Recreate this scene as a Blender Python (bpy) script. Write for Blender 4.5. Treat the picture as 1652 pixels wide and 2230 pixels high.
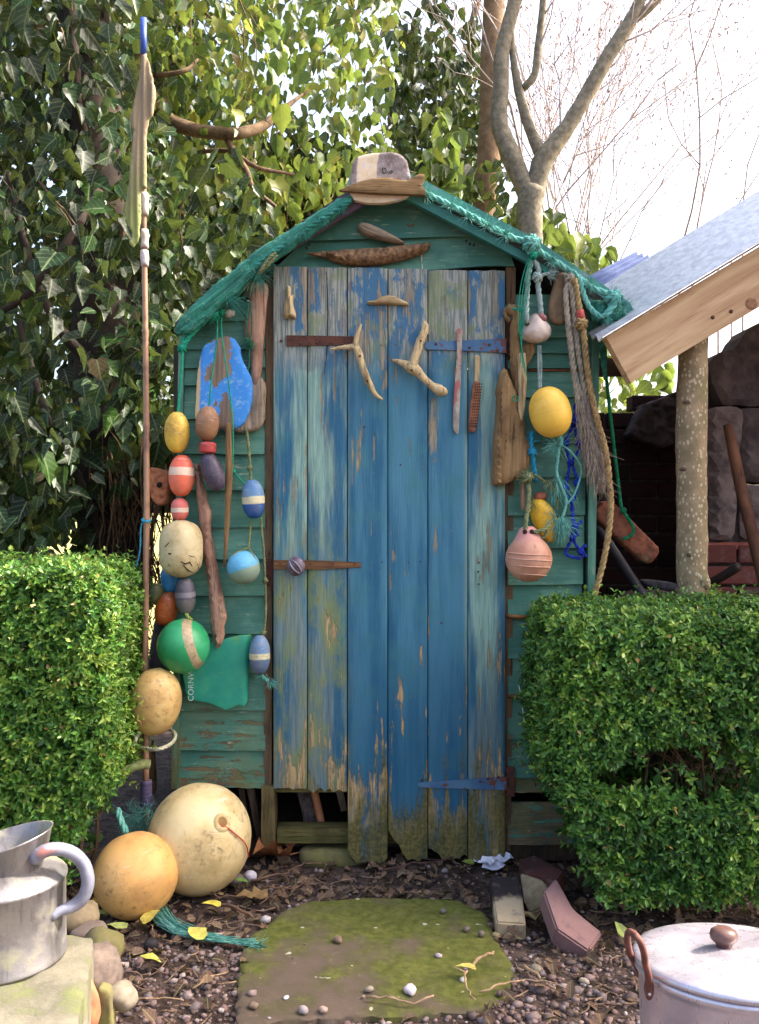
import bpy, bmesh, math, random
import numpy as np
from mathutils import Vector, Matrix, Quaternion, noise as mnoise
from mathutils.geometry import delaunay_2d_cdt

for _o in list(bpy.data.objects):
    bpy.data.objects.remove(_o)
scene = bpy.context.scene
COL = scene.collection
R = math.radians

# ------------------------------------------------------------------ camera, sky, sun, exposure
F, CX, CY, CAMD, CAMZ = 1950.0, 826.0, 1115.0, 2.826, 1.11   # focal length and centre on a 1652 x 2230 picture
cam_d = bpy.data.cameras.new('camera')
cam = bpy.data.objects.new('camera', cam_d)
COL.objects.link(cam)
cam.location = (0, -CAMD, CAMZ)
cam.rotation_euler = (R(90), 0, 0)
cam_d.sensor_fit = 'VERTICAL'
cam_d.sensor_height = 24.0
cam_d.lens = 24.0 * F / 2230.0
cam_d.clip_start, cam_d.clip_end = 0.05, 2000
scene.camera = cam

SUN_EL, SUN_AZ = R(44), R(80)          # azimuth from +Y (behind the shed) towards +X
world = bpy.data.worlds.new('World')
scene.world = world
world.use_nodes = True
wn = world.node_tree
bg = wn.nodes['Background']
sky = wn.nodes.new('ShaderNodeTexSky')
sky.sky_type = 'NISHITA'
sky.sun_disc = False
sky.sun_elevation = SUN_EL
sky.sun_rotation = SUN_AZ
sky.air_density, sky.dust_density, sky.ozone_density = 1.0, 7.0, 1.0
wn.links.new(sky.outputs[0], bg.inputs[0])
bg.inputs[1].default_value = 0.12

sun_d = bpy.data.lights.new('sun', 'SUN')
sun_d.energy = 2.2
sun_d.angle = R(3)
sun_d.color = (1.0, 0.95, 0.86)
sun = bpy.data.objects.new('sun', sun_d)
COL.objects.link(sun)
_to = Vector((math.cos(SUN_EL) * math.sin(SUN_AZ), math.cos(SUN_EL) * math.cos(SUN_AZ), math.sin(SUN_EL)))
sun.rotation_euler = _to.to_track_quat('Z', 'Y').to_euler()
sun.location = _to * 30

vs = scene.view_settings
vs.view_transform = 'Standard'
vs.look = 'None'
vs.gamma = 1.0
vs.use_curve_mapping = False
vs.exposure = 2.5
vs.use_white_balance = True
vs.white_balance_temperature = 6700
vs.white_balance_tint = 10
scene.cycles.max_bounces = 6
scene.cycles.transparent_max_bounces = 4
scene.cycles.use_denoising = True

rng = random.Random(11)
nr = np.random.default_rng(11)


def at(x, y, Y=0.0):
    """a point of the 1652 x 2230 layout sketch, Y metres behind the door plane"""
    d = CAMD + Y
    return Vector(((x - CX) / F * d, Y, CAMZ - (y - CY) / F * d))


def pxm(n, Y=0.0):
    return n / F * (CAMD + Y)


def C(r, g, b):
    def f(v):
        v /= 255.0
        return v / 12.92 if v <= 0.04045 else ((v + 0.055) / 1.055) ** 2.4
    return (f(r), f(g), f(b), 1.0)


# ------------------------------------------------------------------ material kit
class M:
    def __init__(s, name):
        s.m = bpy.data.materials.new(name)
        s.m.use_nodes = True
        s.t = s.m.node_tree
        s.b = s.t.nodes['Principled BSDF']
        s.out = s.t.nodes['Material Output']
        s._tc = None
        s._oi = None

    def lk(s, sock, v):
        if isinstance(v, bpy.types.NodeSocket):
            s.t.links.new(v, sock)
        else:
            sock.default_value = v

    def n(s, typ, ins=None, out=0, **p):
        nd = s.t.nodes.new(typ)
        for k, v in p.items():
            setattr(nd, k, v)
        for k, v in (ins or {}).items():
            s.lk(nd.inputs[k], v)
        return nd.outputs[out]

    def co(s):
        if s._tc is None:
            s._tc = s.n('ShaderNodeTexCoord', out='Object')
        return s._tc

    def rnd(s):
        if s._oi is None:
            s._oi = s.n('ShaderNodeObjectInfo', out='Random')
        return s._oi

    def rco(s, k=37.0):
        return s.n('ShaderNodeVectorMath', {0: s.co(), 1: s.n('ShaderNodeCombineXYZ', {0: s.mul(s.rnd(), k), 1: s.mul(s.rnd(), k * 1.7), 2: s.mul(s.rnd(), k * 0.6)})}, operation='ADD')

    def map(s, v, sc=(1, 1, 1), rot=(0, 0, 0), loc=(0, 0, 0)):
        return s.n('ShaderNodeMapping', {0: v, 1: loc, 2: rot, 3: sc})

    def noise(s, v, sc=5.0, det=4.0, ro=0.6, dist=0.0):
        return s.n('ShaderNodeTexNoise', {'Vector': v, 'Scale': sc, 'Detail': det, 'Roughness': ro, 'Distortion': dist})

    def vor(s, v, sc=5.0, feature='F1', out=0):
        return s.n('ShaderNodeTexVoronoi', {'Vector': v, 'Scale': sc}, out=out, feature=feature)

    def math(s, op, a, b=0.0):
        return s.n('ShaderNodeMath', {0: a, 1: b}, operation=op)

    def mul(s, a, b):
        return s.math('MULTIPLY', a, b)

    def add(s, a, b):
        return s.math('ADD', a, b)

    def mr(s, v, a, b, c=0.0, d=1.0):
        return s.n('ShaderNodeMapRange', {0: v, 1: a, 2: b, 3: c, 4: d}, interpolation_type='SMOOTHSTEP')

    def mix(s, f, a, b, mode='MIX'):
        nd = s.t.nodes.new('ShaderNodeMix')
        nd.data_type = 'RGBA'
        nd.blend_type = mode
        s.lk(nd.inputs[0], f)
        s.lk(nd.inputs[6], a)
        s.lk(nd.inputs[7], b)
        return nd.outputs[2]

    def sep(s, v):
        nd = s.t.nodes.new('ShaderNodeSeparateXYZ')
        s.lk(nd.inputs[0], v)
        return nd.outputs

    def bump(s, h, st=0.4, d=0.01):
        return s.n('ShaderNodeBump', {'Height': h, 'Strength': st, 'Distance': d})

    def fin(s, col, ro=0.7, bump=None, metal=0.0, spec=0.5, **kw):
        s.lk(s.b.inputs['Base Color'], col)
        s.lk(s.b.inputs['Roughness'], ro)
        s.lk(s.b.inputs['Metallic'], metal)
        s.lk(s.b.inputs['Specular IOR Level'], spec)
        if bump is not None:
            s.lk(s.b.inputs['Normal'], bump)
        for k, v in kw.items():
            s.lk(s.b.inputs[k], v)
        return s.m


_mc = {}


def memo(f):
    def g(*a, **k):
        key = (f.__name__, a, tuple(sorted(k.items())))
        if key not in _mc:
            _mc[key] = f(*a, **k)
        return _mc[key]
    return g


@memo
def m_wood(name, c1, c2, cdark, axis='Z', sc=1.0, crack=0.5, bst=0.7):
    """weathered bare wood, grain along the given local axis"""
    m = M(name)
    v = m.rco()
    st = {'X': (4, 60, 60), 'Y': (60, 4, 60), 'Z': (60, 60, 4)}[axis]
    g = m.map(v, tuple(a * sc for a in st))
    n1 = m.noise(g, 1.0, 5, 0.65)
    n2 = m.noise(v, 9 * sc, 4, 0.6)
    n3 = m.noise(m.map(v, tuple(a * sc * 2.2 for a in st)), 1.0, 3, 0.6, 0.4)
    col = m.mix(m.mr(n1, 0.3, 0.7), c1, c2)
    col = m.mix(m.mr(n2, 0.45, 0.75, 0, 0.7), col, cdark)
    ck = m.mr(n3, 0.42, 0.34, 0, crack)
    col = m.mix(ck, col, tuple(x * 0.25 for x in cdark[:3]) + (1,))
    h = m.add(n1, m.mul(ck, -0.8))
    return m.fin(col, 0.85, m.bump(h, bst, 0.006), spec=0.25)


@memo
def m_plain(name, c1, c2, sc=20.0, ro=0.7, bst=0.2, metal=0.0, spec=0.4):
    m = M(name)
    v = m.rco()
    n1 = m.noise(v, sc, 5, 0.65)
    return m.fin(m.mix(m.mr(n1, 0.3, 0.7), c1, c2), ro, m.bump(n1, bst, 0.004), metal=metal, spec=spec)


@memo
def m_float(name, c1, c2, dirt=C(70, 55, 40), dirt_amt=0.35, band=None, cband=C(200, 190, 160), c3=None, z3=0.0, ro=0.5, sc=14.0, axis=2):
    """painted or moulded float; band = (lo, hi) in local units along the axis, c3 is the colour below z3"""
    m = M(name)
    v = m.rco()
    n1 = m.noise(v, sc, 5, 0.62)
    n2 = m.noise(v, sc * 5, 4, 0.7)
    n3 = m.noise(v, sc * 0.45, 3, 0.5)
    col = m.mix(m.mr(n1, 0.35, 0.65), c1, c2)
    z = m.sep(m.co())[axis]
    zz = m.add(z, m.mul(m.add(n1, -0.5), 0.012))
    if c3 is not None:
        col = m.mix(m.mr(zz, z3 + 0.003, z3 - 0.003), col, c3)
    if band:
        bm_ = m.mul(m.mr(zz, band[0] - 0.0015, band[0] + 0.0015), m.mr(zz, band[1] + 0.0015, band[1] - 0.0015))
        bm_ = m.mul(bm_, m.mr(n2, 0.28, 0.4))
        col = m.mix(bm_, col, cband)
    col = m.mix(m.mul(m.mr(m.math('ABSOLUTE', m.add(z, 0.001)), 0.0014, 0.0004), 0.18), col, dirt)
    scr = m.noise(m.map(v, (9, 9, 60)), 1.0, 5, 0.75, 1.5)
    col = m.mix(m.mul(m.mr(scr, 0.60, 0.66), min(1.0, dirt_amt * 1.6)), col, tuple(0.55 * a + 0.35 for a in c1[:3]) + (1,))
    dm = m.mul(m.mr(n2, 0.50, 0.70), m.mr(n3, 0.4, 0.60))
    col = m.mix(m.mul(dm, dirt_amt * 2.2), col, dirt)
    col = m.mix(m.mul(m.mr(n1, 0.5, 0.75), dirt_amt), col, dirt)
    return m.fin(col, m.mr(n1, 0.3, 0.7, ro - 0.1, ro + 0.2), m.bump(m.add(n2, m.mul(n1, 1.5)), 0.18, 0.004), spec=0.45)


@memo
def m_rope(name, c1, c2):
    m = M(name)
    v = m.rco()
    n1 = m.noise(v, 60, 4, 0.7)
    n2 = m.noise(v, 9, 3, 0.6)
    col = m.mix(m.mr(n1, 0.3, 0.7), c1, c2)
    col = m.mix(m.mr(n2, 0.5, 0.8, 0, 0.5), col, tuple(x * 0.4 for x in c2[:3]) + (1,))
    return m.fin(col, 0.85, m.bump(n1, 0.5, 0.003), spec=0.2)


def m_leaf(name, cols, attr=True, trans=0.35, ro=0.35, veins=0.35, spec=0.4):
    """leaf with light passing through; per-leaf variation from an attribute or the object's random"""
    m = M(name)
    if attr:
        r = m.n('ShaderNodeAttribute', {}, out='Fac', attribute_name='rnd')
    else:
        r = m.rnd()
    nd = m.t.nodes.new('ShaderNodeValToRGB')
    e = nd.color_ramp.elements
    e[0].position, e[0].color = 0.0, cols[0]
    e[1].position, e[1].color = 1.0, cols[-1]
    for i, c in enumerate(cols[1:-1]):
        el = e.new((i + 1) / (len(cols) - 1))
        el.color = c
    m.lk(nd.inputs[0], r)
    n1 = m.noise(m.co(), 45, 3, 0.6)
    lx = m.n('ShaderNodeAttribute', {}, out='Fac', attribute_name='lx')
    ly = m.n('ShaderNodeAttribute', {}, out='Fac', attribute_name='ly')
    ax = m.math('ABSOLUTE', lx)
    sv = m.math('ABSOLUTE', m.add(m.math('FRACT', m.mul(m.add(ly, m.mul(ax, -0.8)), 4.5)), -0.5))
    vein = m.math('MAXIMUM', m.mr(ax, 0.045, 0.012), m.mul(m.mr(sv, 0.09, 0.02), 0.6))
    col = m.mix(m.mr(n1, 0.35, 0.75, 0, 0.35), nd.outputs[0], tuple(x * 0.5 for x in cols[0][:3]) + (1,))
    col = m.mix(m.mul(vein, veins), col, C(176, 190, 140))
    m.fin(col, m.mr(r, 0.0, 1.0, ro + 0.12, ro - 0.04), m.bump(n1, 0.25, 0.003), spec=spec)
    tr = m.n('ShaderNodeBsdfTranslucent', {0: m.mix(0.5, nd.outputs[0], (0.36, 0.46, 0.10, 1), 'MIX')})
    mx = m.t.nodes.new('ShaderNodeMixShader')
    mx.inputs[0].default_value = trans
    m.t.links.new(m.b.outputs[0], mx.inputs[1])
    m.t.links.new(tr, mx.inputs[2])
    m.t.links.new(mx.outputs[0], m.out.inputs[0])
    return m.m


# ------------------------------------------------------------------ mesh kit
class MB:
    def __init__(s):
        s.v, s.f = [], []

    def add(s, V, Fc):
        o = len(s.v)
        s.v.extend([tuple(p) for p in V])
        s.f.extend([tuple(i + o for i in f) for f in Fc])
        return s

    def box(s, lo, hi):
        x0, y0, z0 = lo
        x1, y1, z1 = hi
        return s.hexa([(x0, y0, z0), (x1, y0, z0), (x1, y1, z0), (x0, y1, z0), (x0, y0, z1), (x1, y0, z1), (x1, y1, z1), (x0, y1, z1)])

    def hexa(s, P):
        return s.add(P, [(0, 3, 2, 1), (4, 5, 6, 7), (0, 1, 5, 4), (1, 2, 6, 5), (2, 3, 7, 6), (3, 0, 4, 7)])

    def tube(s, pts, rad, seg=6, closed=False, ell=1.0, jit=0.0, up=None):
        P = [Vector(p) for p in pts]
        n = len(P)
        if not hasattr(rad, '__len__'):
            rad = [rad] * n
        T = []
        for i in range(n):
            if closed:
                t = P[(i + 1) % n] - P[i - 1]
            else:
                t = P[min(i + 1, n - 1)] - P[max(i - 1, 0)]
            T.append(t.normalized() if t.length > 1e-9 else Vector((0, 0, 1)))
        a = up or (Vector((0, 1, 0)) if abs(T[0].y) < 0.9 else Vector((1, 0, 0)))
        nrm = (a - T[0] * a.dot(T[0])).normalized()
        V = []
        for i in range(n):
            nrm = nrm - T[i] * nrm.dot(T[i])
            nrm = nrm.normalized() if nrm.length > 1e-6 else T[i].orthogonal().normalized()
            b = T[i].cross(nrm)
            for k in range(seg):
                an = 2 * math.pi * k / seg
                r = rad[i] * (1 + (mnoise.noise((P[i] + nrm * k) * 31) * jit if jit else 0))
                V.append(P[i] + nrm * (math.cos(an) * r * ell) + b * (math.sin(an) * r))
        Fc = []
        m = n if closed else n - 1
        for i in range(m):
            for k in range(seg):
                a0, a1 = i * seg + k, i * seg + (k + 1) % seg
                j = (i + 1) % n
                b0, b1 = j * seg + k, j * seg + (k + 1) % seg
                Fc.append((a0, a1, b1, b0))
        if not closed:
            Fc.append(tuple(range(seg - 1, -1, -1)))
            Fc.append(tuple((n - 1) * seg + k for k in range(seg)))
        return s.add(V, Fc)

    def lathe(s, prof, seg=28, mat=None):
        V, Fc, rings = [], [], []
        for r, z in prof:
            if r < 1e-6:
                rings.append([len(V)])
                V.append(Vector((0, 0, z)))
            else:
                rings.append(list(range(len(V), len(V) + seg)))
                V += [Vector((r * math.cos(2 * math.pi * k / seg), r * math.sin(2 * math.pi * k / seg), z)) for k in range(seg)]
        for a, b in zip(rings, rings[1:]):
            for k in range(seg):
                k2 = (k + 1) % seg
                if len(a) == 1 and len(b) == 1:
                    continue
                if len(a) == 1:
                    Fc.append((a[0], b[k2], b[k]))
                elif len(b) == 1:
                    Fc.append((a[k], a[k2], b[0]))
                else:
                    Fc.append((a[k], a[k2], b[k2], b[k]))
        if mat is not None:
            V = [mat @ p for p in V]
        return s.add(V, Fc)

    def rope(s, pts, r, pitch=None, strands=3, seg=5, closed=False, step=None):
        pitch = pitch or r * 7
        P = resample(catmull(pts, closed), step or pitch / 7.0)
        n = len(P)
        T = [(P[min(i + 1, n - 1)] - P[max(i - 1, 0)]).normalized() for i in range(n)]
        a = Vector((0, 1, 0)) if abs(T[0].y) < 0.9 else Vector((1, 0, 0))
        nrm = (a - T[0] * a.dot(T[0])).normalized()
        acc, frames = 0.0, []
        for i in range(n):
            nrm = nrm - T[i] * nrm.dot(T[i])
            nrm = nrm.normalized() if nrm.length > 1e-6 else T[i].orthogonal().normalized()
            if i:
                acc += (P[i] - P[i - 1]).length
            frames.append((nrm.copy(), T[i].cross(nrm), acc))
        for k in range(strands):
            Q = []
            for i in range(n):
                u, b, l = frames[i]
                an = 2 * math.pi * (l / pitch + k / strands)
                Q.append(P[i] + u * (math.cos(an) * r * 0.5) + b * (math.sin(an) * r * 0.5))
            s.tube(Q, r * 0.56, seg)
        return s

    def fray(s, o, d, length, n, spread, r=0.0006, seg=4, droop=0.3, rg=rng):
        o, d = Vector(o), Vector(d).normalized()
        for _ in range(n):
            w = Vector((rg.gauss(0, 1), rg.gauss(0, 0.6), rg.gauss(0, 1)))
            dd = (d + w * spread).normalized()
            L = length * rg.uniform(0.5, 1.1)
            p = o + w * 0.004
            Q = [p]
            for i in range(seg):
                dd = (dd + Vector((rg.gauss(0, 1), rg.gauss(0, 0.7), rg.gauss(0, 1))) * 0.22 + Vector((0, 0, -droop * 0.3))).normalized()
                p = p + dd * (L / seg)
                Q.append(p)
            s.tube(Q, [r] * seg + [r * 0.5], 3)
        return s

    def blob(s, c, rad, rot=None, amp=0.2, sub=2, seed=0.0, freq=1.2):
        V, Fc = ico(sub)
        out = []
        for p in V:
            q = Vector(p)
            k = 1 + amp * (mnoise.noise(q * freq + Vector((seed, seed * 1.7, -seed))) + 0.5 * mnoise.noise(q * freq * 2.3 + Vector((seed * 3, 1, 2))))
            q = Vector((q.x * rad[0], q.y * rad[1], q.z * rad[2])) * k
            if rot is not None:
                q.rotate(rot)
            out.append(q + Vector(c))
        return s.add(out, Fc)

    def mesh(s, name, mat, smooth=True, auto=None):
        me = bpy.data.meshes.new(name)
        me.from_pydata(s.v, [], s.f)
        if smooth:
            me.polygons.foreach_set('use_smooth', [True] * len(me.polygons))
        if auto is not None:
            me.set_sharp_from_angle(angle=R(auto))
        if mat:
            me.materials.append(mat)
        me.update()
        return me


_ico = {}


def ico(sub):
    if sub not in _ico:
        bm = bmesh.new()
        bmesh.ops.create_icosphere(bm, subdivisions=sub, radius=1.0)
        bm.verts.ensure_lookup_table()
        _ico[sub] = ([tuple(v.co) for v in bm.verts], [tuple(v.index for v in f.verts) for f in bm.faces])
        bm.free()
    return _ico[sub]


def catmull(pts, closed=False, k=8):
    P = [Vector(p) for p in pts]
    if len(P) < 3:
        return P
    n = len(P)
    out = []
    for i in range(n if closed else n - 1):
        p0 = P[(i - 1) % n] if (closed or i > 0) else P[0] * 2 - P[1]
        p1, p2 = P[i], P[(i + 1) % n]
        p3 = P[(i + 2) % n] if (closed or i + 2 < n) else p2 * 2 - p1
        for j in range(k):
            t = j / k
            out.append(0.5 * ((2 * p1) + (p2 - p0) * t + (2 * p0 - 5 * p1 + 4 * p2 - p3) * t * t + (3 * p1 - p0 - 3 * p2 + p3) * t ** 3))
    out.append(P[0].copy() if closed else P[-1].copy())
    return out


def resample(P, step):
    L = [0.0]
    for a, b in zip(P, P[1:]):
        L.append(L[-1] + (b - a).length)
    n = max(2, int(L[-1] / step) + 1)
    out, j = [], 0
    for i in range(n):
        t = L[-1] * i / (n - 1)
        while j < len(P) - 2 and L[j + 1] < t:
            j += 1
        d = L[j + 1] - L[j]
        out.append(P[j].lerp(P[j + 1], (t - L[j]) / d if d > 1e-9 else 0))
    return out


def inpoly(x, y, poly):
    c = np.zeros(len(x), bool)
    n = len(poly)
    for i in range(n):
        x1, y1 = poly[i]
        x2, y2 = poly[(i + 1) % n]
        cond = ((y1 > y) != (y2 > y))
        with np.errstate(divide='ignore', invalid='ignore'):
            xs = (x2 - x1) * (y - y1) / (y2 - y1 + 1e-12) + x1
        c ^= cond & (x < xs)
    return c


def edge_dist(x, y, poly):
    d = np.full(len(x), 1e9)
    n = len(poly)
    for i in range(n):
        a = np.array(poly[i]); b = np.array(poly[(i + 1) % n])
        ab = b - a
        t = np.clip(((x - a[0]) * ab[0] + (y - a[1]) * ab[1]) / (ab @ ab + 1e-12), 0, 1)
        d = np.minimum(d, np.hypot(x - a[0] - t * ab[0], y - a[1] - t * ab[1]))
    return d


def relief(pts, Y, thick, h=None, dome=0.01, domew=0.02, rough=0.002, grain=None, ga=0.0, jag=0.0, smooth_out=True, seed=0.0, yfun=None, tilt=0.0, world=False):
    """A carved slab: outline in layout pixels at depth Y (its front), domed and rough front, flat back.
    Returns MB in world coordinates. grain = (along, across) noise frequencies, ga = grain angle."""
    P = [Vector((x, Y, y)) for x, y in pts] if world else [at(x, y, Y) for x, y in pts]
    if smooth_out:
        P = catmull(P, True, 4)[:-1]
    P2 = [(p.x, p.z) for p in P]
    xs = [p[0] for p in P2]; zs = [p[1] for p in P2]
    size = max(max(xs) - min(xs), max(zs) - min(zs))
    h = h or max(0.004, min(0.012, size / 30))
    Q = resample([Vector((a, 0, b)) for a, b in P2 + [P2[0]]], h)[:-1]
    poly = []
    for q in Q:
        j = mnoise.noise(Vector((q.x * 90 + seed, seed, q.z * 90))) * jag if jag else 0
        j2 = mnoise.noise(Vector((q.x * 90 - seed, 7 + seed, q.z * 90))) * jag if jag else 0
        poly.append((q.x + j, q.z + j2))
    gx, gz = np.meshgrid(np.arange(min(xs), max(xs), h), np.arange(min(zs), max(zs), h * 0.87))
    gx = gx + (np.arange(gx.shape[0])[:, None] % 2) * h * 0.5
    gx, gz = gx.ravel(), gz.ravel()
    ok = inpoly(gx, gz, poly)
    gx, gz = gx[ok], gz[ok]
    if len(gx):
        ok = edge_dist(gx, gz, poly) > h * 0.45
        gx, gz = gx[ok], gz[ok]
    vin = [Vector(p) for p in poly] + [Vector((a, b)) for a, b in zip(gx, gz)]
    n0 = len(poly)
    V2, E, Fc, *_ = delaunay_2d_cdt(vin, [(i, (i + 1) % n0) for i in range(n0)], [], 1, 1e-6)
    X = np.array([v[0] for v in V2]); Z = np.array([v[1] for v in V2])
    D = edge_dist(X, Z, poly)
    dm = np.sqrt(np.clip(D / domew, 0, 1) * (2 - np.clip(D / domew, 0, 1)))
    ca, sa = math.cos(ga), math.sin(ga)
    cz = Z.mean()
    yy = []
    for x, z, k in zip(X, Z, dm):
        g = 0.0
        if grain:
            al, ac = x * sa + z * ca, x * ca - z * sa
            g = mnoise.noise(Vector((ac * grain[1], al * grain[0], seed))) + 0.5 * mnoise.noise(Vector((ac * grain[1] * 2.1, al * grain[0] * 2, seed + 5)))
        y = Y - dome * k + rough * g * (0.3 + 0.7 * k) + (z - cz) * tilt
        if yfun:
            y += yfun(x, z)
        yy.append(y)
    n = len(X)
    mb = MB()
    V = [(X[i], yy[i], Z[i]) for i in range(n)] + [(X[i], Y + thick + (Z[i] - cz) * tilt + (yfun(X[i], Z[i]) if yfun else 0), Z[i]) for i in range(n)]
    Fo = []
    cnt = {}
    for f in Fc:
        a = sum(V2[f[i]][0] * V2[f[(i + 1) % len(f)]][1] - V2[f[(i + 1) % len(f)]][0] * V2[f[i]][1] for i in range(len(f)))
        f = tuple(f) if a > 0 else tuple(reversed(f))
        Fo.append(f)
        Fo.append(tuple(i + n for i in reversed(f)))
        for i in range(len(f)):
            e = (f[i], f[(i + 1) % len(f)])
            cnt[e] = 1
    for (a, b) in list(cnt):
        if (b, a) not in cnt:
            Fo.append((b, a, a + n, b + n))
    mb.add(V, Fo)
    return mb


# ------------------------------------------------------------------ object kit
def tag(o, label=None, cat=None, group=None, kind=None):
    if label: o['label'] = label
    if cat: o['category'] = cat
    if group: o['group'] = group
    if kind: o['kind'] = kind
    return o


def empty(name, loc, label, cat, group=None, kind=None):
    o = bpy.data.objects.new(name, None)
    o.location = loc
    COL.objects.link(o)
    return tag(o, label, cat, group, kind)


def part(name, me, parent, label=None, kind=None, local=False):
    """mesh in world coordinates as a child of parent """
    o = bpy.data.objects.new(name, me)
    COL.objects.link(o)
    o.parent = parent
    if not local:
        o.matrix_parent_inverse = Matrix.Identity(4) if '_o' in parent else parent.matrix_basis.inverted()
    o['_o'] = 1
    return tag(o, label, None, None, kind)


def single(name, me, label, cat, group=None, kind=None, ga=None):
    """one-mesh thing from a world-coordinate mesh: origin moved to its base; ga turns local Z to the grain"""
    n = len(me.vertices)
    co = np.empty(n * 3)
    me.vertices.foreach_get('co', co)
    co = co.reshape(-1, 3)
    c = (co.min(0) + co.max(0)) / 2
    if ga is None:
        c[2] = co[:, 2].min()
    o = bpy.data.objects.new(name, me)
    me.transform(Matrix.Translation(-Vector(c)))
    if ga is not None:
        me.transform(Matrix.Rotation(-ga, 4, 'Y'))
        o.rotation_euler = (0, ga, 0)
    o.location = Vector(c)
    COL.objects.link(o)
    return tag(o, label, cat, group, kind)


def lathe_thing(name, prof, loc, axis, mat, label, cat, seg=32, group=None, squash=1.0, auto=None):
    me = MB().lathe(prof, seg).mesh(name, mat, True, auto)
    o = bpy.data.objects.new(name, me)
    o.location = loc
    o.rotation_mode = 'QUATERNION'
    o.rotation_quaternion = Vector(axis).normalized().to_track_quat('Z', 'Y')
    COL.objects.link(o)
    return tag(o, label, cat, group)


def finish():
    for o in bpy.data.objects:
        if '_o' in o:
            del o['_o']

# ================================================================== SETTING: ground
def g_z(x, y):
    """height of the soil"""
    return 0.02 * mnoise.noise(Vector((x * 2.1, y * 2.1, 3))) + 0.007 * mnoise.noise(Vector((x * 9, y * 9, 5)))


def m_soil():
    m = M('soil')
    v = m.co()
    x, y, z = m.sep(v)
    n1 = m.noise(v, 26, 6, 0.7)
    n2 = m.noise(v, 5, 4, 0.6)
    n3 = m.noise(v, 110, 4, 0.7)
    col = m.mix(m.mr(n1, 0.35, 0.68), C(44, 34, 30), C(96, 80, 72))
    col = m.mix(m.mr(n3, 0.55, 0.72, 0, 0.7), col, C(150, 132, 122))
    col = m.mix(m.mul(m.mr(n2, 0.5, 0.7), 0.6), col, C(40, 30, 26))
    far = m.mr(y, 2.2, 3.2)
    straw = m.mix(m.mr(n1, 0.3, 0.7), C(176, 160, 108), C(120, 126, 66))
    col = m.mix(far, col, straw)
    return m.fin(col, 0.95, m.bump(m.add(n1, n3), 0.6, 0.01), spec=0.2)


xs_ = np.concatenate([[-400, -120, -40, -12, -5], np.linspace(-2.2, 2.2, 111), [5, 12, 40, 120, 400]])
ys_ = np.concatenate([[-300, -60, -15, -5], np.linspace(-2.4, 1.0, 86), np.linspace(1.2, 6, 20), [9, 16, 40, 120, 900]])
gm = MB()
gv = [(x, y, g_z(x, y) if (abs(x) < 4 and -3 < y < 5) else 0.0) for y in ys_ for x in xs_]
nx = len(xs_)
gm.add(gv, [(j * nx + i, j * nx + i + 1, (j + 1) * nx + i + 1, (j + 1) * nx + i) for j in range(len(ys_) - 1) for i in range(nx - 1)])
tag(part_ := bpy.data.objects.new('ground', gm.mesh('ground', m_soil())), 'bare brown soil and earth around the shed', None, None, 'structure')
COL.objects.link(part_)

# ================================================================== SHED
GREEN_A, GREEN_B = C(52, 102, 88), C(96, 142, 122)


def m_green(name, axis='X'):
    m = M(name)
    v = m.rco(13)
    w = m.co()
    x, y, z = m.sep(w)
    st = (5, 40, 55) if axis == 'X' else (55, 40, 5)
    n1 = m.noise(m.map(v, st), 1.0, 5, 0.65)
    n2 = m.noise(v, 5, 4, 0.6)
    n3 = m.noise(m.map(v, tuple(a * 2.5 for a in st)), 1.0, 4, 0.7)
    n4 = m.noise(v, 16, 5, 0.7)
    col = m.mix(m.mr(n2, 0.34, 0.66), GREEN_A, GREEN_B)
    col = m.mix(m.mr(n1, 0.40, 0.62, 0, 0.6), col, C(56, 110, 98))
    low = m.mr(z, 0.75, 0.1)
    wood = m.mix(m.mr(n3, 0.3, 0.7), C(120, 98, 70), C(70, 54, 40))
    moss = m.mix(m.mr(n4, 0.3, 0.7), C(70, 78, 38), C(104, 100, 58))
    # worn to wood in streaks along the grain, more so low down
    t = m.add(m.add(m.mul(n1, 0.6), m.mul(n4, 0.5)), m.mul(low, 0.16))
    col = m.mix(m.mr(t, 0.67, 0.71, 0, 0.9), col, wood)
    pale = m.mul(m.mr(n3, 0.57, 0.66), m.mr(n4, 0.5, 0.62))
    col = m.mix(m.mul(pale, 0.75), col, C(165, 178, 158))
    col = m.mix(m.mul(m.mul(low, m.mr(n2, 0.42, 0.62)), 0.9), col, moss)
    h = m.add(n1, m.mul(m.mr(t, 0.67, 0.71), -0.7))
    return m.fin(col, 0.62, m.bump(h, 0.6, 0.005), spec=0.35)


MAT_GREEN = m_green('green_paint_boards')
MAT_GREENV = m_green('green_paint_trim', 'Z')
MAT_DARKW = m_wood('dark_rotten_wood', C(74, 60, 46), C(50, 40, 32), C(28, 22, 18), 'Z')
MAT_MOSSW = m_wood('mossy_wood', C(112, 102, 62), C(84, 82, 44), C(48, 44, 26), 'X')
MAT_MOSSV = m_wood('mossy_post_wood', C(118, 100, 68), C(88, 78, 48), C(48, 40, 26), 'Z')
MAT_FRAME = m_wood('door_frame_wood', C(120, 92, 66), C(84, 74, 58), C(48, 40, 34), 'Z')
MAT_RUST = m_plain('rusty_iron', C(96, 54, 40), C(58, 36, 32), 60, 0.85, 0.5)
MAT_FELT = m_plain('roof_felt', C(58, 66, 62), C(36, 42, 40), 50, 0.95, 0.6)

shed = empty('garden_shed', (0, 0.8, 0), 'weathered green wooden shed with clapboard front and low gabled roof', 'shed')


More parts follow.
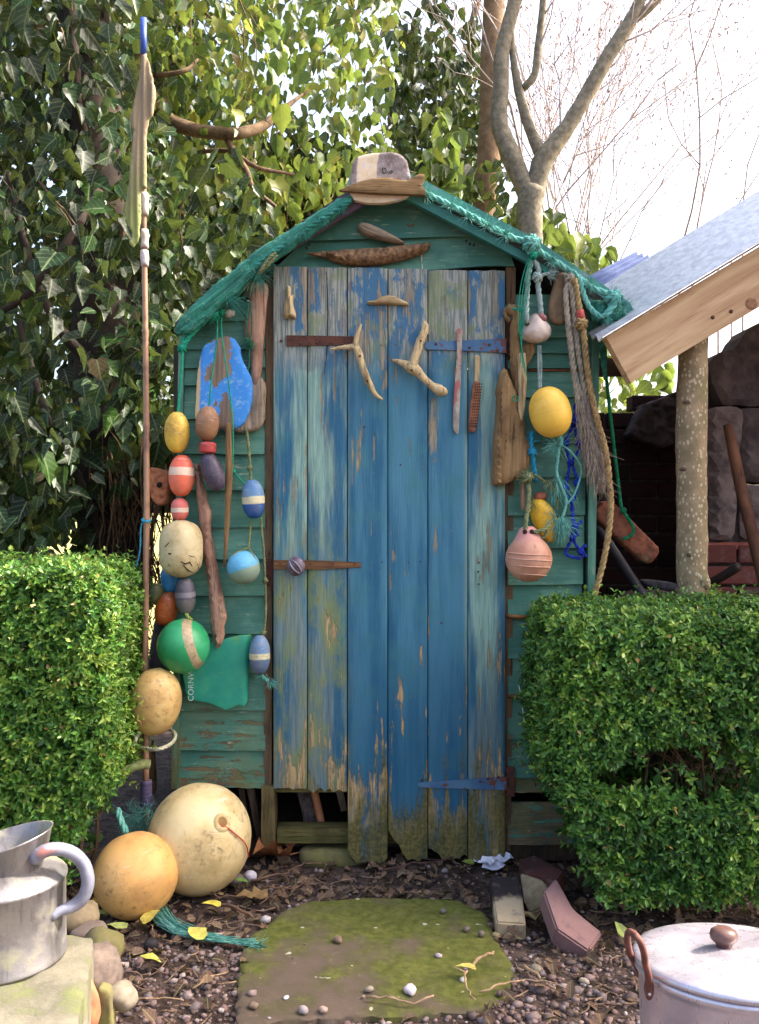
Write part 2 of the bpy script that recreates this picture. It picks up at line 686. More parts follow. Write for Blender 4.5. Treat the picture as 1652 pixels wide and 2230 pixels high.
def clap(x0t, x0b, x1t, x1b, yt, yb, jag=0.0015, yt2=None, yb2=None, n=10, bot=-0.020, mat=None, name='board'):
    """one clapboard: lower edge stands proud, upper edge tucks under the board above"""
    mb = MB()
    V = []
    yt2 = yt if yt2 is None else yt2
    yb2 = yb if yb2 is None else yb2
    sd = rng.uniform(0, 99)
    for i in range(n + 1):
        t = i / n
        jb = mnoise.noise(Vector((t * 14, sd, 0))) * jag + (mnoise.noise(Vector((t * 40, sd, 3))) * jag * 0.6)
        T = at(x0t + (x1t - x0t) * t, yt + (yt2 - yt) * t, 0)
        B = at(x0b + (x1b - x0b) * t, yb + (yb2 - yb) * t, 0)
        B.z += jb
        V += [T + Vector((0, -0.003, 0.012)), B + Vector((0, bot, 0)), B + Vector((0, bot + 0.013, 0)), T + Vector((0, 0.010, 0.012))]
    Fc = []
    for i in range(n):
        a, b = i * 4, i * 4 + 4
        for k in range(4):
            Fc.append((a + k, a + (k + 1) % 4, b + (k + 1) % 4, b + k))
    Fc += [(3, 2, 1, 0), (n * 4, n * 4 + 1, n * 4 + 2, n * 4 + 3)]
    mb.add(V, Fc)
    return part(name, mb.mesh(name, mat or MAT_GREEN, False), shed)


# left of the door
LR = [640, 701, 763, 803, 840, 913, 990, 1069, 1148, 1217, 1295, 1379, 1462, 1545, 1630, 1712]


def xl(y):   # left corner leans
    return 397 - (y - 700) * 0.0135


for i, (a, b) in enumerate(zip(LR, LR[1:])):
    x0t, x0b = xl(a) + 8, xl(b) + 8
    if a < 700:
        x0t, x0b = 480, 420
    j = rng.uniform(-1.5, 1.5)
    clap(x0t, x0b, 578, 578 + j, a, b + rng.uniform(-1, 1), yb2=b + rng.uniform(-1.5, 1.5), jag=0.012 if i == len(LR) - 2 else 0.0018)
# right of the door
RR = [(650, 738), (738, 770), (772, 805), (808, 867), (867, 963), (963, 1039), (1039, 1122), (1122, 1194), (1194, 1273), (1273, 1340), (1347, 1432), (1432, 1512), (1520, 1606), (1606, 1690), (1690, 1722), (1755, 1835)]


def xr(y):
    return 1299 - (y - 700) * 0.033


for i, (a, b) in enumerate(RR):
    x0 = 1104 if a > 660 else 1108
    clap(x0, x0, xr(a) - 14, xr(b) - 14, a, b, yb2=b + rng.uniform(-2, 2), jag=0.006 if i in (9, 11, 14) else 0.002)
# gable
clap(745, 660, 935, 1105, 440, 528, yb2=516, n=14)
clap(668, 580, 1095, 1118, 528, 606, yt2=516, yb2=582, n=14, jag=0.004)
clap(760, 745, 900, 935, 395, 440, n=6)
clap(520, 505, 606, 603, 585, 640, n=4, bot=-0.014)
# dark bare wood showing through where the right boards have split
mb = MB()
a, b = at(1108, 1512, -0.004), at(1262, 1522, -0.004)
mb.tube([at(1104, 1514, -0.016), at(1140, 1517, -0.02), at(1180, 1515, -0.018), at(1215, 1519, -0.015)], [0.006, 0.008, 0.0065, 0.003], 6, jit=0.5)
part('split_board_edge', mb.mesh('split_board_edge', m_wood('split_wood', C(150, 104, 60), C(96, 66, 42), C(50, 36, 26), 'X')), shed, 'split bare brown board edge')
mb = MB()
mb.tube([at(1100, 1340, -0.016), at(1130, 1344, -0.022), at(1160, 1343, -0.02)], [0.006, 0.008, 0.003], 6, jit=0.5)
part('split_board_edge', mb.mesh('split_board_edge', m_wood('split_wood', C(150, 104, 60), C(96, 66, 42), C(50, 36, 26), 'X')), shed)
mb = MB().tube([at(1150, 806, -0.010), at(1260, 806, -0.010)], [0.0045, 0.0035], 5, jit=0.4)
part('split_board_edge', mb.mesh('split_board_edge', m_plain('raw_brown_wood', C(150, 92, 60), C(110, 66, 46), 40)), shed)


def post(name, p, Y0, Y1, mat, parent=shed, label=None, n=8, jag=0.002):
    """vertical board, p = (xl_top, xr_top, xl_bot, xr_bot, ytop, ybot)"""
    mb = MB()
    V, sd = [], rng.uniform(0, 99)
    for i in range(n + 1):
        t = i / n
        y = p[4] + (p[5] - p[4]) * t
        L, Rr = p[0] + (p[2] - p[0]) * t, p[1] + (p[3] - p[1]) * t
        a, b = at(L, y, 0), at(Rr, y, 0)
        a.x += mnoise.noise(Vector((t * 20, sd, 1))) * jag
        b.x += mnoise.noise(Vector((t * 20, sd, 4))) * jag
        V += [(a.x, Y0, a.z), (b.x, Y0, b.z), (b.x, Y1, b.z), (a.x, Y1, a.z)]
    Fc = []
    for i in range(n):
        a, b = i * 4, i * 4 + 4
        for k in range(4):
            Fc.append((a + (k + 1) % 4, a + k, b + k, b + (k + 1) % 4))
    Fc += [(0, 1, 2, 3), (n * 4 + 3, n * 4 + 2, n * 4 + 1, n * 4)]
    mb.add(V, Fc)
    return part(name, mb.mesh(name, mat, False), parent, label)


post('corner_trim', (393, 404, 377, 393, 735, 1712), -0.027, 0.02, MAT_GREENV)
post('corner_trim', (1284, 1301, 1265, 1282, 700, 1850), -0.030, 0.02, MAT_GREENV)
post('door_post', (580, 597, 575, 592, 600, 1708), -0.014, 0.05, MAT_FRAME)
post('door_post', (572, 600, 571, 600, 1706, 1850), -0.033, 0.05, MAT_MOSSV, label='bare mossy foot of the door post')
post('door_post', (1100, 1121, 1096, 1110, 584, 1850), -0.012, 0.05, MAT_FRAME)
post('stud', (535, 552, 560, 572, 1705, 1830), -0.004, 0.03, MAT_DARKW)
post('stud', (515, 528, 533, 545, 1705, 1830), 0.012, 0.04, MAT_DARKW)
post('sill', (603, 765, 603, 765, 1804, 1836), -0.002, 0.06, MAT_MOSSW)
post('sill', (765, 1100, 765, 1100, 1812, 1840), 0.012, 0.06, MAT_MOSSW)
post('base_rail', (1104, 1262, 1104, 1262, 1838, 1872), -0.006, 0.05, MAT_DARKW)
post('base_rail', (385, 572, 385, 572, 1838, 1868), 0.01, 0.06, MAT_DARKW)
post('bottom_rail', (596, 785, 600, 760, 1696, 1722), -0.006, 0.02, MAT_MOSSW, jag=0.006)

# shell: side walls, back wall, floor, roof
inner = m_plain('dark_inner_boards', C(70, 60, 50), C(48, 42, 36), 12, 0.9)
zE = 1.66
mb = MB().box((-0.655, 0.021, 0.03), (-0.635, 1.7, zE - 0.02))
part('side_wall', mb.mesh('side_wall', inner, False), shed)
mb = MB().box((0.645, 0.021, 0.03), (0.665, 1.7, zE - 0.02))
part('side_wall', mb.mesh('side_wall', inner, False), shed)
mb = MB().box((-0.634, 1.68, 0.03), (0.644, 1.70, 1.7))
mb.add([(-0.634, 1.69, 1.7), (0.644, 1.69, 1.7), (0.02, 1.69, 2.1)], [(0, 1, 2)])
part('back_wall', mb.mesh('back_wall', inner, False), shed)
mb = MB().box((-0.634, 0.062, 0.03), (0.644, 1.679, 0.05))
part('floor_boards', mb.mesh('floor_boards', inner, False), shed)
mb = MB()
g = [(-0.634, 1.64), (0.644, 1.64), (0.02, 2.06)]
mb.add([(x, 0.03, z) for x, z in g] + [(x, 0.012, z) for x, z in g], [(0, 2, 1), (3, 4, 5), (0, 1, 4, 3), (1, 2, 5, 4), (2, 0, 3, 5)])
part('gable_backing', mb.mesh('gable_backing', inner, False), shed)
mb = MB().box((-0.634, 0.012, 1.56), (-0.33, 0.02, 1.64))
part('top_plate', mb.mesh('top_plate', inner, False), shed)


def roof_slab(line, th=0.022, Y0=-0.085, Y1=1.78, name='roof_panel'):
    mb = MB()
    V = []
    for (x, y) in line:
        p = at(x, y, -0.085)
        V += [(p.x, Y0, p.z), (p.x, Y1, p.z), (p.x, Y1, p.z - th), (p.x, Y0, p.z - th)]
    Fc = []
    for i in range(len(line) - 1):
        a, b = i * 4, i * 4 + 4
        for k in range(4):
            Fc.append((a + k, b + k, b + (k + 1) % 4, a + (k + 1) % 4))
    n = len(line) - 1
    Fc += [(0, 1, 2, 3), (n * 4 + 3, n * 4 + 2, n * 4 + 1, n * 4)]
    mb.add(V, Fc)
    return part(name, mb.mesh(name, MAT_FELT, False), shed)


roof_slab([(838, 378), (700, 464), (561, 556), (454, 645), (400, 696)][::-1])
roof_slab([(839, 378), (925, 416), (1150, 537), (1260, 612), (1362, 682)])


def plate(name, pts, Y0, Y1, mat, parent, label=None):
    """flat board cut to an outline in layout pixels"""
    P = [at(x, y, 0) for x, y in pts]
    n = len(P)
    mb = MB().add([(p.x, Y0, p.z) for p in P] + [(p.x, Y1, p.z) for p in P],
                  [tuple(range(n)), tuple(range(2 * n - 1, n - 1, -1))] + [((i + 1) % n, i, n + i, n + (i + 1) % n) for i in range(n)])
    me = mb.mesh(name, mat, False)
    bm = bmesh.new(); bm.from_mesh(me)
    bmesh.ops.recalc_face_normals(bm, faces=bm.faces)
    bm.to_mesh(me); bm.free()
    return part(name, me, parent, label)


def m_barge():
    m = M('barge_paint')
    v = m.co()
    n1 = m.noise(m.map(v, (14, 30, 30)), 1, 5, 0.65)
    n2 = m.noise(v, 6, 4, 0.6)
    n3 = m.noise(v, 30, 4, 0.7)
    col = m.mix(m.mr(n2, 0.35, 0.65), C(36, 104, 98), C(58, 132, 120))
    col = m.mix(m.mul(m.mr(n2, 0.52, 0.66), m.mr(n1, 0.4, 0.6)), col, C(120, 130, 140))
    col = m.mix(m.mr(n3, 0.64, 0.7), col, C(20, 140, 118))
    return m.fin(col, 0.6, m.bump(n1, 0.4, 0.004))


plate('barge_board', [(866, 444), (880, 395), (925, 416), (1150, 534), (1260, 608), (1355, 672), (1367, 694), (1311, 699), (1206, 626), (1150, 593)], -0.082, -0.060, m_barge(), shed, 'green barge board along the right roof edge')
plate('barge_board', [(812, 400), (820, 447), (566, 604), (400, 738), (392, 715), (561, 566), (700, 474)], -0.079, -0.058, m_plain('dark_purple_board', C(62, 48, 58), C(90, 74, 88), 18, 0.85), shed, 'dark purplish barge board under the left roof edge')  # dark purple of the left board carries the shade on its face
for (x, y) in ((673, 532), (668, 540), (1015, 524), (1023, 531), (1032, 533)):
    mb = MB().lathe([(0, -0.004), (0.0042, -0.004), (0.0042, 0.003), (0, 0.003)], 8, Matrix.Translation(at(x, y, -0.083)) @ Matrix.Rotation(R(90), 4, 'X'))
    part('bolt_hole', mb.mesh('bolt_hole', m_plain('black_hole', C(16, 13, 13), C(28, 22, 20), 30, 0.95)), shed)

WHT = m_plain('white_dropping', C(206, 206, 200), C(170, 176, 168), 60, 0.8)
for pts in ([(917, 548), (917, 556), (918, 566), (917, 572)], [(918, 574), (919, 582), (918, 589)], [(1129, 1492), (1132, 1503), (1134, 1512)], [(1137, 1540), (1139, 1550), (1139, 1558)], [(924, 425), (925, 434), (924, 442)]):
    mb = MB().tube([at(a, b, -0.0205 if b > 470 else -0.083) for a, b in pts], [0.0012, 0.0022, 0.0018, 0.0008][:len(pts)], 5, jit=0.3)
    part('white_streak', mb.mesh('white_streak', WHT), shed)

# ------------------------------------------------------------------ the door
def m_door():
    m = M('peeling_blue_paint')
    w = m.co()
    x, y, z = m.sep(w)
    v = m.rco(9)
    fine = m.noise(m.map(v, (170, 60, 9)), 1, 4, 0.7)
    mid = m.noise(m.map(v, (46, 30, 3.2)), 1, 5, 0.65)
    wide = m.noise(m.map(v, (16, 12, 1.7)), 1, 4, 0.6)
    blot = m.noise(v, 7, 5, 0.62)
    blot2 = m.noise(m.map(v, (11, 8, 4.5), loc=(5, 3, 1)), 1, 5, 0.66)
    spec = m.noise(v, 90, 3, 0.7)
    wood = m.mix(m.mr(fine, 0.3, 0.7), C(112, 102, 86), C(158, 146, 122))
    tan = m.mix(m.mr(fine, 0.3, 0.7), C(146, 120, 84), C(198, 168, 126))
    blue = m.mix(m.mr(wide, 0.36, 0.64), C(34, 90, 120), C(68, 122, 144))
    blue = m.mix(m.mr(blot, 0.45, 0.72, 0, 0.75), blue, C(58, 114, 122))
    deep = m.mr(z, 0.95, 0.25)
    blue = m.mix(m.mul(deep, 0.55), blue, C(22, 82, 116))
    # faded, dry-brushed zone near the top
    top = m.mr(z, 1.50, 1.66)
    left = m.mr(x, -0.07, -0.13)
    right = m.mr(x, 0.255, 0.285)
    low = m.mr(z, 0.62, 0.0)
    topc = m.mix(m.mr(fine, 0.42, 0.58), C(100, 112, 108), C(152, 152, 140))
    topc = m.mix(m.mr(blot2, 0.5, 0.56), topc, C(56, 102, 134))
    topc = m.mix(m.mul(m.mr(blot, 0.52, 0.62), 0.6), topc, C(112, 124, 78))
    topm = m.mul(top, m.mr(m.add(blot, m.mul(fine, 0.25)), 0.36, 0.46))
    # old mint coat showing as long brush strokes on the outer planks
    mint = m.mix(m.mr(fine, 0.3, 0.7), C(108, 148, 136), C(150, 182, 166))
    upm = m.mul(m.mr(z, 0.9, 1.12), m.mr(m.add(z, m.mul(m.add(blot, -0.5), 0.12)), 1.565, 1.545))
    side = m.math('MAXIMUM', m.mul(left, upm), m.mul(right, m.mr(z, 0.45, 0.7)))
    mintm = m.mul(side, m.mr(m.add(wide, m.mul(mid, 0.2)), 0.52, 0.70))
    grey = m.mix(m.mr(fine, 0.3, 0.7), C(96, 108, 104), C(134, 142, 128))
    # colour stack
    col = blue
    col = m.mix(m.mul(m.mul(m.math('MAXIMUM', left, m.mul(right, 0.8)), 0.75), m.mr(m.add(m.mul(wide, 0.6), m.mul(mid, 0.4)), 0.42, 0.56)), col, grey)
    col = m.mix(m.mul(mintm, 0.8), col, mint)
    ol = m.mul(m.mul(left, m.mr(z, 1.12, 0.9)), m.mr(blot2, 0.42, 0.62))
    col = m.mix(m.mul(ol, 0.8), col, C(122, 132, 72))
    col = m.mix(topm, col, topc)
    # worn through to grey wood in streaks
    wear = m.add(m.add(m.mul(mid, 0.55), m.mul(blot2, 0.5)), m.add(m.mul(left, 0.02), m.add(m.mul(low, 0.12), m.mul(top, 0.03))))
    wm = m.mr(wear, 0.60, 0.64)
    col = m.mix(m.mul(m.mul(wm, 0.85), m.mr(fine, 0.25, 0.45)), col, wood)
    bare = m.add(wear, m.mul(m.mul(m.mr(z, 0.15, 0.35), m.mr(z, 1.0, 0.75)), 0.045))
    col = m.mix(m.mul(m.mr(bare, 0.665, 0.69), m.mr(z, 1.5, 1.2, 0.25, 1.0)), col, tan)
    # moss at the foot
    moss = m.mix(m.mr(spec, 0.35, 0.7), C(64, 66, 26), C(112, 102, 56))
    col = m.mix(m.mul(m.mr(m.add(low, m.add(m.mul(m.add(mid, -0.5), 1.9), m.mul(m.add(blot, -0.5), 0.9))), 0.52, 0.95), 0.9), col, moss)
    # grime specks and nail stains
    col = m.mix(m.mr(spec, 0.70, 0.76, 0, 0.5), col, C(50, 44, 38))
    h = m.add(m.mul(fine, 0.6), m.add(m.mul(wm, -0.5), m.mul(mid, 0.4)))
    return m.fin(col, m.mr(wm, 0, 1, 0.55, 0.85), m.bump(h, 0.8, 0.006), spec=0.3)


MAT_DOOR = m_door()
door = empty('door', (0, 0, 0), None, None)
door.parent = shed
door.matrix_parent_inverse = shed.matrix_basis.inverted()
door['_o'] = 1
door['label'] = 'blue peeling plank door with rotten lower corner'

PL = [(597, 671, 588, 1709), (671, 757, 590, 1712), (757, 844, 591, 1868), (844, 930, 593, 1860), (930, 1016, 595, 1858), (1016, 1097, 596, 1863)]
for i, (xa, xb, yt, yb) in enumerate(PL):
    g = 1.1
    top, bot = [], []
    n = 14
    sd = i * 7.3
    for k in range(n + 1):
        t = k / n
        x = xa + g + (xb - xa - 2 * g) * t
        top.append((x, yt + mnoise.noise(Vector((t * 5, sd, 1))) * 2.0))
        rag = {0: 6, 1: 11, 2: 5, 3: 13, 4: 9, 5: 5}[i]
        yj = yb + (mnoise.noise(Vector((t * 6, sd, 2))) + 0.6 * mnoise.noise(Vector((t * 17, sd, 9)))) * rag
        if i == 2:
            yj -= 22 * max(0, 0.22 - t) / 0.22 + 8 * max(0, t - 0.85) / 0.15
        if i == 3:
            yj -= 62 * max(0, 0.45 - t) / 0.45
        if i == 4:
            yj -= 22 * max(0, 0.35 - t) / 0.35
        bot.append((x, yj))
    # front skin as quads across the plank, gently cupped, with eased edges
    mb = MB()
    V, rows = [], 26
    dy = rng.uniform(-0.0025, 0.0025)
    for r_ in range(rows + 1):
        s_ = r_ / rows
        for k in range(n + 1):
            x = top[k][0] + (bot[k][0] - top[k][0]) * s_
            y = top[k][1] + (bot[k][1] - top[k][1]) * s_
            p = at(x, y, 0)
            t = k / n
            e = min(t, 1 - t) * n
            yy = -0.040 + dy + 0.0012 * mnoise.noise(Vector((t * 3, s_ * 4, sd))) + (0.004 if e < 0.5 else 0.0007 if e < 1.5 else 0.0)
            V.append((p.x, yy, p.z))
    w = n + 1
    Fc = [(a * w + k, (a + 1) * w + k, (a + 1) * w + k + 1, a * w + k + 1) for a in range(rows) for k in range(n)]
    m0 = len(V)
    V += [(vx, -0.018, vz) for (vx, vy, vz) in V]
    Fc += [tuple(q + m0 for q in reversed(f)) for f in list(Fc)]
    for a in range(rows):
        for k, fl in ((0, 0), (n, 1)):
            q = (a * w + k, (a + 1) * w + k, (a + 1) * w + k + m0, a * w + k + m0)
            Fc.append(q[::-1] if fl == 0 else q)
    for k in range(n):
        Fc.append((k + 1, k, k + m0, k + 1 + m0))
        q = rows * w + k
        Fc.append((q, q + 1, q + 1 + m0, q + m0))
    mb.add(V, Fc)
    part('plank', mb.mesh('plank', MAT_DOOR, True, 40), door)

# split running down one plank and battens behind
mb = MB().tube([at(711, 592, -0.0412), at(714, 680, -0.0412), at(712, 760, -0.0412), at(706, 815, -0.0412)], [0.0010, 0.0016, 0.0014, 0.0006], 4)
part('crack', mb.mesh('crack', m_plain('black_hole', C(16, 13, 13), C(28, 22, 20), 30, 0.95)), door)
post('batten', (600, 1094, 600, 1094, 1690, 1722), -0.016, 0.004, MAT_MOSSW, door)
post('batten', (600, 1094, 600, 1094, 735, 775), -0.016, 0.004, MAT_FRAME, door)
post('batten', (600, 1094, 600, 1094, 1215, 1250), -0.016, 0.004, MAT_FRAME, door)


def m_strap():
    m = M('blue_hinge_paint')
    v = m.co()
    n1 = m.noise(v, 22, 5, 0.65)
    n2 = m.noise(v, 8, 4, 0.6)
    col = m.mix(m.mr(n2, 0.35, 0.65), C(48, 88, 126), C(74, 112, 142))
    col = m.mix(m.mr(m.add(n1, m.mul(m.mr(m.sep(v)[0], 0.24, 0.40), 0.13)), 0.60, 0.64), col, C(96, 52, 44))
    return m.fin(col, 0.6, m.bump(n1, 0.3, 0.003), metal=0.0)


strap = m_strap()
h1 = plate('hinge', [(924, 751), (1011, 747), (1098, 743), (1098, 774), (1011, 769), (924, 766)], -0.0445, -0.0402, strap, door, 'long blue strap hinge near the door top')
h2 = plate('hinge', [(909, 1697), (925, 1694), (1098, 1683), (1098, 1711), (925, 1706), (909, 1703)], -0.0445, -0.0402, strap, door, 'long blue strap hinge near the door foot')
plate('hinge_plate', [(1099, 1665), (1117, 1665), (1117, 1728), (1099, 1728)], -0.030, -0.0215, MAT_RUST, shed)
plate('hinge_plate', [(1099, 700), (1112, 700), (1112, 776), (1099, 776)], -0.022, -0.0125, MAT_RUST, shed)
h3 = plate('hinge', [(626, 736), (770, 738), (776, 741), (776, 756), (626, 759)], -0.0432, -0.0402, MAT_RUST, door, 'rusty iron strap on the upper left planks')
h4 = plate('hinge', [(599, 1218), (700, 1219), (786, 1223), (786, 1234), (700, 1238), (599, 1238)], -0.0432, -0.0402, m_wood('rust_stained_strap', C(120, 86, 56), C(92, 62, 44), C(54, 40, 34), 'X'), door, 'flat rust-brown strap behind the knob')
plate('latch_plate', [(579, 1216), (596, 1216), (596, 1276), (579, 1276)], -0.0195, -0.0145, MAT_RUST, shed)


def screw(x, y, Y, parent, r=0.0045):
    mb = MB().lathe([(0, -0.0015), (r, -0.0012), (r, 0), (r * 0.7, 0.0016), (0, 0.002)], 10, Matrix.Translation(at(x, y, Y)) @ Matrix.Rotation(R(90), 4, 'X'))
    return part('screw', mb.mesh('screw', MAT_RUST), parent)


for x, y in ((1022, 757), (1065, 751), (1083, 764), (949, 749)):
    screw(x, y, -0.0447, door)
for x, y in ((919, 1699), (1045, 1702), (1062, 1697), (1085, 1693)):
    screw(x, y, -0.0447, door)
for x, y in ((655, 748), (690, 747), (745, 750), (612, 742)):
    screw(x, y, -0.0434 if x > 620 else -0.0408, door)
for x, y in ((676, 1228), (725, 1227), (772, 1228), (610, 1227), (830, 752), (861, 751), (831, 1224), (889, 1225), (915, 1223), (961, 1357), (1042, 1225), (1041, 1245), (1042, 1272), (793, 930), (872, 1012), (880, 1443)):
    screw(x, y, -0.0434 if y == 1227 or y == 1228 else -0.0405, door, 0.003)
# knob: an oval dark knob with a raised rim
kb = at(646, 1232, -0.043)
kx = Matrix.Translation(kb) @ Matrix.Rotation(R(90), 4, 'X')
r = pxm(21)
kn = part('knob', MB().lathe([(0, 0), (0.018, 0), (0.015, 0.006), (0.014, 0.018), (r * 0.9, 0.024), (r, 0.031), (r * 0.93, 0.038), (r * 0.78, 0.040), (r * 0.55, 0.046), (0, 0.050)], 28, kx @ Matrix.Scale(0.92, 4, (1, 0, 0))).mesh('knob', m_plain('dark_knob', C(70, 56, 66), C(112, 98, 112), 30, 0.35)), door, 'dark oval door knob with a raised diagonal band')
for s_ in (-1, 1):
    cpt = []
    for i in range(13):
        a = -1.2 + 2.4 * i / 12
        u, vv = r * 0.82 * math.sin(a), s_ * r * 0.30 * math.cos(a)
        dx, dz = u * 0.64 + vv * 0.77, -u * 0.77 + vv * 0.64
        cpt.append((kb.x + dx, kb.y - 0.0415 - 0.008 * (1 - (u / r) ** 2), kb.z + dz))
    part('knob_band', MB().tube(cpt, 0.0022, 6).mesh('knob_band', m_plain('pale_knob', C(160, 150, 160), C(120, 108, 120), 40, 0.4)), kn)

# ================================================================== HUNG THINGS: helpers
BLK = m_plain('black_hole', C(16, 13, 13), C(28, 22, 20), 30, 0.95)


def egg(r, hh, p=2.3, cut=0.97, n=20, q=0.5):
    prof = [(0, -hh * cut)]
    for i in range(n + 1):
        z = -hh * cut + 2 * hh * cut * i / n
        prof.append((r * (1 - abs(z / hh) ** p) ** q, z))
    prof.append((0, hh * cut))
    return prof


def flt(name, c, w, h, Y, tilt, mat, label, cat='float', p=2.3, cut=0.97, q=0.5, lean=0.0, group=None):
    s_ = pxm(1, Y)
    a = R(tilt)
    return lathe_thing(name, egg(w / 2 * s_, h / 2 * s_, p, cut, q=q), at(c[0], c[1], Y), (math.sin(a), lean, math.cos(a)), mat, label, cat, group=group)


def rope_(name, pts, r, mat, label, cat='rope', Y=None, pitch=None, strands=3, frays=(), group=None, fr=0.0006):
    P = [at(*p) if len(p) == 3 else at(p[0], p[1], Y) for p in pts]
    mb = MB().rope(P, r, pitch, strands)
    for f in frays:   # (x, y, Y, dx, dz, length, n, spread)
        mb.fray(at(f[0], f[1], f[2]), (f[3], -0.15, f[4]), f[5], f[6], f[7], fr)
    return single(name, mb.mesh(name, mat), label, cat, group)


def knot(mb, x, y, Y, r, seed=1.0):
    """an overhand lump of three crossing turns"""
    c = at(x, y, Y)
    for k in range(3):
        a = seed + k * 1.05
        u = Vector((math.cos(a), 0.3 * math.sin(a * 2), math.sin(a))).normalized()
        w = Vector((0.25 * math.sin(a), -1, 0.2)).normalized()
        w = (w - u * w.dot(u)).normalized()
        mb.rope([c + u * (math.cos(t) * r) + w * (math.sin(t) * r * 0.8) for t in [i * math.pi / 4 for i in range(8)]], r * 0.42, closed=True)
    return mb


RP_GREEN = m_rope('green_twine', C(16, 120, 94), C(40, 158, 126))
RP_DGREEN = m_rope('dark_green_twine', C(30, 84, 62), C(52, 120, 88))
RP_TEAL = m_rope('teal_rope', C(70, 148, 140), C(120, 176, 162))
RP_BLUE = m_rope('blue_cord', C(24, 42, 150), C(50, 72, 190))
RP_CYAN = m_rope('cyan_rope', C(24, 120, 156), C(50, 150, 180))
RP_TAN = m_rope('tan_rope', C(120, 96, 62), C(176, 148, 102))
RP_GREY = m_rope('grey_rope', C(124, 116, 104), C(170, 158, 138))
RP_BLUEGREY = m_rope('bluegrey_rope', C(118, 138, 138), C(160, 176, 168))
RP_OLIVE = m_rope('olive_rope', C(84, 92, 64), C(130, 136, 96))
RP_PALE = m_rope('pale_rope', C(148, 146, 118), C(192, 190, 164))

DW_GREY = ('driftwood_grey', C(164, 146, 124), C(128, 112, 96), C(78, 64, 54))
DW_PALE = ('driftwood_pale', C(208, 186, 144), C(168, 142, 104), C(104, 80, 54))
DW_RED = ('driftwood_reddish', C(172, 138, 116), C(134, 98, 84), C(84, 56, 48))
DW_BROWN = ('driftwood_brown', C(150, 120, 82), C(112, 86, 58), C(62, 46, 32))


def dw(kind, axis='Z', sc=1.0, crack=0.5, bst=0.8):
    return m_wood(kind[0] + axis + str(sc), kind[1], kind[2], kind[3], axis, sc, crack, bst)


def wood_piece(name, pts, Y, thick, kind, label, cat='driftwood', ga=0.0, dome=0.012, domew=0.018, rough=0.004, grain=(8, 60), jag=0.0, so=True, seed=1.0, mat=None, tilt=0.0, sc=1.0):
    mb = relief(pts, Y, thick, dome=dome, domew=domew, rough=rough, grain=grain, ga=R(ga), jag=jag, smooth_out=so, seed=seed, tilt=tilt)
    return single(name, mb.mesh(name, mat or dw(kind, sc=sc), True, 50), label, cat, ga=R(ga))


def stick(name, chains, kind, label, cat='driftwood', seg=9, jit=0.25, mat=None, ga=None, ell=1.0):
    """branching driftwood: each chain is [(x, y, Y, half-width px), ...]"""
    mb = MB()
    for ch in chains:
        P = [at(a, b, c_) for a, b, c_, w in ch]
        W = [pxm(w, c_) for a, b, c_, w in ch]
        Q = resample(catmull(P), 0.008)
        rr = []
        L = [0.0]
        for a, b in zip(P, P[1:]):
            L.append(L[-1] + (b - a).length)
        for i in range(len(Q)):
            t = L[-1] * i / max(1, len(Q) - 1)
            rr.append(max(0.0008, float(np.interp(t, L, W))))
        mb.tube(Q, rr, seg, jit=jit, ell=ell)
    return single(name, mb.mesh(name, mat or dw(kind)), label, cat, ga=None if ga is None else R(ga))


# ================================================================== GABLE AND ROOF
def m_crown():
    m = M('old_painted_board')
    v = m.co()
    x, y, z = m.sep(v)
    n1 = m.noise(v, 30, 5, 0.7)
    n2 = m.noise(m.map(v, (30, 10, 9)), 1, 4, 0.6)
    col = m.mix(m.mr(n1, 0.35, 0.65), C(112, 96, 92), C(158, 146, 144))
    pale = m.mix(m.mr(n1, 0.3, 0.7), C(206, 180, 146), C(226, 206, 178))
    col = m.mix(m.mul(m.mr(m.add(x, m.mul(n2, 0.05)), -0.05, -0.043), m.mr(m.add(x, m.mul(n2, 0.04)), 0.012, 0.005)), col, pale)
    col = m.mix(m.mr(m.add(z, m.mul(n1, 0.02)), 0.050, 0.044), col, pale)
    col = m.mix(m.mr(n1, 0.60, 0.66), col, C(196, 192, 200))
    return m.fin(col, 0.85, m.bump(n1, 0.5, 0.004))


cb = relief([(762, 425), (760, 400), (768, 352), (776, 342), (800, 335), (850, 331), (872, 336), (886, 350), (896, 395), (900, 410), (888, 428), (868, 436), (835, 442), (800, 442), (772, 436)], -0.10, 0.018, dome=0.003, domew=0.006, rough=0.0015, grain=(20, 40), smooth_out=False)
crown = single('driftwood_board', cb.mesh('driftwood_board', m_crown(), True, 40), 'flat grey and cream painted board standing on the shed peak', 'driftwood')
ink = m_plain('black_ink', C(24, 20, 22), C(40, 34, 36), 30, 0.8)
mb = MB()
for st in ([(832, 362), (834, 375), (838, 375), (841, 371), (840, 366), (835, 363)], [(843, 371), (846, 376), (849, 370)], [(848, 374), (851, 376), (853, 371)], [(851, 369), (856, 373)]):
    mb.tube([at(a, b + 2, -0.1042) for a, b in st], 0.0011, 4)
part('written_mark', mb.mesh('written_mark', ink), crown, 'small black hand-drawn letters', 'stuff')
wood_piece('driftwood_fish', [(738, 414), (752, 407), (780, 396), (808, 389), (838, 385), (865, 390), (887, 394), (900, 384), (915, 378), (925, 380), (922, 397), (917, 402), (926, 412), (927, 424), (890, 423), (820, 420), (770, 417)], -0.125, 0.018, DW_BROWN, 'fish-shaped brown plank with a forked tail across the shed peak', ga=90, dome=0.003, domew=0.006, so=False, rough=0.002)
wood_piece('driftwood_spindle', [(778, 492), (784, 485), (800, 486), (820, 494), (845, 506), (868, 519), (881, 530), (872, 531), (850, 526), (822, 519), (800, 513), (784, 503)], -0.045, 0.02, DW_GREY, 'slim grey driftwood spindle slanting high in the gable', ga=117, dome=0.015, domew=0.014)
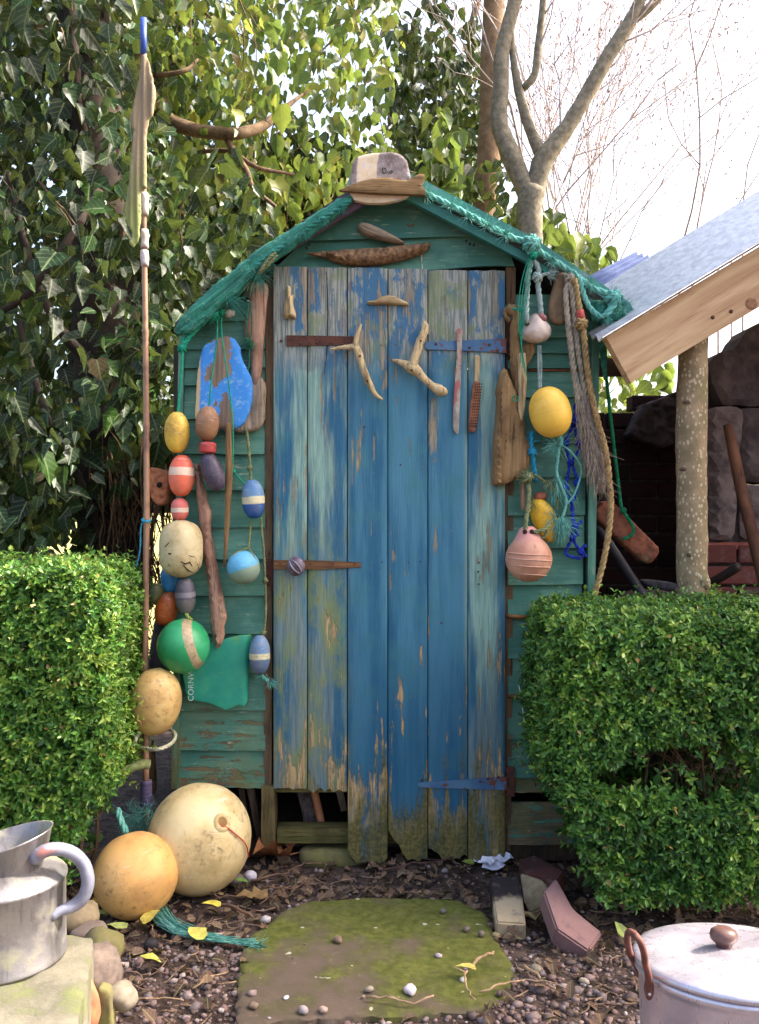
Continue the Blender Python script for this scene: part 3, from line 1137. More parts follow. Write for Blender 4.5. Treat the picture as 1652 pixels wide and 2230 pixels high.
wood_piece('bark_piece', [(668, 551), (690, 549), (720, 546), (760, 543), (800, 540), (840, 538), (880, 533), (915, 530), (937, 528), (934, 540), (920, 550), (895, 560), (862, 568), (830, 574), (790, 577), (750, 574), (720, 566), (705, 558)], -0.04, 0.02, None, 'long rough brown bark chunk hung over the door', 'bark', ga=90, dome=0.022, domew=0.016, rough=0.009, grain=(60, 90), jag=0.003, mat=m_plain('rough_bark', C(150, 118, 86), C(78, 54, 40), 70, 0.95, 1.0))


def m_net():
    m = M('green_netting')
    v = m.co()
    g = m.map(v, (1, 1, 1), (0, R(38), 0))
    n0 = m.noise(m.map(g, (5, 30, 95)), 1, 5, 0.7, 0.6)
    n1 = m.noise(v, 75, 4, 0.7)
    n2 = m.noise(v, 9, 3, 0.6)
    col = m.mix(m.mr(n0, 0.35, 0.65), C(10, 78, 66), C(40, 136, 114))
    col = m.mix(m.mr(n1, 0.54, 0.68, 0, 0.6), col, C(104, 160, 142))
    col = m.mix(m.mr(n2, 0.5, 0.72, 0, 0.6), col, C(40, 96, 86))
    return m.fin(col, 0.8, m.bump(m.add(n0, m.mul(n1, 0.6)), 1.0, 0.008))


net = relief([(757, 424), (700, 456), (640, 494), (561, 543), (505, 590), (454, 630), (400, 684), (380, 716), (392, 728), (425, 718), (455, 694), (480, 668), (520, 640), (566, 590), (640, 536), (700, 492), (764, 440)], -0.10, 0.02, dome=0.010, domew=0.012, rough=0.010, grain=(9, 60), ga=R(50), jag=0.006)
net.fray(at(500, 650, -0.11), (0.7, 0, -0.5), 0.10, 60, 0.35, 0.0004)
net.fray(at(560, 596, -0.11), (0.3, 0, -0.6), 0.08, 60, 0.5, 0.0004)
single('fishing_net', net.mesh('fishing_net', m_net(), True, 60), 'bunched green fishing net draped along the left roof edge', 'net')
rope_('rope', [(762, 436), (700, 478), (640, 518), (590, 554), (556, 580)], 0.0095, m_rope('deep_teal_rope', C(24, 104, 94), C(70, 140, 128)), 'thick teal rope lying inside the left roof edge', Y=-0.105, frays=[(a_, b_, -0.11, 0.3, -0.4, 0.03, 40, 0.9) for a_, b_ in ((740, 450), (700, 478), (660, 505), (620, 532), (585, 560))], fr=0.0005)
mb = MB().rope([at(*p) for p in ((600, 550, -.115), (586, 562, -.12), (570, 585, -.12), (556, 612, -.09), (562, 600, -.10), (585, 575, -.118), (603, 556, -.115))], 0.0055)
mb.fray(at(548, 612, -0.09), (-0.3, 0, -0.8), 0.05, 40, 0.5)
single('rope', mb.mesh('rope', RP_OLIVE), 'looped olive rope end tucked under the left barge board', 'rope')

mb = MB().rope([at(*p) for p in ((905, 412, -.09), (960, 438, -.092), (1020, 468, -.095), (1075, 498, -.095), (1125, 522, -.098), (1150, 525, -.10), (1180, 552, -.10), (1225, 580, -.105), (1262, 606, -.11), (1290, 628, -.11), (1322, 640, -.115), (1345, 655, -.11))], 0.0105, 0.075)
knot(mb, 1157, 532, -0.105, 0.024, 0.4)
knot(mb, 1335, 650, -0.115, 0.022, 1.2)
for fx, fy, n_ in ((930, 425, 50), (980, 448, 60), (1020, 470, 60), (1060, 492, 70), (1100, 512, 70), (1200, 568, 60), (1280, 620, 60), (1150, 530, 90), (1160, 540, 60), (1240, 592, 40), (1335, 645, 70), (1355, 665, 50)):
    mb.fray(at(fx, fy, -0.11), (0.2, -0.4, 0.1), 0.035, n_, 0.9, 0.0005, 3)
single('rope', mb.mesh('rope', RP_TEAL), 'thick fuzzy teal rope along the right roof edge', 'rope')
mb = MB().rope([at(*p) for p in ((1262, 606, -.115), (1270, 640, -.12), (1285, 672, -.12), (1310, 690, -.118), (1328, 672, -.122), (1342, 655, -.12), (1335, 668, -.125), (1318, 690, -.125))], 0.009)
mb.fray(at(1322, 690, -0.12), (0.0, 0, -1), 0.03, 50, 0.6)
single('rope', mb.mesh('rope', RP_TEAL), 'loose teal rope loop hanging from the right eave corner', 'rope')
gm_ = relief([(1286, 655), (1345, 660), (1366, 690), (1362, 697), (1300, 700), (1287, 690)], -0.092, 0.004, dome=0.006, domew=0.02, rough=0.008, grain=(20, 40), jag=0.002)
single('net_scrap', gm_.mesh('net_scrap', m_net()), 'scrap of green net wrapped over the right eave end', 'net')

# ================================================================== LEFT OF THE DOOR: boards
wood_piece('driftwood_plank', [(545, 622), (560, 616), (577, 617), (583, 628), (580, 660), (577, 700), (572, 750), (569, 800), (562, 836), (552, 842), (546, 815), (545, 770), (535, 740), (531, 715), (538, 680), (541, 650)], -0.045, 0.018, DW_RED, 'upright reddish driftwood plank left of the door top', dome=0.008, domew=0.02, rough=0.005, grain=(5, 70))


def m_bluechip():
    m = M('chipped_blue_board')
    v = m.co()
    x, y, z = m.sep(v)
    n1 = m.noise(m.map(v, (1, 1, 0.62)), 13, 7, 0.62)
    n2 = m.noise(v, 55, 4, 0.7)
    g = m.noise(m.map(v, (70, 70, 6)), 1, 4, 0.6)
    wood = m.mix(m.mr(g, 0.3, 0.7), C(98, 82, 70), C(136, 116, 98))
    blue = m.mix(m.mr(n2, 0.5, 0.7, 0, 0.8), C(48, 130, 206), C(140, 176, 204))
    # paint survives along both edges
    k = m.add(n1, m.mul(m.mr(m.math('ABSOLUTE', m.add(x, 0.005)), 0.012, 0.06), 0.16))
    col = m.mix(m.mr(k, 0.545, 0.555), wood, blue)
    col = m.mix(m.mr(m.add(x, m.mul(n1, 0.02)), -0.058, -0.066), col, C(196, 170, 124))
    return m.fin(col, 0.7, m.bump(m.add(m.mr(k, 0.545, 0.555), m.mul(g, 0.4)), 0.4, 0.003))


wood_piece('driftwood_board', [(440, 762), (455, 745), (482, 733), (505, 735), (520, 752), (525, 778), (532, 795), (545, 820), (548, 850), (543, 890), (530, 920), (508, 935), (490, 939), (478, 932), (470, 940), (450, 938), (432, 930), (425, 905), (427, 860), (430, 815)], -0.068, 0.022, None, 'rounded wooden board with flaking bright blue paint', 'driftwood', dome=0.004, domew=0.008, rough=0.0012, mat=m_bluechip(), so=True, jag=0.002)
wood_piece('driftwood_board', [(520, 830), (545, 822), (568, 822), (578, 840), (576, 880), (574, 915), (560, 935), (538, 940), (510, 938), (505, 900)], -0.040, 0.018, DW_GREY, 'plain grey driftwood board half hidden behind the blue board', dome=0.006, domew=0.012)
s_ = MB().blob(at(500, 683, -0.05), (0.017, 0.014, 0.013), amp=0.25, seed=3)
single('beach_stone', s_.mesh('beach_stone', m_plain('pale_stone', C(196, 182, 164), C(158, 142, 126), 40, 0.8)), 'small pale stone lashed by green twine under the net', 'stone')
mb = MB().rope([at(*p) for p in ((480, 668, -.06), (474, 690, -.06), (472, 740, -.10), (460, 830, -.10), (455, 882, -.10))], 0.0028, strands=2)
mb.rope([at(*p) for p in ((480, 668, -.06), (482, 692, -.06), (484, 740, -.10), (497, 830, -.10), (506, 910, -.10), (507, 1000, -.085), (504, 1030, -.07))], 0.0028, strands=2)
knot(mb, 482, 680, -0.065, 0.010, 0.7)
knot(mb, 508, 1028, -0.06, 0.008, 0.2)
mb.rope([at(508, 1028, -.06), at(520, 1040, -.06), at(533, 1056, -.06)], 0.003, strands=2)
single('twine', mb.mesh('twine', RP_GREEN), 'long green twine hanging in two strands over the blue board', 'twine')
mb = MB().rope([at(*p) for p in ((468, 684, -.075), (445, 700, -.08), (415, 730, -.085), (395, 758, -.085))], 0.0085)
knot(mb, 466, 685, -0.075, 0.014, 0.5)
knot(mb, 396, 760, -0.085, 0.012, 1.5)
mb.rope([at(396, 700, -.09), at(398, 735, -.09), at(396, 790, -.09), at(391, 850, -.09), at(387, 898, -.09)], 0.0042)
mb.fray(at(466, 690, -.08), (0.1, 0, -1), 0.03, 25, 0.5)
single('rope', mb.mesh('rope', RP_GREEN), 'bright green knotted rope between net corner and yellow float', 'rope')
mb = MB().rope([at(541, 655, -.058), at(537, 700, -.058), at(536, 735, -.058), at(545, 740, -.058), at(548, 700, -.058), at(545, 660, -.058), at(541, 655, -.058)], 0.0025, strands=2)
mb.fray(at(544, 742, -.06), (0, 0, -1), 0.035, 60, 0.6, 0.0006)
mb.rope([at(543, 742, -.058), at(542, 790, -.058), at(540, 812, -.058)], 0.0025, strands=2)
single('twine', mb.mesh('twine', RP_DGREEN), 'green twine loop hung on a screw in the reddish plank', 'twine')
mb = MB().lathe([(0.0, -0.001), (0.005, 0), (0.004, 0.004), (0, 0.005)], 10, Matrix.Translation(at(539, 656, -0.06)) @ Matrix.Rotation(R(90), 4, 'X'))
single('screw', mb.mesh('screw', m_plain('bright_screw', C(150, 150, 150), C(110, 110, 112), 30, 0.4, metal=0.8)), 'small silver screw in the reddish driftwood plank', 'screw')

# floats, first string
flt('float', (385, 942), 54, 92, -0.09, 0, m_float('yellow_float', C(222, 184, 76), C(200, 160, 62), C(120, 96, 60), 0.30), 'yellow egg-shaped float at the top of the left string', p=2.2, cut=0.96)
flt('float', (395, 1036), 56, 93, -0.09, 2, m_float('coral_float', C(216, 96, 70), C(226, 120, 92), C(130, 92, 70), 0.28, band=(0.000, 0.024), cband=C(218, 188, 164)), 'coral red float with a pale band below the yellow one', p=2.2, cut=0.96)
flt('float', (391, 1109), 38, 50, -0.09, 0, m_float('pink_float', C(190, 82, 80), C(206, 108, 100), C(120, 80, 60), 0.2, band=(-0.008, 0.006), cband=C(222, 196, 176)), 'small dusky red float with a pale band', p=2.6, cut=0.97)
big = flt('float', (394, 1195), 94, 126, -0.10, 0, m_float('cream_float', C(196, 180, 140), C(176, 156, 114), C(96, 80, 58), 0.32, sc=18), 'large cracked cream barrel float on the left string', p=3.4, cut=0.985)
mb = MB()
for st in ([(404, 1220), (412, 1226), (421, 1222), (425, 1232)], [(408, 1228), (416, 1240), (424, 1246)], [(434, 1226), (434, 1240)], [(376, 1226), (388, 1246)], [(368, 1190), (378, 1180)], [(420, 1208), (430, 1212)], [(352, 1200), (380, 1204), (436, 1198)]):
    Q = []
    for a, b in st:
        o_ = at(0, 0, 0)
        dx = (a - 394) / 47.0
        dz = (b - 1195) / 63.0
        yy = -0.10 - pxm(47) * math.sqrt(max(0.02, (1 - abs(dz) ** 3.4) - dx * dx)) * 0.985
        Q.append(at(a, b, yy * 0.5 + -0.05 if False else yy))
        # keep x and z where the float's own surface is
        Q[-1].x, Q[-1].z = at(a, b, -0.10).x, at(a, b, -0.10).z
    mb.tube(Q, [0.0012] + [0.0026 if len(st) > 2 else 0.0016] * (len(st) - 2) + [0.001], 5)
part('crack', mb.mesh('crack', m_plain('float_crack', C(60, 46, 34), C(40, 30, 24), 30, 0.9)), big, 'dark cracks and a puckered tear low on the float', 'stuff')
flt('float', (403, 1298), 45, 84, -0.09, -2, m_float('charcoal_float', C(70, 66, 78), C(92, 88, 98), C(120, 118, 116), 0.3, band=(-0.004, 0.012), cband=C(120, 114, 122), c3=C(96, 92, 92), z3=-0.012), 'charcoal float with a paler grey band above the green ball', p=2.2, cut=0.96)
gb = flt('ball_float', (399, 1407), 114, 120, -0.12, 0, None, 'bright green ball float with a tan stripe', p=2.0, cut=0.998)
mg = M('green_ball')
v = mg.co()
n1 = mg.noise(v, 14, 4, 0.6); n2 = mg.noise(v, 70, 4, 0.7)
col = mg.mix(mg.mr(n1, 0.35, 0.7), C(24, 138, 84), C(58, 160, 108))
vx = mg.sep(mg.map(v, (1, 1, 1), (0, R(-16), 0)))
sx = mg.add(mg.mul(vx[0], -1.0), mg.mul(mg.add(n1, -0.5), 0.006))
bmask = mg.mul(mg.mr(sx, 0.022, 0.025), mg.mr(sx, 0.050, 0.047))
col = mg.mix(mg.mr(mg.vor(v, 42), 0.12, 0.08, 0, 0.55), col, C(150, 196, 150))
col = mg.mix(bmask, col, mg.mix(mg.mr(n2, 0.35, 0.7), C(176, 156, 122), C(132, 114, 88)))
gb.data.materials.append(mg.fin(col, 0.42, mg.bump(n2, 0.1, 0.003)))
mb = MB().rope([at(404, 1335, -.10), at(410, 1345, -.115), at(417, 1350, -.12)], 0.006)
single('rope', mb.mesh('rope', m_rope('lime_rope', C(110, 130, 54), C(150, 168, 84))), 'short lime rope stub on top of the green ball', 'rope')
flt('ball_float', (337, 1528), 114, 148, -0.16, 8, m_float('tan_ball', C(204, 172, 112), C(186, 146, 88), C(110, 86, 56), 0.34, sc=11), 'tan ball float poking out behind the clipped left hedge', p=2.1, cut=0.998)
flt('float', (370, 1262), 40, 64, -0.03, -8, m_float('sky_float', C(40, 120, 176), C(56, 138, 190), C(30, 50, 70), 0.3), 'blue float tucked behind the big cream float', p=2.4, cut=0.96)
flt('float', (341, 1294), 40, 48, -0.02, 0, m_float('olive_float', C(136, 126, 62), C(112, 106, 50), C(50, 110, 116), 0.4), 'small olive float behind the bamboo pole', p=2.2, cut=0.97)
flt('float', (363, 1326), 50, 78, -0.05, 18, m_float('rust_float', C(190, 92, 40), C(158, 84, 40), C(70, 40, 28), 0.5), 'rusty orange float behind the charcoal one', p=2.1, cut=0.97)
single('tarp', relief([(335, 1360), (352, 1320), (370, 1330), (372, 1440), (352, 1520), (322, 1560), (318, 1480)], 0.04, 0.006, dome=0.012, domew=0.02, rough=0.01, grain=(6, 40)).mesh('tarp', m_plain('grey_tarp', C(92, 86, 92), C(60, 56, 62), 14, 0.8)), 'limp dark grey tarp behind the green ball float', 'tarp')
wood_piece('driftwood_plank', [(322, 1722), (330, 1610), (338, 1720)], 0.12, 0.02, DW_BROWN, 'narrow dark plank end behind the big cream ball', dome=0.004)

# second string
flt('float', (451, 923), 51, 78, -0.10, 4, m_float('brown_float', C(150, 110, 78), C(128, 90, 64), C(84, 56, 42), 0.35, sc=20), 'brown wooden egg-shaped float hanging before the blue board', p=2.1, cut=0.97)
flt('float_collar', (452, 975), 37, 26, -0.10, 2, m_float('red_collar', C(168, 58, 54), C(150, 50, 50), C(90, 40, 36), 0.3), 'short red collar float under the brown one', p=9, cut=0.985)
flt('float', (463, 1028), 46, 88, -0.10, -20, m_float('navy_float', C(56, 46, 64), C(78, 68, 84), C(120, 112, 116), 0.25), 'dark purple float tilted outwards below the red collar', p=2.3, cut=0.96)

# terracotta brick with hole, hanging by the pole
hb = relief([(318, 1030), (330, 1018), (352, 1022), (366, 1028), (368, 1050), (362, 1092), (348, 1101), (335, 1093), (322, 1072), (311, 1058)], -0.06, 0.05, dome=0.006, domew=0.01, rough=0.006, grain=(50, 50), jag=0.002)
tb = single('holed_brick', hb.mesh('holed_brick', m_plain('terracotta', C(172, 112, 78), C(128, 76, 54), 60, 0.95, 0.9)), 'worn terracotta brick with one hole beside the bamboo pole', 'brick')
part('hole', MB().lathe([(0, -0.001), (0.0095, -0.001), (0.0085, 0.004), (0, 0.003)], 14, Matrix.Translation(at(347, 1056, -0.067)) @ Matrix.Rotation(R(90), 4, 'X')).mesh('hole', BLK), tb)

# long driftwood and stick
wood_piece('driftwood_plank', [(425, 1015), (432, 1008), (438, 1040), (446, 1072), (452, 1100), (459, 1115), (457, 1150), (464, 1190), (472, 1240), (482, 1290), (488, 1325), (492, 1345), (486, 1365), (487, 1385), (478, 1408), (471, 1412), (466, 1395), (458, 1360), (455, 1300), (447, 1240), (440, 1190), (434, 1140), (428, 1080), (424, 1045)], -0.075, 0.02, DW_RED, 'long tapering driftwood plank hanging down the left clapboards', ga=-6, dome=0.012, domew=0.014, rough=0.007, grain=(4, 80), jag=0.0015)
stick('driftwood_stick', [[(500, 922, -.085, 9), (499, 980, -.085, 8.5), (498, 1040, -.08, 8), (496, 1100, -.08, 7), (493, 1160, -.08, 5.5), (490, 1205, -.08, 4), (488, 1235, -.08, 2.5)]], DW_BROWN, 'thin straight driftwood stick right of the long plank', jit=0.15)

# blue floats by the door post
mb = MB().rope([at(536, 935, -.05), at(541, 975, -.05), at(544, 1015, -.055), at(546, 1046, -.06)], 0.005)
knot(mb, 544, 1020, -0.055, 0.008, 0.4)
single('rope', mb.mesh('rope', RP_OLIVE), 'pale olive rope above the upper blue float', 'rope')
bl = dict(dirt=C(124, 120, 110), dirt_amt=0.32, cband=C(206, 196, 158))
flt('float', (551, 1087), 50, 88, -0.07, -4, m_float('blue_float_a', C(70, 114, 158), C(104, 138, 168), band=(-0.014, 0.008), c3=C(24, 80, 146), z3=-0.013, **bl), 'blue float with a cream band beside the door post', p=2.3, cut=0.95)
mb = MB().rope([at(568, 1128, -.06), at(570, 1160, -.055), at(575, 1220, -.055), at(578, 1300, -.055), at(577, 1350, -.055), at(573, 1388, -.06)], 0.0042)
knot(mb, 577, 1265, -0.055, 0.008, 0.9)
knot(mb, 573, 1378, -0.058, 0.008, 0.3)
single('rope', mb.mesh('rope', RP_OLIVE), 'thin rope joining the two banded blue floats', 'rope')
flt('float', (565, 1426), 46, 88, -0.07, 0, m_float('blue_float_b', C(86, 118, 154), C(118, 142, 168), band=(-0.010, 0.007), c3=C(80, 104, 136), z3=-0.010, **bl), 'faded blue float with a cream band next to the green plastic', p=2.2, cut=0.96)
mb = MB().rope([at(568, 1470, -.06), at(576, 1478, -.06), at(584, 1484, -.06)], 0.006)
mb.fray(at(586, 1485, -.06), (1, 0, -0.6), 0.025, 50, 0.6)
mb.fray(at(566, 1470, -.06), (-1, 0, 0), 0.02, 20, 0.5)
single('rope', mb.mesh('rope', RP_TEAL), 'frayed teal rope tail under the lower blue float', 'rope')
bb = flt('ball_float', (530, 1236), 72, 74, -0.09, -20, m_float('skyblue_ball', C(80, 158, 196), C(100, 172, 204), C(110, 120, 96), 0.3, c3=C(128, 148, 130), z3=-0.004, sc=10), 'pale blue ball float hung beside the driftwood stick', p=2.0, cut=0.998)
mb = MB().rope([at(546, 1136, -.05), at(543, 1175, -.06), at(541, 1192, -.075)], 0.003, strands=2)
for s1 in (-1, 1):
    mb.rope([at(541, 1192, -.08), at(530 + s1 * 20, 1206, -.105), at(530 + s1 * 33, 1228, -.10), at(530 + s1 * 36, 1240, -.09)], 0.0018, strands=2)
single('twine', mb.mesh('twine', m_rope('mustard_twine', C(120, 110, 52), C(156, 144, 84))), 'mustard twine sling holding the pale blue ball', 'twine')


# green plastic with letters
def m_gplast():
    m = M('green_plastic')
    v = m.co()
    n1 = m.noise(v, 11, 4, 0.6); n2 = m.noise(v, 50, 4, 0.7)
    col = m.mix(m.mr(n1, 0.35, 0.65), C(0, 128, 112), C(40, 146, 116))
    col = m.mix(m.mr(n1, 0.56, 0.7, 0, 0.7), col, C(104, 140, 62))
    col = m.mix(m.mr(n2, 0.6, 0.72, 0, 0.3), col, C(110, 150, 120))
    return m.fin(col, 0.45, m.bump(n2, 0.08, 0.003))


gp = relief([(398, 1470), (395, 1440), (402, 1412), (440, 1405), (470, 1398), (500, 1388), (525, 1382), (546, 1383), (545, 1400), (541, 1450), (538, 1528), (532, 1537), (520, 1534), (505, 1540), (492, 1546), (480, 1540), (455, 1530), (412, 1523), (404, 1505), (403, 1488)], -0.055, 0.004, dome=0.001, domew=0.004, rough=0.001, smooth_out=False, yfun=lambda x, z: 0.012 * max(0.0, (x - at(528, 0, -0.05).x) / 0.02) ** 2 - 0.004)
gpo = single('plastic_sheet', gp.mesh('plastic_sheet', m_gplast(), True, 50), 'broken piece of green plastic crate with white lettering', 'plastic')
cu = bpy.data.curves.new('letters', 'FONT')
cu.body = 'CORNW'
cu.size = 0.0245
cu.space_character = 1.05
cu.extrude = 0.0004
to = bpy.data.objects.new('letters_tmp', cu)
COL.objects.link(to)
dg = bpy.context.evaluated_depsgraph_get()
lme = bpy.data.meshes.new_from_object(to.evaluated_get(dg))
bpy.data.objects.remove(to)
bpy.data.curves.remove(cu)
lp = at(421, 1527, -0.060)
lme.transform(Matrix.Translation((lp.x, -0.0612, lp.z)) @ Matrix.Rotation(R(-90), 4, 'Y') @ Matrix.Rotation(R(90), 4, 'X'))
lme.materials.clear()
lme.materials.append(m_plain('white_print', C(196, 214, 204), C(150, 190, 176), 60, 0.6))
part('lettering', lme, gpo, 'white printed letters reading CORNW, upright', 'stuff')

# bamboo pole with flag
def m_bamboo():
    m = M('bamboo')
    v = m.co()
    n1 = m.noise(m.map(v, (60, 60, 3)), 1, 4, 0.6)
    n2 = m.noise(v, 7, 3, 0.6)
    col = m.mix(m.mr(n1, 0.3, 0.7), C(128, 92, 72), C(164, 126, 98))
    col = m.mix(m.mr(n2, 0.5, 0.7), col, C(84, 56, 46))
    return m.fin(col, 0.5, m.bump(n1, 0.2, 0.003))


pole = empty('flag_pole', at(317, 1830, -0.12), 'tall bamboo pole with a faded cloth flag left of the shed', 'pole')
PP = [(313, 118), (313, 300), (313, 480), (316, 700), (318, 900), (319, 1100), (317, 1300), (316, 1500), (317, 1700), (318, 1850)]
Q = resample(catmull([at(a, b, -0.12) for a, b in PP]), 0.02)
rr = [pxm(6.2) * (1.0 + (0.14 if i % 14 == 0 else 0)) * (0.85 + 0.25 * i / len(Q)) for i in range(len(Q))]
part('cane', MB().tube(Q, rr, 10).mesh('cane', m_bamboo()), pole)
part('tip', MB().tube([at(312, 40, -0.12), at(312, 120, -0.12)], [pxm(6.5), pxm(6.8)], 10).mesh('tip', m_plain('blue_tape', C(40, 70, 150), C(58, 84, 160), 20, 0.5)), pole, 'blue taped tip')
Q = resample([at(318, 1700, -0.12), at(318, 1755, -0.12)], 0.003)
part('grip', MB().tube(Q, [pxm(12) + 0.0015 * (i % 4) / 4 for i in range(len(Q))], 12).mesh('grip', m_plain('purple_tape', C(64, 52, 84), C(90, 78, 108), 20, 0.5)), pole, 'purple tape binding near the foot')
part('tie', MB().rope([at(309, 1133, -.14), at(318, 1136, -.145), at(327, 1133, -.12), at(318, 1128, -.10), at(309, 1133, -.14)], 0.004).rope([at(311, 1136, -.14), at(306, 1150, -.14), at(304, 1200, -.135), at(296, 1235, -.13)], 0.0022, strands=2).mesh('tie', RP_CYAN), pole)
for band in ((420, 470), (545, 580), (500, 540)):
    Q = resample([at(314, band[0], -0.12), at(315, band[1], -0.12)], 0.01)
    part('peeling_wrap', MB().tube(Q, [pxm(7.6 + (i % 3) * 0.6) for i in range(len(Q))], 9, jit=0.2).mesh('peeling_wrap', m_plain('white_tape', C(200, 194, 190), C(160, 140, 130), 30, 0.7)), pole)
fl = relief([(313, 120), (322, 128), (330, 160), (339, 205), (334, 245), (322, 265), (318, 300), (318, 400), (318, 410), (306, 415), (306, 470), (302, 520), (290, 540), (280, 530), (288, 510), (274, 480), (270, 460), (280, 400), (286, 330), (290, 285), (282, 258), (290, 230), (300, 180), (306, 140)], -0.15, 0.004, dome=0.003, domew=0.012, rough=0.011, grain=(2.0, 110), jag=0.003, seed=4, h=0.005, smooth_out=False)
mfl = M('faded_cloth')
v = mfl.co()
n1 = mfl.noise(mfl.map(v, (40, 20, 3)), 1, 4, 0.6); n2 = mfl.noise(v, 200, 2, 0.5)
zz = mfl.sep(v)[2]
cc = mfl.mix(mfl.mr(zz, 1.95, 2.25), C(138, 146, 88), C(146, 128, 104))
cc = mfl.mix(mfl.mul(mfl.mr(zz, 2.47, 2.53), mfl.mr(n1, 0.45, 0.6)), cc, C(190, 84, 56))
cc = mfl.mix(mfl.mr(n1, 0.4, 0.65, 0, 0.4), cc, C(96, 92, 66))
part('flag', fl.mesh('flag', mfl.fin(cc, 0.95, mfl.bump(mfl.add(n2, n1), 0.3, 0.003)), True), pole, 'limp olive and grey cloth flag')

# rope hoop, mossy stub, turquoise rope at the hedge end
mb = MB().rope([at(*p) for p in ((300, 1625, -.16), (295, 1610, -.22), (310, 1592, -.15), (345, 1585, -.06), (372, 1590, -.06), (382, 1602, -.12), (372, 1620, -.2), (340, 1632, -.24))], 0.0058, closed=True)
single('rope_hoop', mb.mesh('rope_hoop', RP_PALE), 'stiff pale rope hoop around the pole under the tan ball', 'rope')
stick('mossy_branch', [[(255, 1684, -.22, 9), (285, 1672, -.2, 10), (310, 1664, -.18, 11), (326, 1664, -.17, 10)]], None, 'mossy grey-green branch stub behind the left hedge', 'branch', mat=m_plain('moss_bark', C(146, 152, 102), C(96, 104, 62), 60, 0.95, 0.8))
mb = MB()
for k in range(10):
    mb.fray(at(rng.uniform(280, 330), rng.uniform(1745, 1800), -0.16), (rng.uniform(-1, 1), -0.3, rng.uniform(-0.3, 0.4)), 0.06, 26, 0.8, 0.0006)
mb.rope([at(256, 1762, -.25), at(262, 1785, -.27), at(275, 1815, -.28)], 0.010)
single('rope', mb.mesh('rope', RP_TEAL), 'tangle of frayed turquoise rope between hedge and big ball', 'rope')

# ================================================================== ON THE DOOR
YD = -0.052


def nailed(o, *spots):
    for x, y, Yk in spots:
        screw(x, y, Yk, o, 0.0035)
    return o


dfa = stick('driftwood_fork', [[(717, 761, YD, 1.5), (735, 758, YD, 4), (755, 756, YD - .008, 5.5), (772, 756, YD - .012, 7), (779, 765, YD - .014, 8.5), (785, 785, YD - .014, 7.5), (793, 810, YD - .012, 7), (805, 838, YD - .01, 6.5), (818, 860, YD - .008, 5), (833, 870, YD - .006, 2.5)], [(778, 764, YD - .012, 7), (775, 745, YD - .014, 6), (780, 722, YD - .012, 4.5), (787, 706, YD - .008, 1.5)]], DW_PALE, 'thin pale three-pronged driftwood on the door left of centre', jit=0.3)
dfb = stick('driftwood_fork', [[(851, 784, YD, 2), (866, 787, YD - .008, 5), (882, 793, YD - .012, 9), (893, 800, YD - .016, 12), (905, 806, YD - .016, 12), (922, 824, YD - .016, 8), (940, 840, YD - .014, 8), (955, 849, YD - .014, 12), (966, 853, YD - .012, 11), (972, 851, YD - .01, 7)], [(896, 800, YD - .018, 11), (904, 776, YD - .018, 9.5), (914, 745, YD - .016, 9), (924, 722, YD - .012, 9), (926, 708, YD - .008, 7), (924, 700, YD - .005, 3)]], DW_PALE, 'thick pale three-pronged driftwood on the door right of centre', jit=0.28)
wood_piece('driftwood_slice', [(800, 656), (815, 654), (828, 646), (845, 643), (862, 646), (876, 653), (888, 660), (885, 664), (840, 662), (812, 663), (801, 661)], YD, 0.012, DW_PALE, 'flat half-moon driftwood slice centred near the door top', ga=90, dome=0.008, domew=0.008)
wood_piece('driftwood_stub', [(618, 665), (623, 645), (624, 626), (628, 622), (633, 628), (633, 645), (638, 640), (638, 662), (644, 685), (642, 693), (632, 690), (622, 694), (616, 685)], YD, 0.012, DW_PALE, 'small pointed driftwood stub at the top left of the door', dome=0.012, domew=0.01)

nailed(dfa, (784, 775, YD - .026), (800, 830, YD - .0205))
nailed(dfb, (896, 806, YD - .0325), (916, 742, YD - .0285))


def m_redstrip():
    m = M('flaked_red_strip')
    v = m.co()
    n1 = m.noise(m.map(v, (30, 30, 14)), 1, 5, 0.7)
    z = m.sep(v)[2]
    col = m.mix(m.mr(n1, 0.3, 0.7), C(170, 160, 146), C(120, 108, 98))
    k = m.add(n1, m.mr(z, -0.06, -0.1, 0, -0.3))
    col = m.mix(m.mr(k, 0.50, 0.54, 0, 0.8), col, C(160, 84, 78))
    return m.fin(col, 0.8, m.bump(n1, 0.4, 0.003))


wood_piece('painted_strip', [(995, 717), (1000, 714), (1006, 715), (1008, 722), (1006, 735), (1004, 800), (1002, 860), (1000, 900), (999, 940), (996, 948), (991, 940), (986, 934), (987, 880), (991, 820), (995, 760), (994, 730)], YD, 0.008, None, 'narrow strip of wood with flaked red paint on the door', 'driftwood', mat=m_redstrip(), dome=0.004, domew=0.005, so=False)
ras = empty('wood_rasp', at(1030, 943, YD), 'old rasp with a holed rusty blade and pale tang on the door', 'tool')
part('tang', relief([(1034, 775), (1040, 772), (1045, 776), (1044, 810), (1042, 832), (1033, 832), (1034, 800)], YD, 0.007, dome=0.003, domew=0.005, smooth_out=False).mesh('tang', dw(DW_PALE)), ras)
bld = part('blade', relief([(1033, 830), (1043, 830), (1047, 845), (1044, 880), (1040, 915), (1035, 938), (1028, 943), (1020, 938), (1021, 910), (1025, 870), (1029, 840)], YD - 0.001, 0.008, dome=0.003, domew=0.005, smooth_out=False).mesh('blade', m_plain('rust_orange', C(150, 96, 66), C(110, 68, 50), 40, 0.85)), ras)
mb = MB()
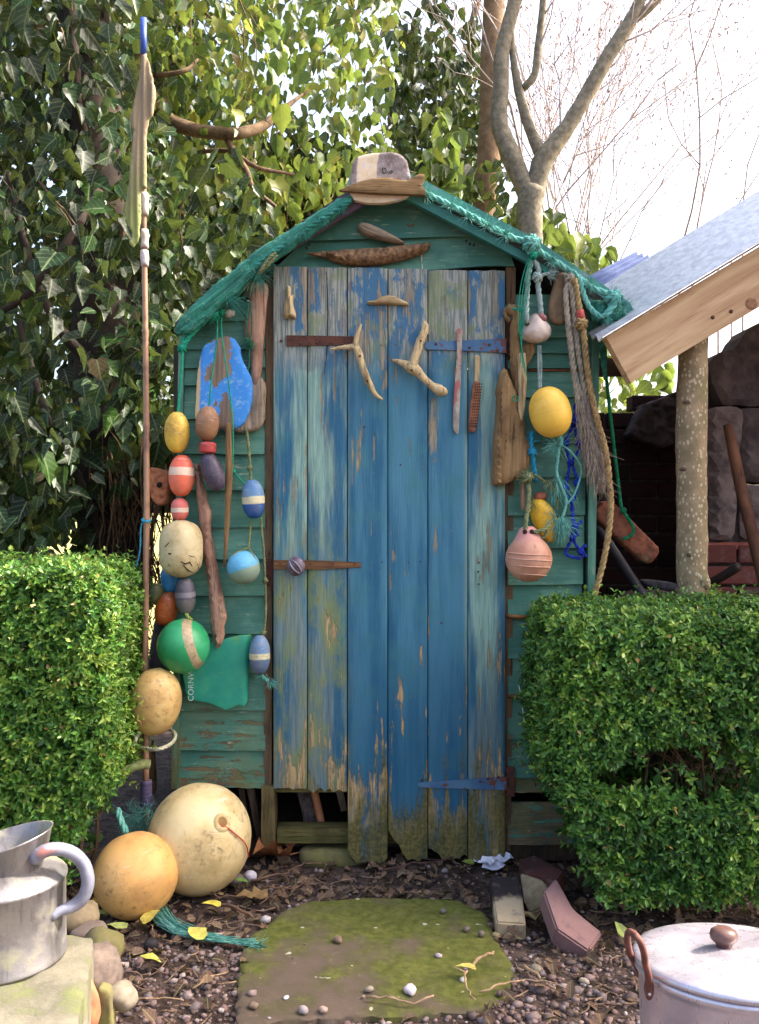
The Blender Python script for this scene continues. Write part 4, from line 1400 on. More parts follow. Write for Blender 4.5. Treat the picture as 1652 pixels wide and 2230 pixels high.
for r_ in range(16):
    for k in range(4):
        t = r_ / 15
        cxp = 1038 - t * 11 + (k - 1.5) * 4.2
        cyp = 842 + t * 90
        mb.add([at(cxp + a, cyp + b, 0) + Vector((0, YD - 0.0052, 0)) for a, b in ((-1.1, -1.4), (1.1, -1.4), (1.1, 1.4), (-1.1, 1.4))], [(0, 3, 2, 1)])
part('teeth_holes', mb.mesh('teeth_holes', BLK, False), bld, None, 'stuff')

# ================================================================== RIGHT OF THE DOOR
stick('driftwood_root', [[(1104, 672, -.06, 11), (1118, 678, -.065, 12), (1124, 690, -.065, 9), (1120, 715, -.06, 10), (1121, 760, -.055, 11), (1123, 800, -.055, 12), (1128, 850, -.055, 10), (1130, 880, -.055, 7)], [(1104, 672, -.06, 8), (1100, 684, -.058, 5), (1110, 700, -.056, 6)]], DW_BROWN, 'knobbly pale brown driftwood root hanging right of the door', jit=0.3)
wood_piece('driftwood_block', [(1092, 806), (1103, 802), (1106, 815), (1118, 840), (1126, 862), (1128, 895), (1137, 905), (1144, 930), (1143, 948), (1150, 960), (1153, 1000), (1148, 1020), (1135, 1040), (1115, 1047), (1095, 1056), (1073, 1052), (1074, 1000), (1075, 960), (1080, 920), (1083, 880), (1082, 850), (1087, 825)], -0.075, 0.035, DW_BROWN, 'broad weathered block of driftwood overlapping the door edge', dome=0.012, domew=0.02, rough=0.012, grain=(4, 62), jag=0.003, seed=8)
stick('driftwood_spike', [[(1135, 770, -.075, 9), (1137, 800, -.075, 9.5), (1137, 850, -.078, 9), (1135, 890, -.078, 8), (1134, 922, -.078, 2.5)]], DW_PALE, 'smooth pale driftwood spike beside the broad block', jit=0.12)
wood_piece('driftwood_chip', [(1138, 752), (1160, 745), (1165, 760), (1155, 785), (1143, 800), (1136, 785)], -0.055, 0.012, DW_BROWN, 'thin brown wood chip behind the holed white stone', dome=0.006)

# holed white stone on rope
st_ = relief([(1135, 722), (1143, 708), (1152, 692), (1163, 682), (1176, 686), (1188, 698), (1199, 712), (1199, 728), (1190, 740), (1172, 746), (1150, 743), (1137, 735)], -0.085, 0.02, dome=0.03, domew=0.04, rough=0.003, grain=(25, 25), h=0.006)
hs = single('holed_stone', st_.mesh('holed_stone', m_plain('white_flint', C(206, 190, 178), C(172, 150, 138), 26, 0.38, 0.15, spec=0.5)), 'smooth white stone with holes hung by grey rope', 'stone')
part('hole', MB().blob(at(1146, 704, -0.103), (0.009, 0.006, 0.008), amp=0.2, sub=2).mesh('hole', BLK), hs)
part('pink_patch', MB().blob(at(1181, 690, -0.103), (0.010, 0.008, 0.016), rot=Quaternion((0, 1, 0), R(-40)), amp=0.15).mesh('pink_patch', m_plain('pink_patch', C(168, 104, 100), C(140, 86, 84), 40, 0.6)), hs)
mb = MB().rope([at(1160, 565, -.095), at(1152, 590, -.10), at(1147, 640, -.105), at(1146, 690, -.115), at(1147, 703, -.105)], 0.0088)
mb.rope([at(1160, 565, -.095), at(1172, 585, -.10), at(1171, 620, -.10), at(1176, 660, -.10), at(1178, 688, -.10)], 0.0088)
knot(mb, 1170, 604, -0.105, 0.014, 0.2)
mb.rope([at(1170, 604, -.105), at(1182, 598, -.11), at(1196, 596, -.11)], 0.006)
mb.fray(at(1196, 596, -.11), (1, 0, 0.1), 0.03, 40, 0.35)
single('rope', mb.mesh('rope', RP_BLUEGREY), 'blue-grey frayed rope loop holding the white stone', 'rope')
mb = MB()
for k in range(4):
    o_ = k * 6.0
    mb.rope([at(1172 - k * 5, 540 + o_, -.10), at(1160 - o_ * 0.6, 566, -.112), at(1152 - o_, 620, -.115), at(1142 - o_ * 0.8, 690, -.118), at(1136 - o_ * 0.5 + k * 2, 740, -.11), at(1133 + k * 5, 790 + 12 * k, -.10)], 0.0015, strands=2)
knot(mb, 1162, 556, -0.112, 0.011, 0.7)
mb.rope([at(1102, 667, -.055), at(1118, 672, -.08), at(1136, 676, -.115), at(1150, 668, -.115)], 0.004, strands=2)
mb.rope([at(1115, 868, -.09), at(1122, 862, -.10), at(1130, 868, -.095), at(1122, 874, -.10), at(1115, 868, -.09)], 0.002, strands=2)
single('twine', mb.mesh('twine', RP_GREEN), 'thin bright green twine strands beside the white stone', 'twine')
wood_piece('wood_paddle', [(1213, 597), (1236, 594), (1252, 600), (1248, 640), (1240, 690), (1228, 704), (1212, 706), (1198, 698), (1193, 680), (1197, 650), (1205, 622)], -0.085, 0.014, None, 'dull brown bell-shaped board under the right eave', 'board', dome=0.008, domew=0.02, rough=0.002, mat=m_plain('dull_tan', C(126, 102, 74), C(94, 74, 54), 24, 0.75))

# yellow buoy and its rope
mb = MB().rope([at(1172, 752, -.06), at(1172, 800, -.06), at(1174, 846, -.07)], 0.0042)
mb.rope([at(1176, 752, -.06), at(1178, 800, -.06), at(1177, 846, -.07)], 0.0042)
single('rope', mb.mesh('rope', RP_BLUEGREY), 'doubled grey cord above the big yellow buoy', 'rope')
flt('float', (1198, 898), 90, 114, -0.11, -14, m_float('big_yellow', C(236, 190, 76), C(226, 176, 66), C(140, 100, 50), 0.14, sc=12), 'large glossy yellow egg-shaped buoy right of the door', p=2.15, cut=0.965)
mb = MB().rope([at(1214, 945, -.10), at(1222, 958, -.10), at(1218, 972, -.10)], 0.008)
mb.rope([at(1218, 972, -.10), at(1214, 1000, -.10), at(1212, 1030, -.10), at(1222, 1060, -.10), at(1232, 1085, -.10), at(1230, 1110, -.10), at(1222, 1130, -.10)], 0.0046)
mb.rope([at(1222, 968, -.10), at(1244, 985, -.095), at(1264, 1015, -.09), at(1262, 1045, -.09), at(1248, 1080, -.095), at(1234, 1098, -.10)], 0.0032)
mb.fray(at(1214, 972, -.10), (-0.4, 0, 0.1), 0.05, 110, 0.9, 0.0006)
mb.fray(at(1222, 1130, -.10), (0.1, 0, -1), 0.08, 140, 0.35, 0.0006, droop=0.1)
mb.fray(at(1206, 1130, -.09), (-0.5, 0, 0), 0.04, 50, 0.8, 0.0006)
mb.fray(at(1215, 1040, -.09), (0.05, 0, -1), 0.12, 60, 0.2, 0.0005, droop=0.1)
single('rope', mb.mesh('rope', RP_TEAL), 'pale frayed teal rope looping below the big yellow buoy', 'rope')
mb = MB().rope([at(1158, 940, -.075), at(1157, 965, -.075), at(1160, 990, -.075), at(1163, 1020, -.07), at(1167, 1050, -.065)], 0.0075)
knot(mb, 1159, 985, -0.078, 0.012, 0.4)
mb.fray(at(1157, 962, -.075), (0.3, 0, 0.6), 0.03, 40, 0.5)
single('rope', mb.mesh('rope', RP_CYAN), 'short cyan rope with a knot beside the driftwood block', 'rope')
# blue knotted net cord
mb = MB()
bw = [[(1252, 880), (1250, 910), (1242, 940), (1232, 962), (1236, 990), (1240, 1010), (1236, 1040), (1232, 1064)], [(1262, 890), (1252, 918), (1254, 945), (1262, 965), (1258, 985), (1246, 1005), (1252, 1030), (1258, 1050), (1252, 1080), (1246, 1095)],
      [(1232, 1064), (1240, 1085), (1246, 1100), (1248, 1130), (1252, 1150), (1260, 1140), (1268, 1136)], [(1252, 1150), (1258, 1168)], [(1244, 1100), (1247, 1145), (1245, 1170), (1238, 1188), (1230, 1203), (1240, 1212), (1256, 1215), (1264, 1216)], [(1246, 1172), (1256, 1190), (1264, 1202), (1268, 1214)], [(1264, 1202), (1270, 1190), (1276, 1188)], [(1264, 1204), (1278, 1212)]]
for ch in bw:
    mb.rope([at(a, b, -.045 - 0.006 * ((i + len(ch)) % 2)) for i, (a, b) in enumerate(ch)], 0.0055, strands=2)
for a, b in ((1232, 964), (1260, 966), (1242, 1008), (1232, 1062), (1256, 1052), (1252, 1148), (1246, 1170), (1265, 1202), (1250, 918)):
    knot(mb, a, b, -0.052, 0.0095, a * 0.37)
single('fishing_net', mb.mesh('fishing_net', RP_BLUE), 'knotted length of deep blue netting cord on the clapboards', 'net')

# tan hawser: loops over a peg, frayed middle, long tail
mb = MB().rope([at(1238, 612, -.11), at(1232, 640, -.11), at(1236, 700, -.11), at(1243, 760, -.105), at(1252, 830, -.10), at(1262, 900, -.10)], 0.0095)
mb.rope([at(1238, 612, -.11), at(1246, 640, -.115), at(1252, 700, -.11), at(1258, 760, -.105), at(1268, 820, -.10), at(1276, 870, -.10)], 0.0095)
mb.rope([at(1250, 660, -.10), at(1244, 730, -.10), at(1248, 800, -.10), at(1262, 850, -.10), at(1278, 880, -.10)], 0.0085)
knot(mb, 1240, 606, -0.112, 0.014, 0.5)
single('rope', mb.mesh('rope', RP_GREY), 'bundle of grey rope lengths hanging from the right eave', 'rope')
mb = MB()
r0 = random.Random(3)
for k in range(420):
    t = r0.random()
    x0 = 1268 + r0.gauss(0, 7) + t * 24
    y0 = 850 + t * 130
    L = r0.uniform(60, 130)
    mb.tube([at(x0, y0, -.10 + r0.gauss(0, .006)), at(x0 + r0.gauss(4, 5), y0 + L * 0.35, -.105 + r0.gauss(0, .008)), at(x0 + r0.gauss(9, 7), y0 + L * 0.7, -.10 + r0.gauss(0, .008)), at(x0 + r0.gauss(14, 9), y0 + L, -.10 + r0.gauss(0, .006))], [0.0007, 0.0008, 0.0007, 0.0003], 3)
mb.rope([at(1278, 950, -.09), at(1292, 1000, -.09), at(1300, 1045, -.09), at(1304, 1072, -.09)], 0.010)
mb.rope([at(1300, 960, -.09), at(1308, 1010, -.09), at(1312, 1045, -.09), at(1308, 1074, -.09)], 0.010)
for k in range(8):
    mb.fray(at(1275 + k * 4, 900 + k * 18, -.10), (0.15, -0.1, -1), 0.10, 26, 0.16, 0.0006, droop=0.1)
single('frayed_rope', mb.mesh('frayed_rope', m_rope('hemp', C(130, 116, 106), C(176, 160, 142))), 'shaggy unravelled grey hemp rope at the shed corner', 'rope')
mb = MB().rope([at(1240, 604, -.115), at(1252, 614, -.12), at(1258, 650, -.12), at(1265, 690, -.12), at(1270, 720, -.12), at(1276, 780, -.12), at(1286, 850, -.12), at(1302, 920, -.12), at(1318, 980, -.12), at(1326, 1040, -.12), at(1330, 1100, -.12), at(1325, 1160, -.12), at(1312, 1230, -.12), at(1296, 1290, -.12), at(1286, 1330, -.12)], 0.0098, 0.06)
knot(mb, 1266, 705, -0.125, 0.016, 0.3)
single('rope', mb.mesh('rope', RP_TAN), 'long tan rope hanging down past the shed corner to the hedge', 'rope')
mb = MB().tube([at(1262, 676, -.12), at(1266, 698, -.12)], [0.0125, 0.013], 10, jit=0.15)
single('rope_whipping', mb.mesh('rope_whipping', m_plain('red_thread', C(190, 84, 74), C(150, 60, 56), 120, 0.8)), 'red thread whipping round the tan rope', 'thread')

# pink moulded buoy with an eye
def m_pink():
    m = M('pink_buoy')
    v = m.co()
    n1 = m.noise(v, 16, 5, 0.6); n2 = m.noise(m.map(v, (60, 60, 25)), 1, 4, 0.7)
    col = m.mix(m.mr(n1, 0.35, 0.68), C(200, 150, 124), C(178, 120, 96))
    col = m.mix(m.mr(n2, 0.56, 0.7, 0, 0.6), col, C(140, 92, 76))
    col = m.mix(m.mr(m.sep(v)[2], 0.04, 0.075), col, C(200, 140, 130))
    return m.fin(col, 0.6, m.bump(m.add(n1, n2), 0.25, 0.004))


rB = pxm(51, -0.12)
pk = lathe_thing('buoy', [(0, -rB * 0.98), (rB * 0.3, -rB * 0.95), (rB * 0.6, -rB * 0.8), (rB * 0.83, -rB * 0.55), (rB * 0.96, -rB * 0.25), (rB, 0.0), (rB * 0.95, rB * 0.3), (rB * 0.82, rB * 0.56), (rB * 0.62, rB * 0.80), (rB * 0.50, rB * 0.98), (rB * 0.44, rB * 1.1), (rB * 0.36, rB * 1.28), (rB * 0.22, rB * 1.38), (0, rB * 1.40)], at(1151, 1217, -0.12), (-0.04, 0, 1), m_pink(), 'pink ribbed ball buoy with a moulded eye for its rope', 'buoy')
for k, z in enumerate((-0.62, -0.28, 0.0, 0.22)):
    rr_ = rB * math.sqrt(1 - z * z) * 1.004
    c0 = at(1151, 1217, -0.12)
    P = [(c0.x + rr_ * math.sin(a), c0.y - rr_ * math.cos(a), c0.z + z * rB - 0.004 * a) for a in np.linspace(-1.25, 1.05, 18)]
    part('rib', MB().tube(P, 0.0018, 5).mesh('rib', m_plain('pink_rib', C(214, 172, 148), C(190, 140, 116), 30, 0.6)), pk)
for hx in (1143, 1158):
    part('eye_hole', MB().lathe([(0, -0.002), (0.0075, -0.002), (0.006, 0.002), (0, 0.003)], 12, Matrix.Translation(at(hx, 1158, -0.150)) @ Matrix.Rotation(R(90), 4, 'X') @ Matrix.Scale(1.5, 4, (0, 0, 1))).mesh('eye_hole', m_plain('dark_pink_hole', C(60, 34, 34), C(40, 24, 24), 30, 0.9)), pk)
mb = MB().rope([at(1143, 1160, -.14), at(1146, 1130, -.135), at(1150, 1105, -.12), at(1152, 1070, -.10), at(1150, 1045, -.09)], 0.0072)
mb.rope([at(1158, 1160, -.145), at(1175, 1157, -.15), at(1190, 1150, -.14), at(1200, 1135, -.12)], 0.0072)
mb.rope([at(1176, 1172, -.13), at(1186, 1168, -.14), at(1192, 1156, -.14)], 0.006)
mb.rope([at(1150, 1045, -.09), at(1165, 1035, -.085), at(1185, 1048, -.085), at(1205, 1065, -.085), at(1214, 1085, -.085), at(1212, 1110, -.09)], 0.0045)
knot(mb, 1148, 1040, -0.095, 0.016, 0.8)
mb.fray(at(1146, 1040, -.095), (-0.5, 0, 0.2), 0.035, 60, 0.8)
mb.fray(at(1190, 1050, -.09), (0.5, 0, -0.5), 0.05, 60, 0.6, 0.0005)
mb.fray(at(1152, 1085, -.10), (0, 0, -1), 0.05, 40, 0.4, 0.0006)
single('rope', mb.mesh('rope', RP_OLIVE), 'green-grey rope threaded through the pink buoy eye', 'rope')
wood_piece('yellow_float', [(1158, 1095), (1172, 1085), (1190, 1092), (1205, 1110), (1213, 1135), (1212, 1165), (1203, 1180), (1192, 1180), (1175, 1160), (1160, 1130)], -0.07, 0.03, None, 'cracked flat yellow float behind the pink buoy', 'float', dome=0.022, domew=0.03, rough=0.001, mat=m_float('flat_yellow', C(232, 182, 40), C(216, 164, 36), C(110, 80, 40), 0.16))
wood_piece('cork_bobber', [(1164, 1080), (1170, 1072), (1186, 1071), (1192, 1078), (1188, 1088), (1172, 1092), (1165, 1088)], -0.07, 0.02, None, 'small terracotta bobber above the cracked yellow float', 'float', dome=0.012, domew=0.02, mat=m_plain('bobber', C(166, 96, 66), C(134, 74, 54), 40, 0.7))
wood_piece('wood_tag', [(1134, 1050), (1142, 1052), (1144, 1100), (1148, 1110), (1140, 1112), (1134, 1100)], -0.045, 0.008, DW_RED, 'narrow reddish wood tag hanging behind the rope', dome=0.004, domew=0.006)

# hanging brick in the lean-to, with its green cord
br = relief([(1297, 1112), (1312, 1093), (1326, 1090), (1340, 1098), (1434, 1192), (1435, 1206), (1420, 1224), (1410, 1228), (1398, 1222), (1298, 1130)], 0.04, 0.06, dome=0.006, domew=0.008, rough=0.004, grain=(50, 50), smooth_out=False, jag=0.002)
mbk = M('hanging_brick')
v = mbk.co()
n1 = mbk.noise(v, 24, 5, 0.65); n2 = mbk.noise(v, 90, 4, 0.7)
c_ = mbk.mix(mbk.mr(n1, 0.35, 0.65), C(150, 88, 62), C(112, 64, 50))
c_ = mbk.mix(mbk.mr(n2, 0.6, 0.72), c_, C(50, 34, 32))
c_ = mbk.mix(mbk.mr(n1, 0.58, 0.7), c_, C(120, 110, 70))
single('hanging_brick', br.mesh('hanging_brick', mbk.fin(c_, 0.95, mbk.bump(n2, 0.7, 0.004)), True, 50), 'long red brick slung at a slant on green cord', 'brick')
mb = MB().rope([at(1316, 720, -.05), at(1318, 800, -.02), at(1326, 880, .01), at(1334, 950, .02), at(1342, 1020, .025), at(1352, 1100, .03), at(1360, 1118, .02), at(1374, 1140, .02), at(1380, 1152, .02), at(1374, 1166, .022), at(1356, 1174, .024)], 0.0058)
knot(mb, 1357, 1112, 0.022, 0.009, 0.4)
single('rope', mb.mesh('rope', m_rope('emerald_cord', C(16, 96, 62), C(34, 136, 92))), 'emerald cord slinging the slanted red brick', 'rope')
mb = relief([(1302, 712), (1318, 712), (1322, 790), (1318, 830), (1310, 800)], -0.06, 0.004, dome=0.004, domew=0.01, rough=0.006, grain=(5, 60))
single('net_strip', mb.mesh('net_strip', m_net()), 'narrow strip of green net dangling at the right corner', 'net')

# ================================================================== LEAN-TO
lean = empty('lean_to', at(1500, 1320, 0.1), 'open lean-to with metal roof, pale rafter and rough log post', 'shelter')
raf = []


def m_pine():
    m = M('fresh_pine')
    v = m.co()
    g = m.map(v, (1, 1, 1), (0, R(31), 0))
    n1 = m.noise(m.map(g, (3, 30, 34)), 1, 5, 0.6)
    n2 = m.noise(m.map(g, (5, 40, 130)), 1, 4, 0.7)
    col = m.mix(m.mr(n1, 0.3, 0.7), C(196, 164, 124), C(162, 124, 88))
    col = m.mix(m.mr(n2, 0.56, 0.68, 0, 0.6), col, C(128, 86, 58))
    return m.fin(col, 0.7, m.bump(n2, 0.3, 0.003))


YR = -0.20
P = [at(1320, 735, YR), at(1374, 834, YR), at(2540, 142, YR), at(2540, 8, YR)]
mb = MB().add([(p.x, YR, p.z) for p in P] + [(p.x, YR + 0.045, p.z) for p in P], [(0, 1, 2, 3), (7, 6, 5, 4), (1, 0, 4, 5), (2, 1, 5, 6), (3, 2, 6, 7), (0, 3, 7, 4)])
rf = part('rafter', mb.mesh('rafter', m_pine(), False), lean, 'fresh pale pine rafter with a dark knot')
kn_ = at(1636, 661, YR - 0.001)
part('wood_knot', MB().lathe([(0, 0.0008), (0.011, 0.0008), (0.016, 0.0002), (0.018, -0.0008)], 18, Matrix.Translation(kn_) @ Matrix.Rotation(R(90), 4, 'X')).mesh('wood_knot', m_plain('knot', C(104, 64, 44), C(150, 106, 74), 60, 0.7)), rf)
for a, b in ((1552, 691), (1592, 678)):
    screw(a, b, YR - 0.001, rf, 0.006)
# corrugated sheet: runs up to the right along the rafter and rises towards the back
def corr(name, x0, y0, x1, y1, Yf, Yb, rise, n_wave, amp, mat, label=None):
    A, B = at(x0, y0, Yf), at(x1, y1, Yf)
    mb = MB()
    V = []
    nu, nv = n_wave * 8, 2
    for j in range(nv + 1):
        for i in range(nu + 1):
            u = i / nu          # towards the back
            t = j / nv          # along the rafter
            p = A.lerp(B, t)
            V.append((p.x, Yf + (Yb - Yf) * u, p.z + rise * u + amp * math.cos(2 * math.pi * n_wave * u)))
    w = nu + 1
    Fc = [(j * w + i, (j + 1) * w + i, (j + 1) * w + i + 1, j * w + i + 1) for j in range(nv) for i in range(nu)]
    m0 = len(V)
    V += [(a, b, c_ - 0.004) for a, b, c_ in V]
    Fc += [tuple(q + m0 for q in reversed(f)) for f in list(Fc)]
    for i in range(nu):
        Fc.append((i + 1, i, i + m0, i + 1 + m0)[::-1])
    for j in range(nv):
        Fc.append((j * w, (j + 1) * w, (j + 1) * w + m0, j * w + m0))
    mb.add(V, Fc)
    return part(name, mb.mesh(name, mat), lean, label)


tin = m_plain('galvanised_tin', C(232, 230, 230), C(194, 194, 198), 40, 0.45, 0.05, metal=0.2)
ts = corr('roof_sheet', 1312, 739, 2540, -6, YR - 0.03, 0.62, 0.235, 10, 0.008, tin, 'grey corrugated metal roof sheet')
for a, b, c_ in ((1458, 634, -0.1), (1492, 613, -0.1), (1494, 588, 0.2)):
    p = at(a, b, c_)
    part('roof_bolt', MB().blob(p, (0.009, 0.009, 0.006), amp=0.05, sub=1).mesh('roof_bolt', tin), ts)
corr('roof_sheet', 1350, 668, 1500, 590, 1.1, 1.9, 0.30, 8, 0.02, m_plain('blue_tin', C(140, 152, 190), C(110, 120, 160), 16, 0.5, 0.1), 'second bluish sheet further back')


def m_bark():
    m = M('hazel_bark')
    v = m.rco()
    n1 = m.noise(v, 16, 5, 0.65); n2 = m.noise(m.map(v, (70, 70, 40)), 1, 4, 0.7)
    sp = m.vor(m.map(v, (80, 80, 55)), 1.0)
    col = m.mix(m.mr(n1, 0.35, 0.65), C(150, 128, 98), C(120, 104, 76))
    col = m.mix(m.mr(n1, 0.55, 0.7, 0, 0.6), col, C(126, 120, 72))
    col = m.mix(m.mr(sp, 0.34, 0.26, 0, 0.75), col, C(190, 176, 148))
    col = m.mix(m.mr(n2, 0.62, 0.70, 0, 0.7), col, C(76, 60, 46))
    return m.fin(col, 0.85, m.bump(m.add(n2, m.mul(sp, -0.5)), 0.5, 0.004))


BARK = m_bark()
lp_ = [(1511, 700, 30), (1508, 800, 32), (1506, 900, 33), (1505, 1000, 32), (1506, 1100, 33), (1507, 1180, 33), (1506, 1240, 36), (1510, 1275, 40), (1508, 1310, 37), (1508, 1420, 36), (1508, 1880, 38)]
Q = [at(a, b, -0.10) for a, b, w in lp_]
mb = MB().tube(resample(catmull(Q), 0.03), list(np.interp(np.linspace(0, 1, len(resample(catmull(Q), 0.03))), np.linspace(0, 1, len(lp_)), [pxm(w, -0.10) for a, b, w in lp_])), 20, jit=0.06)
mb.blob(at(1532, 1265, -0.13), (0.022, 0.02, 0.03), amp=0.3)
lg = part('log_post', mb.mesh('log_post', BARK), lean, 'spotted rough log post')
for a, b, w in ((1496, 876, 10), (1530, 908, 4), (1487, 1022, 8), (1528, 1135, 4), (1500, 1208, 5)):
    part('bark_scar', MB().blob(at(a, b, -0.145 + abs(a - 1506) * 0.0006), (pxm(w), 0.003, pxm(4)), amp=0.3, sub=2).mesh('bark_scar', m_plain('dark_scar', C(84, 66, 52), C(60, 46, 38), 60, 0.9)), lg)
mb = MB().tube([at(1300, 800, 0.35), at(1360, 800, 0.35), at(1480, 720, 0.35)], 0.035, 4)
part('cross_beam', mb.mesh('cross_beam', m_plain('dark_timber', C(70, 54, 46), C(48, 36, 32), 14, 0.9), False), lean, 'dark old beam behind the rafter')

# ------------------------------------------------------------------ brick and stone walls of the lean-to
def m_brick(name, c1, c2, c3):
    m = M(name)
    v = m.rco(53)
    n1 = m.noise(v, 22, 5, 0.65); n2 = m.noise(v, 90, 3, 0.7)
    col = m.mix(m.rnd(), c1, c2)
    col = m.mix(m.mr(n1, 0.5, 0.72, 0, 0.7), col, c3)
    return m.fin(col, 0.95, m.bump(m.add(n1, n2), 0.6, 0.005), spec=0.2)


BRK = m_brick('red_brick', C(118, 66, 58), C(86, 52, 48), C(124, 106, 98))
BRD = m_brick('dark_brick', C(58, 38, 36), C(42, 30, 30), C(30, 25, 26))  # dark brick colours hold the shade at the back of the lean-to
MORT = m_plain('mortar', C(84, 74, 70), C(54, 48, 46), 40, 0.95, 0.5)
_bm = {}


def brick_mesh(w, d, h, mat):
    k = (round(w, 3), mat.name)
    if k not in _bm:
        bm = bmesh.new()
        bmesh.ops.create_cube(bm, size=1.0)
        bmesh.ops.scale(bm, vec=(w, d, h), verts=bm.verts)
        bmesh.ops.bevel(bm, geom=list(bm.edges), offset=0.005, segments=1, affect='EDGES')
        me = bpy.data.meshes.new('brick')
        bm.to_mesh(me); bm.free()
        me.materials.append(mat)
        _bm[k] = me
    return _bm[k]


def brick_wall(root, x0, x1, z0, z1, Y, mat, top=None, bw=0.215, bh=0.065, bd=0.10, jn=0.010):
    r_ = 0
    z = z0
    while z + bh * 0.6 < z1:
        x = x0 - (bw / 2 if r_ % 2 else 0)
        while x < x1:
            a, b = max(x, x0), min(x + bw, x1)
            zt = top((a + b) / 2) if top else z1
            if b - a > 0.05 and z + bh * 0.5 < zt:
                o = bpy.data.objects.new('brick', brick_mesh(b - a, bd, bh, mat))
                COL.objects.link(o)
                o.parent = root
                o.matrix_parent_inverse = root.matrix_basis.inverted()
                o.location = ((a + b) / 2 + rng.uniform(-.002, .002), Y + bd / 2 + rng.uniform(-.006, .006), z + bh / 2)
                o.rotation_euler = (rng.uniform(-.02, .02), rng.uniform(-.012, .012), rng.uniform(-.02, .02))
            x += bw + jn
        z += bh + jn
        r_ += 1


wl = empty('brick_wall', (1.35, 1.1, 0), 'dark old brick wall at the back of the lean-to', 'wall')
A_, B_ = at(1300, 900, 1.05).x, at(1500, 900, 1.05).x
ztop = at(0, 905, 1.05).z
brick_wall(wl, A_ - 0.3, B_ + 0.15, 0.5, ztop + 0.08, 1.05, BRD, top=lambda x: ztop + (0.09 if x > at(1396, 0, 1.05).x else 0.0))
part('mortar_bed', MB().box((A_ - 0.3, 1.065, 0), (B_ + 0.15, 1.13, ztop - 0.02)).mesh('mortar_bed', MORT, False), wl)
part('capping_stone', relief([(1404, 880), (1480, 850), (1490, 960), (1440, 975), (1385, 955), (1372, 945)], 0.92, 0.12, dome=0.004, domew=0.02, rough=0.010, grain=(35, 35), smooth_out=False, jag=0.006).mesh('capping_stone', m_plain('grey_sandstone', C(84, 72, 70), C(54, 46, 46), 14, 0.95, 0.6)), wl, 'slanting grey capping stone')

sw = empty('stone_wall', at(1600, 1400, 0.5), 'ruined stone wall on red brick footings at the right edge', 'wall')
SAND = m_plain('sandstone', C(100, 84, 80), C(64, 52, 52), 12, 0.95, 1.0)
SAND2 = m_plain('sandstone_pale', C(136, 116, 108), C(80, 66, 64), 15, 0.95, 1.0)
YS = 0.40
for k, (pts, mt, dm) in enumerate([
    ([(1545, 790), (1562, 770), (1600, 760), (1615, 735), (1632, 712), (1660, 700), (2250, 690), (2250, 880), (1652, 884), (1610, 882), (1575, 884), (1562, 860), (1550, 830)], SAND, 0.012),
    ([(1540, 905), (1555, 888), (1610, 888), (1618, 920), (1608, 1000), (1606, 1060), (1600, 1150), (1590, 1174), (1560, 1176), (1545, 1165), (1540, 1050)], SAND2, 0.022),
    ([(1612, 892), (1652, 888), (2250, 888), (2250, 1050), (1650, 1052), (1612, 1045)], SAND, 0.02),
    ([(1612, 1056), (2250, 1056), (2250, 1172), (1610, 1172)], SAND2, 0.02),
    ([(1538, 1182), (1790, 1180), (1790, 1196), (1538, 1196)], m_plain('red_tile', C(170, 92, 74), C(130, 70, 60), 20, 0.9), 0.01)]):
    part('stone', relief(pts, YS, 0.16, dome=dm, domew=0.03, rough=0.016, grain=(16, 22), seed=k * 3.1, jag=0.006 if k < 4 else 0.001, smooth_out=k == 1, h=0.026).mesh('stone', mt, True, 14), sw)
xa, xb = at(1537, 0, YS).x, 2.29
brick_wall(sw, xa, at(1800, 0, YS).x, 0.55, at(0, 1198, YS).z, YS - 0.012, BRK)
part('mortar_bed', MB().box((xa, YS + 0.02, 0.0), (xb, YS + 0.15, at(0, 1120, YS).z)).mesh('mortar_bed', MORT, False), sw)

stick('tool_handle', [[(1584, 925, 0.22, 10), (1598, 990, 0.20, 12), (1615, 1070, 0.17, 13), (1640, 1170, 0.12, 13), (1670, 1290, 0.06, 14), (1700, 1400, 0.02, 14)]], None, 'brown wooden tool handle leaning on the stone wall', 'tool', mat=m_wood('handle_wood', C(128, 86, 62), C(96, 62, 46), C(56, 38, 30), 'Z', 0.6, 0.2), jit=0.0)
stick('iron_pipe', [[(1300, 1148, 0.30, 13), (1340, 1210, 0.25, 12.5), (1396, 1292, 0.18, 12), (1440, 1356, 0.12, 12)]], None, 'black iron pipe leaning behind the slung brick', 'pipe', mat=m_plain('black_iron', C(34, 30, 36), C(56, 52, 60), 20, 0.45), jit=0.0)
stick('iron_bracket', [[(1540, 1272, 0.15, 9), (1575, 1254, 0.10, 10), (1610, 1232, 0.06, 10)]], None, 'dark iron gutter end poking past the log post', 'pipe', mat=m_plain('dark_iron', C(60, 44, 36), C(36, 28, 26), 20, 0.6), jit=0.0)
mb = MB()
mb.blob(at(1440, 1320, 0.35), (0.16, 0.12, 0.06), amp=0.3, seed=4)
single('sack', mb.mesh('sack', m_plain('brown_sack', C(84, 66, 56), C(56, 44, 40), 20, 0.9)), 'dark brown sack slumped behind the right hedge', 'sack')
wood_piece('loose_slate', [(1400, 1262), (1478, 1272), (1482, 1290), (1410, 1280)], 0.4, 0.02, None, 'loose dark slate lying in the lean-to', 'slate', mat=m_plain('slate', C(74, 68, 74), C(52, 48, 54), 20, 0.8))

# unseen brick building added beyond the right edge to shade hedge and lean-to
ob_ = empty('shade_building', (3.3, 0.55, 0), 'unseen red brick building added at the right to shade hedge and lean-to', 'building')


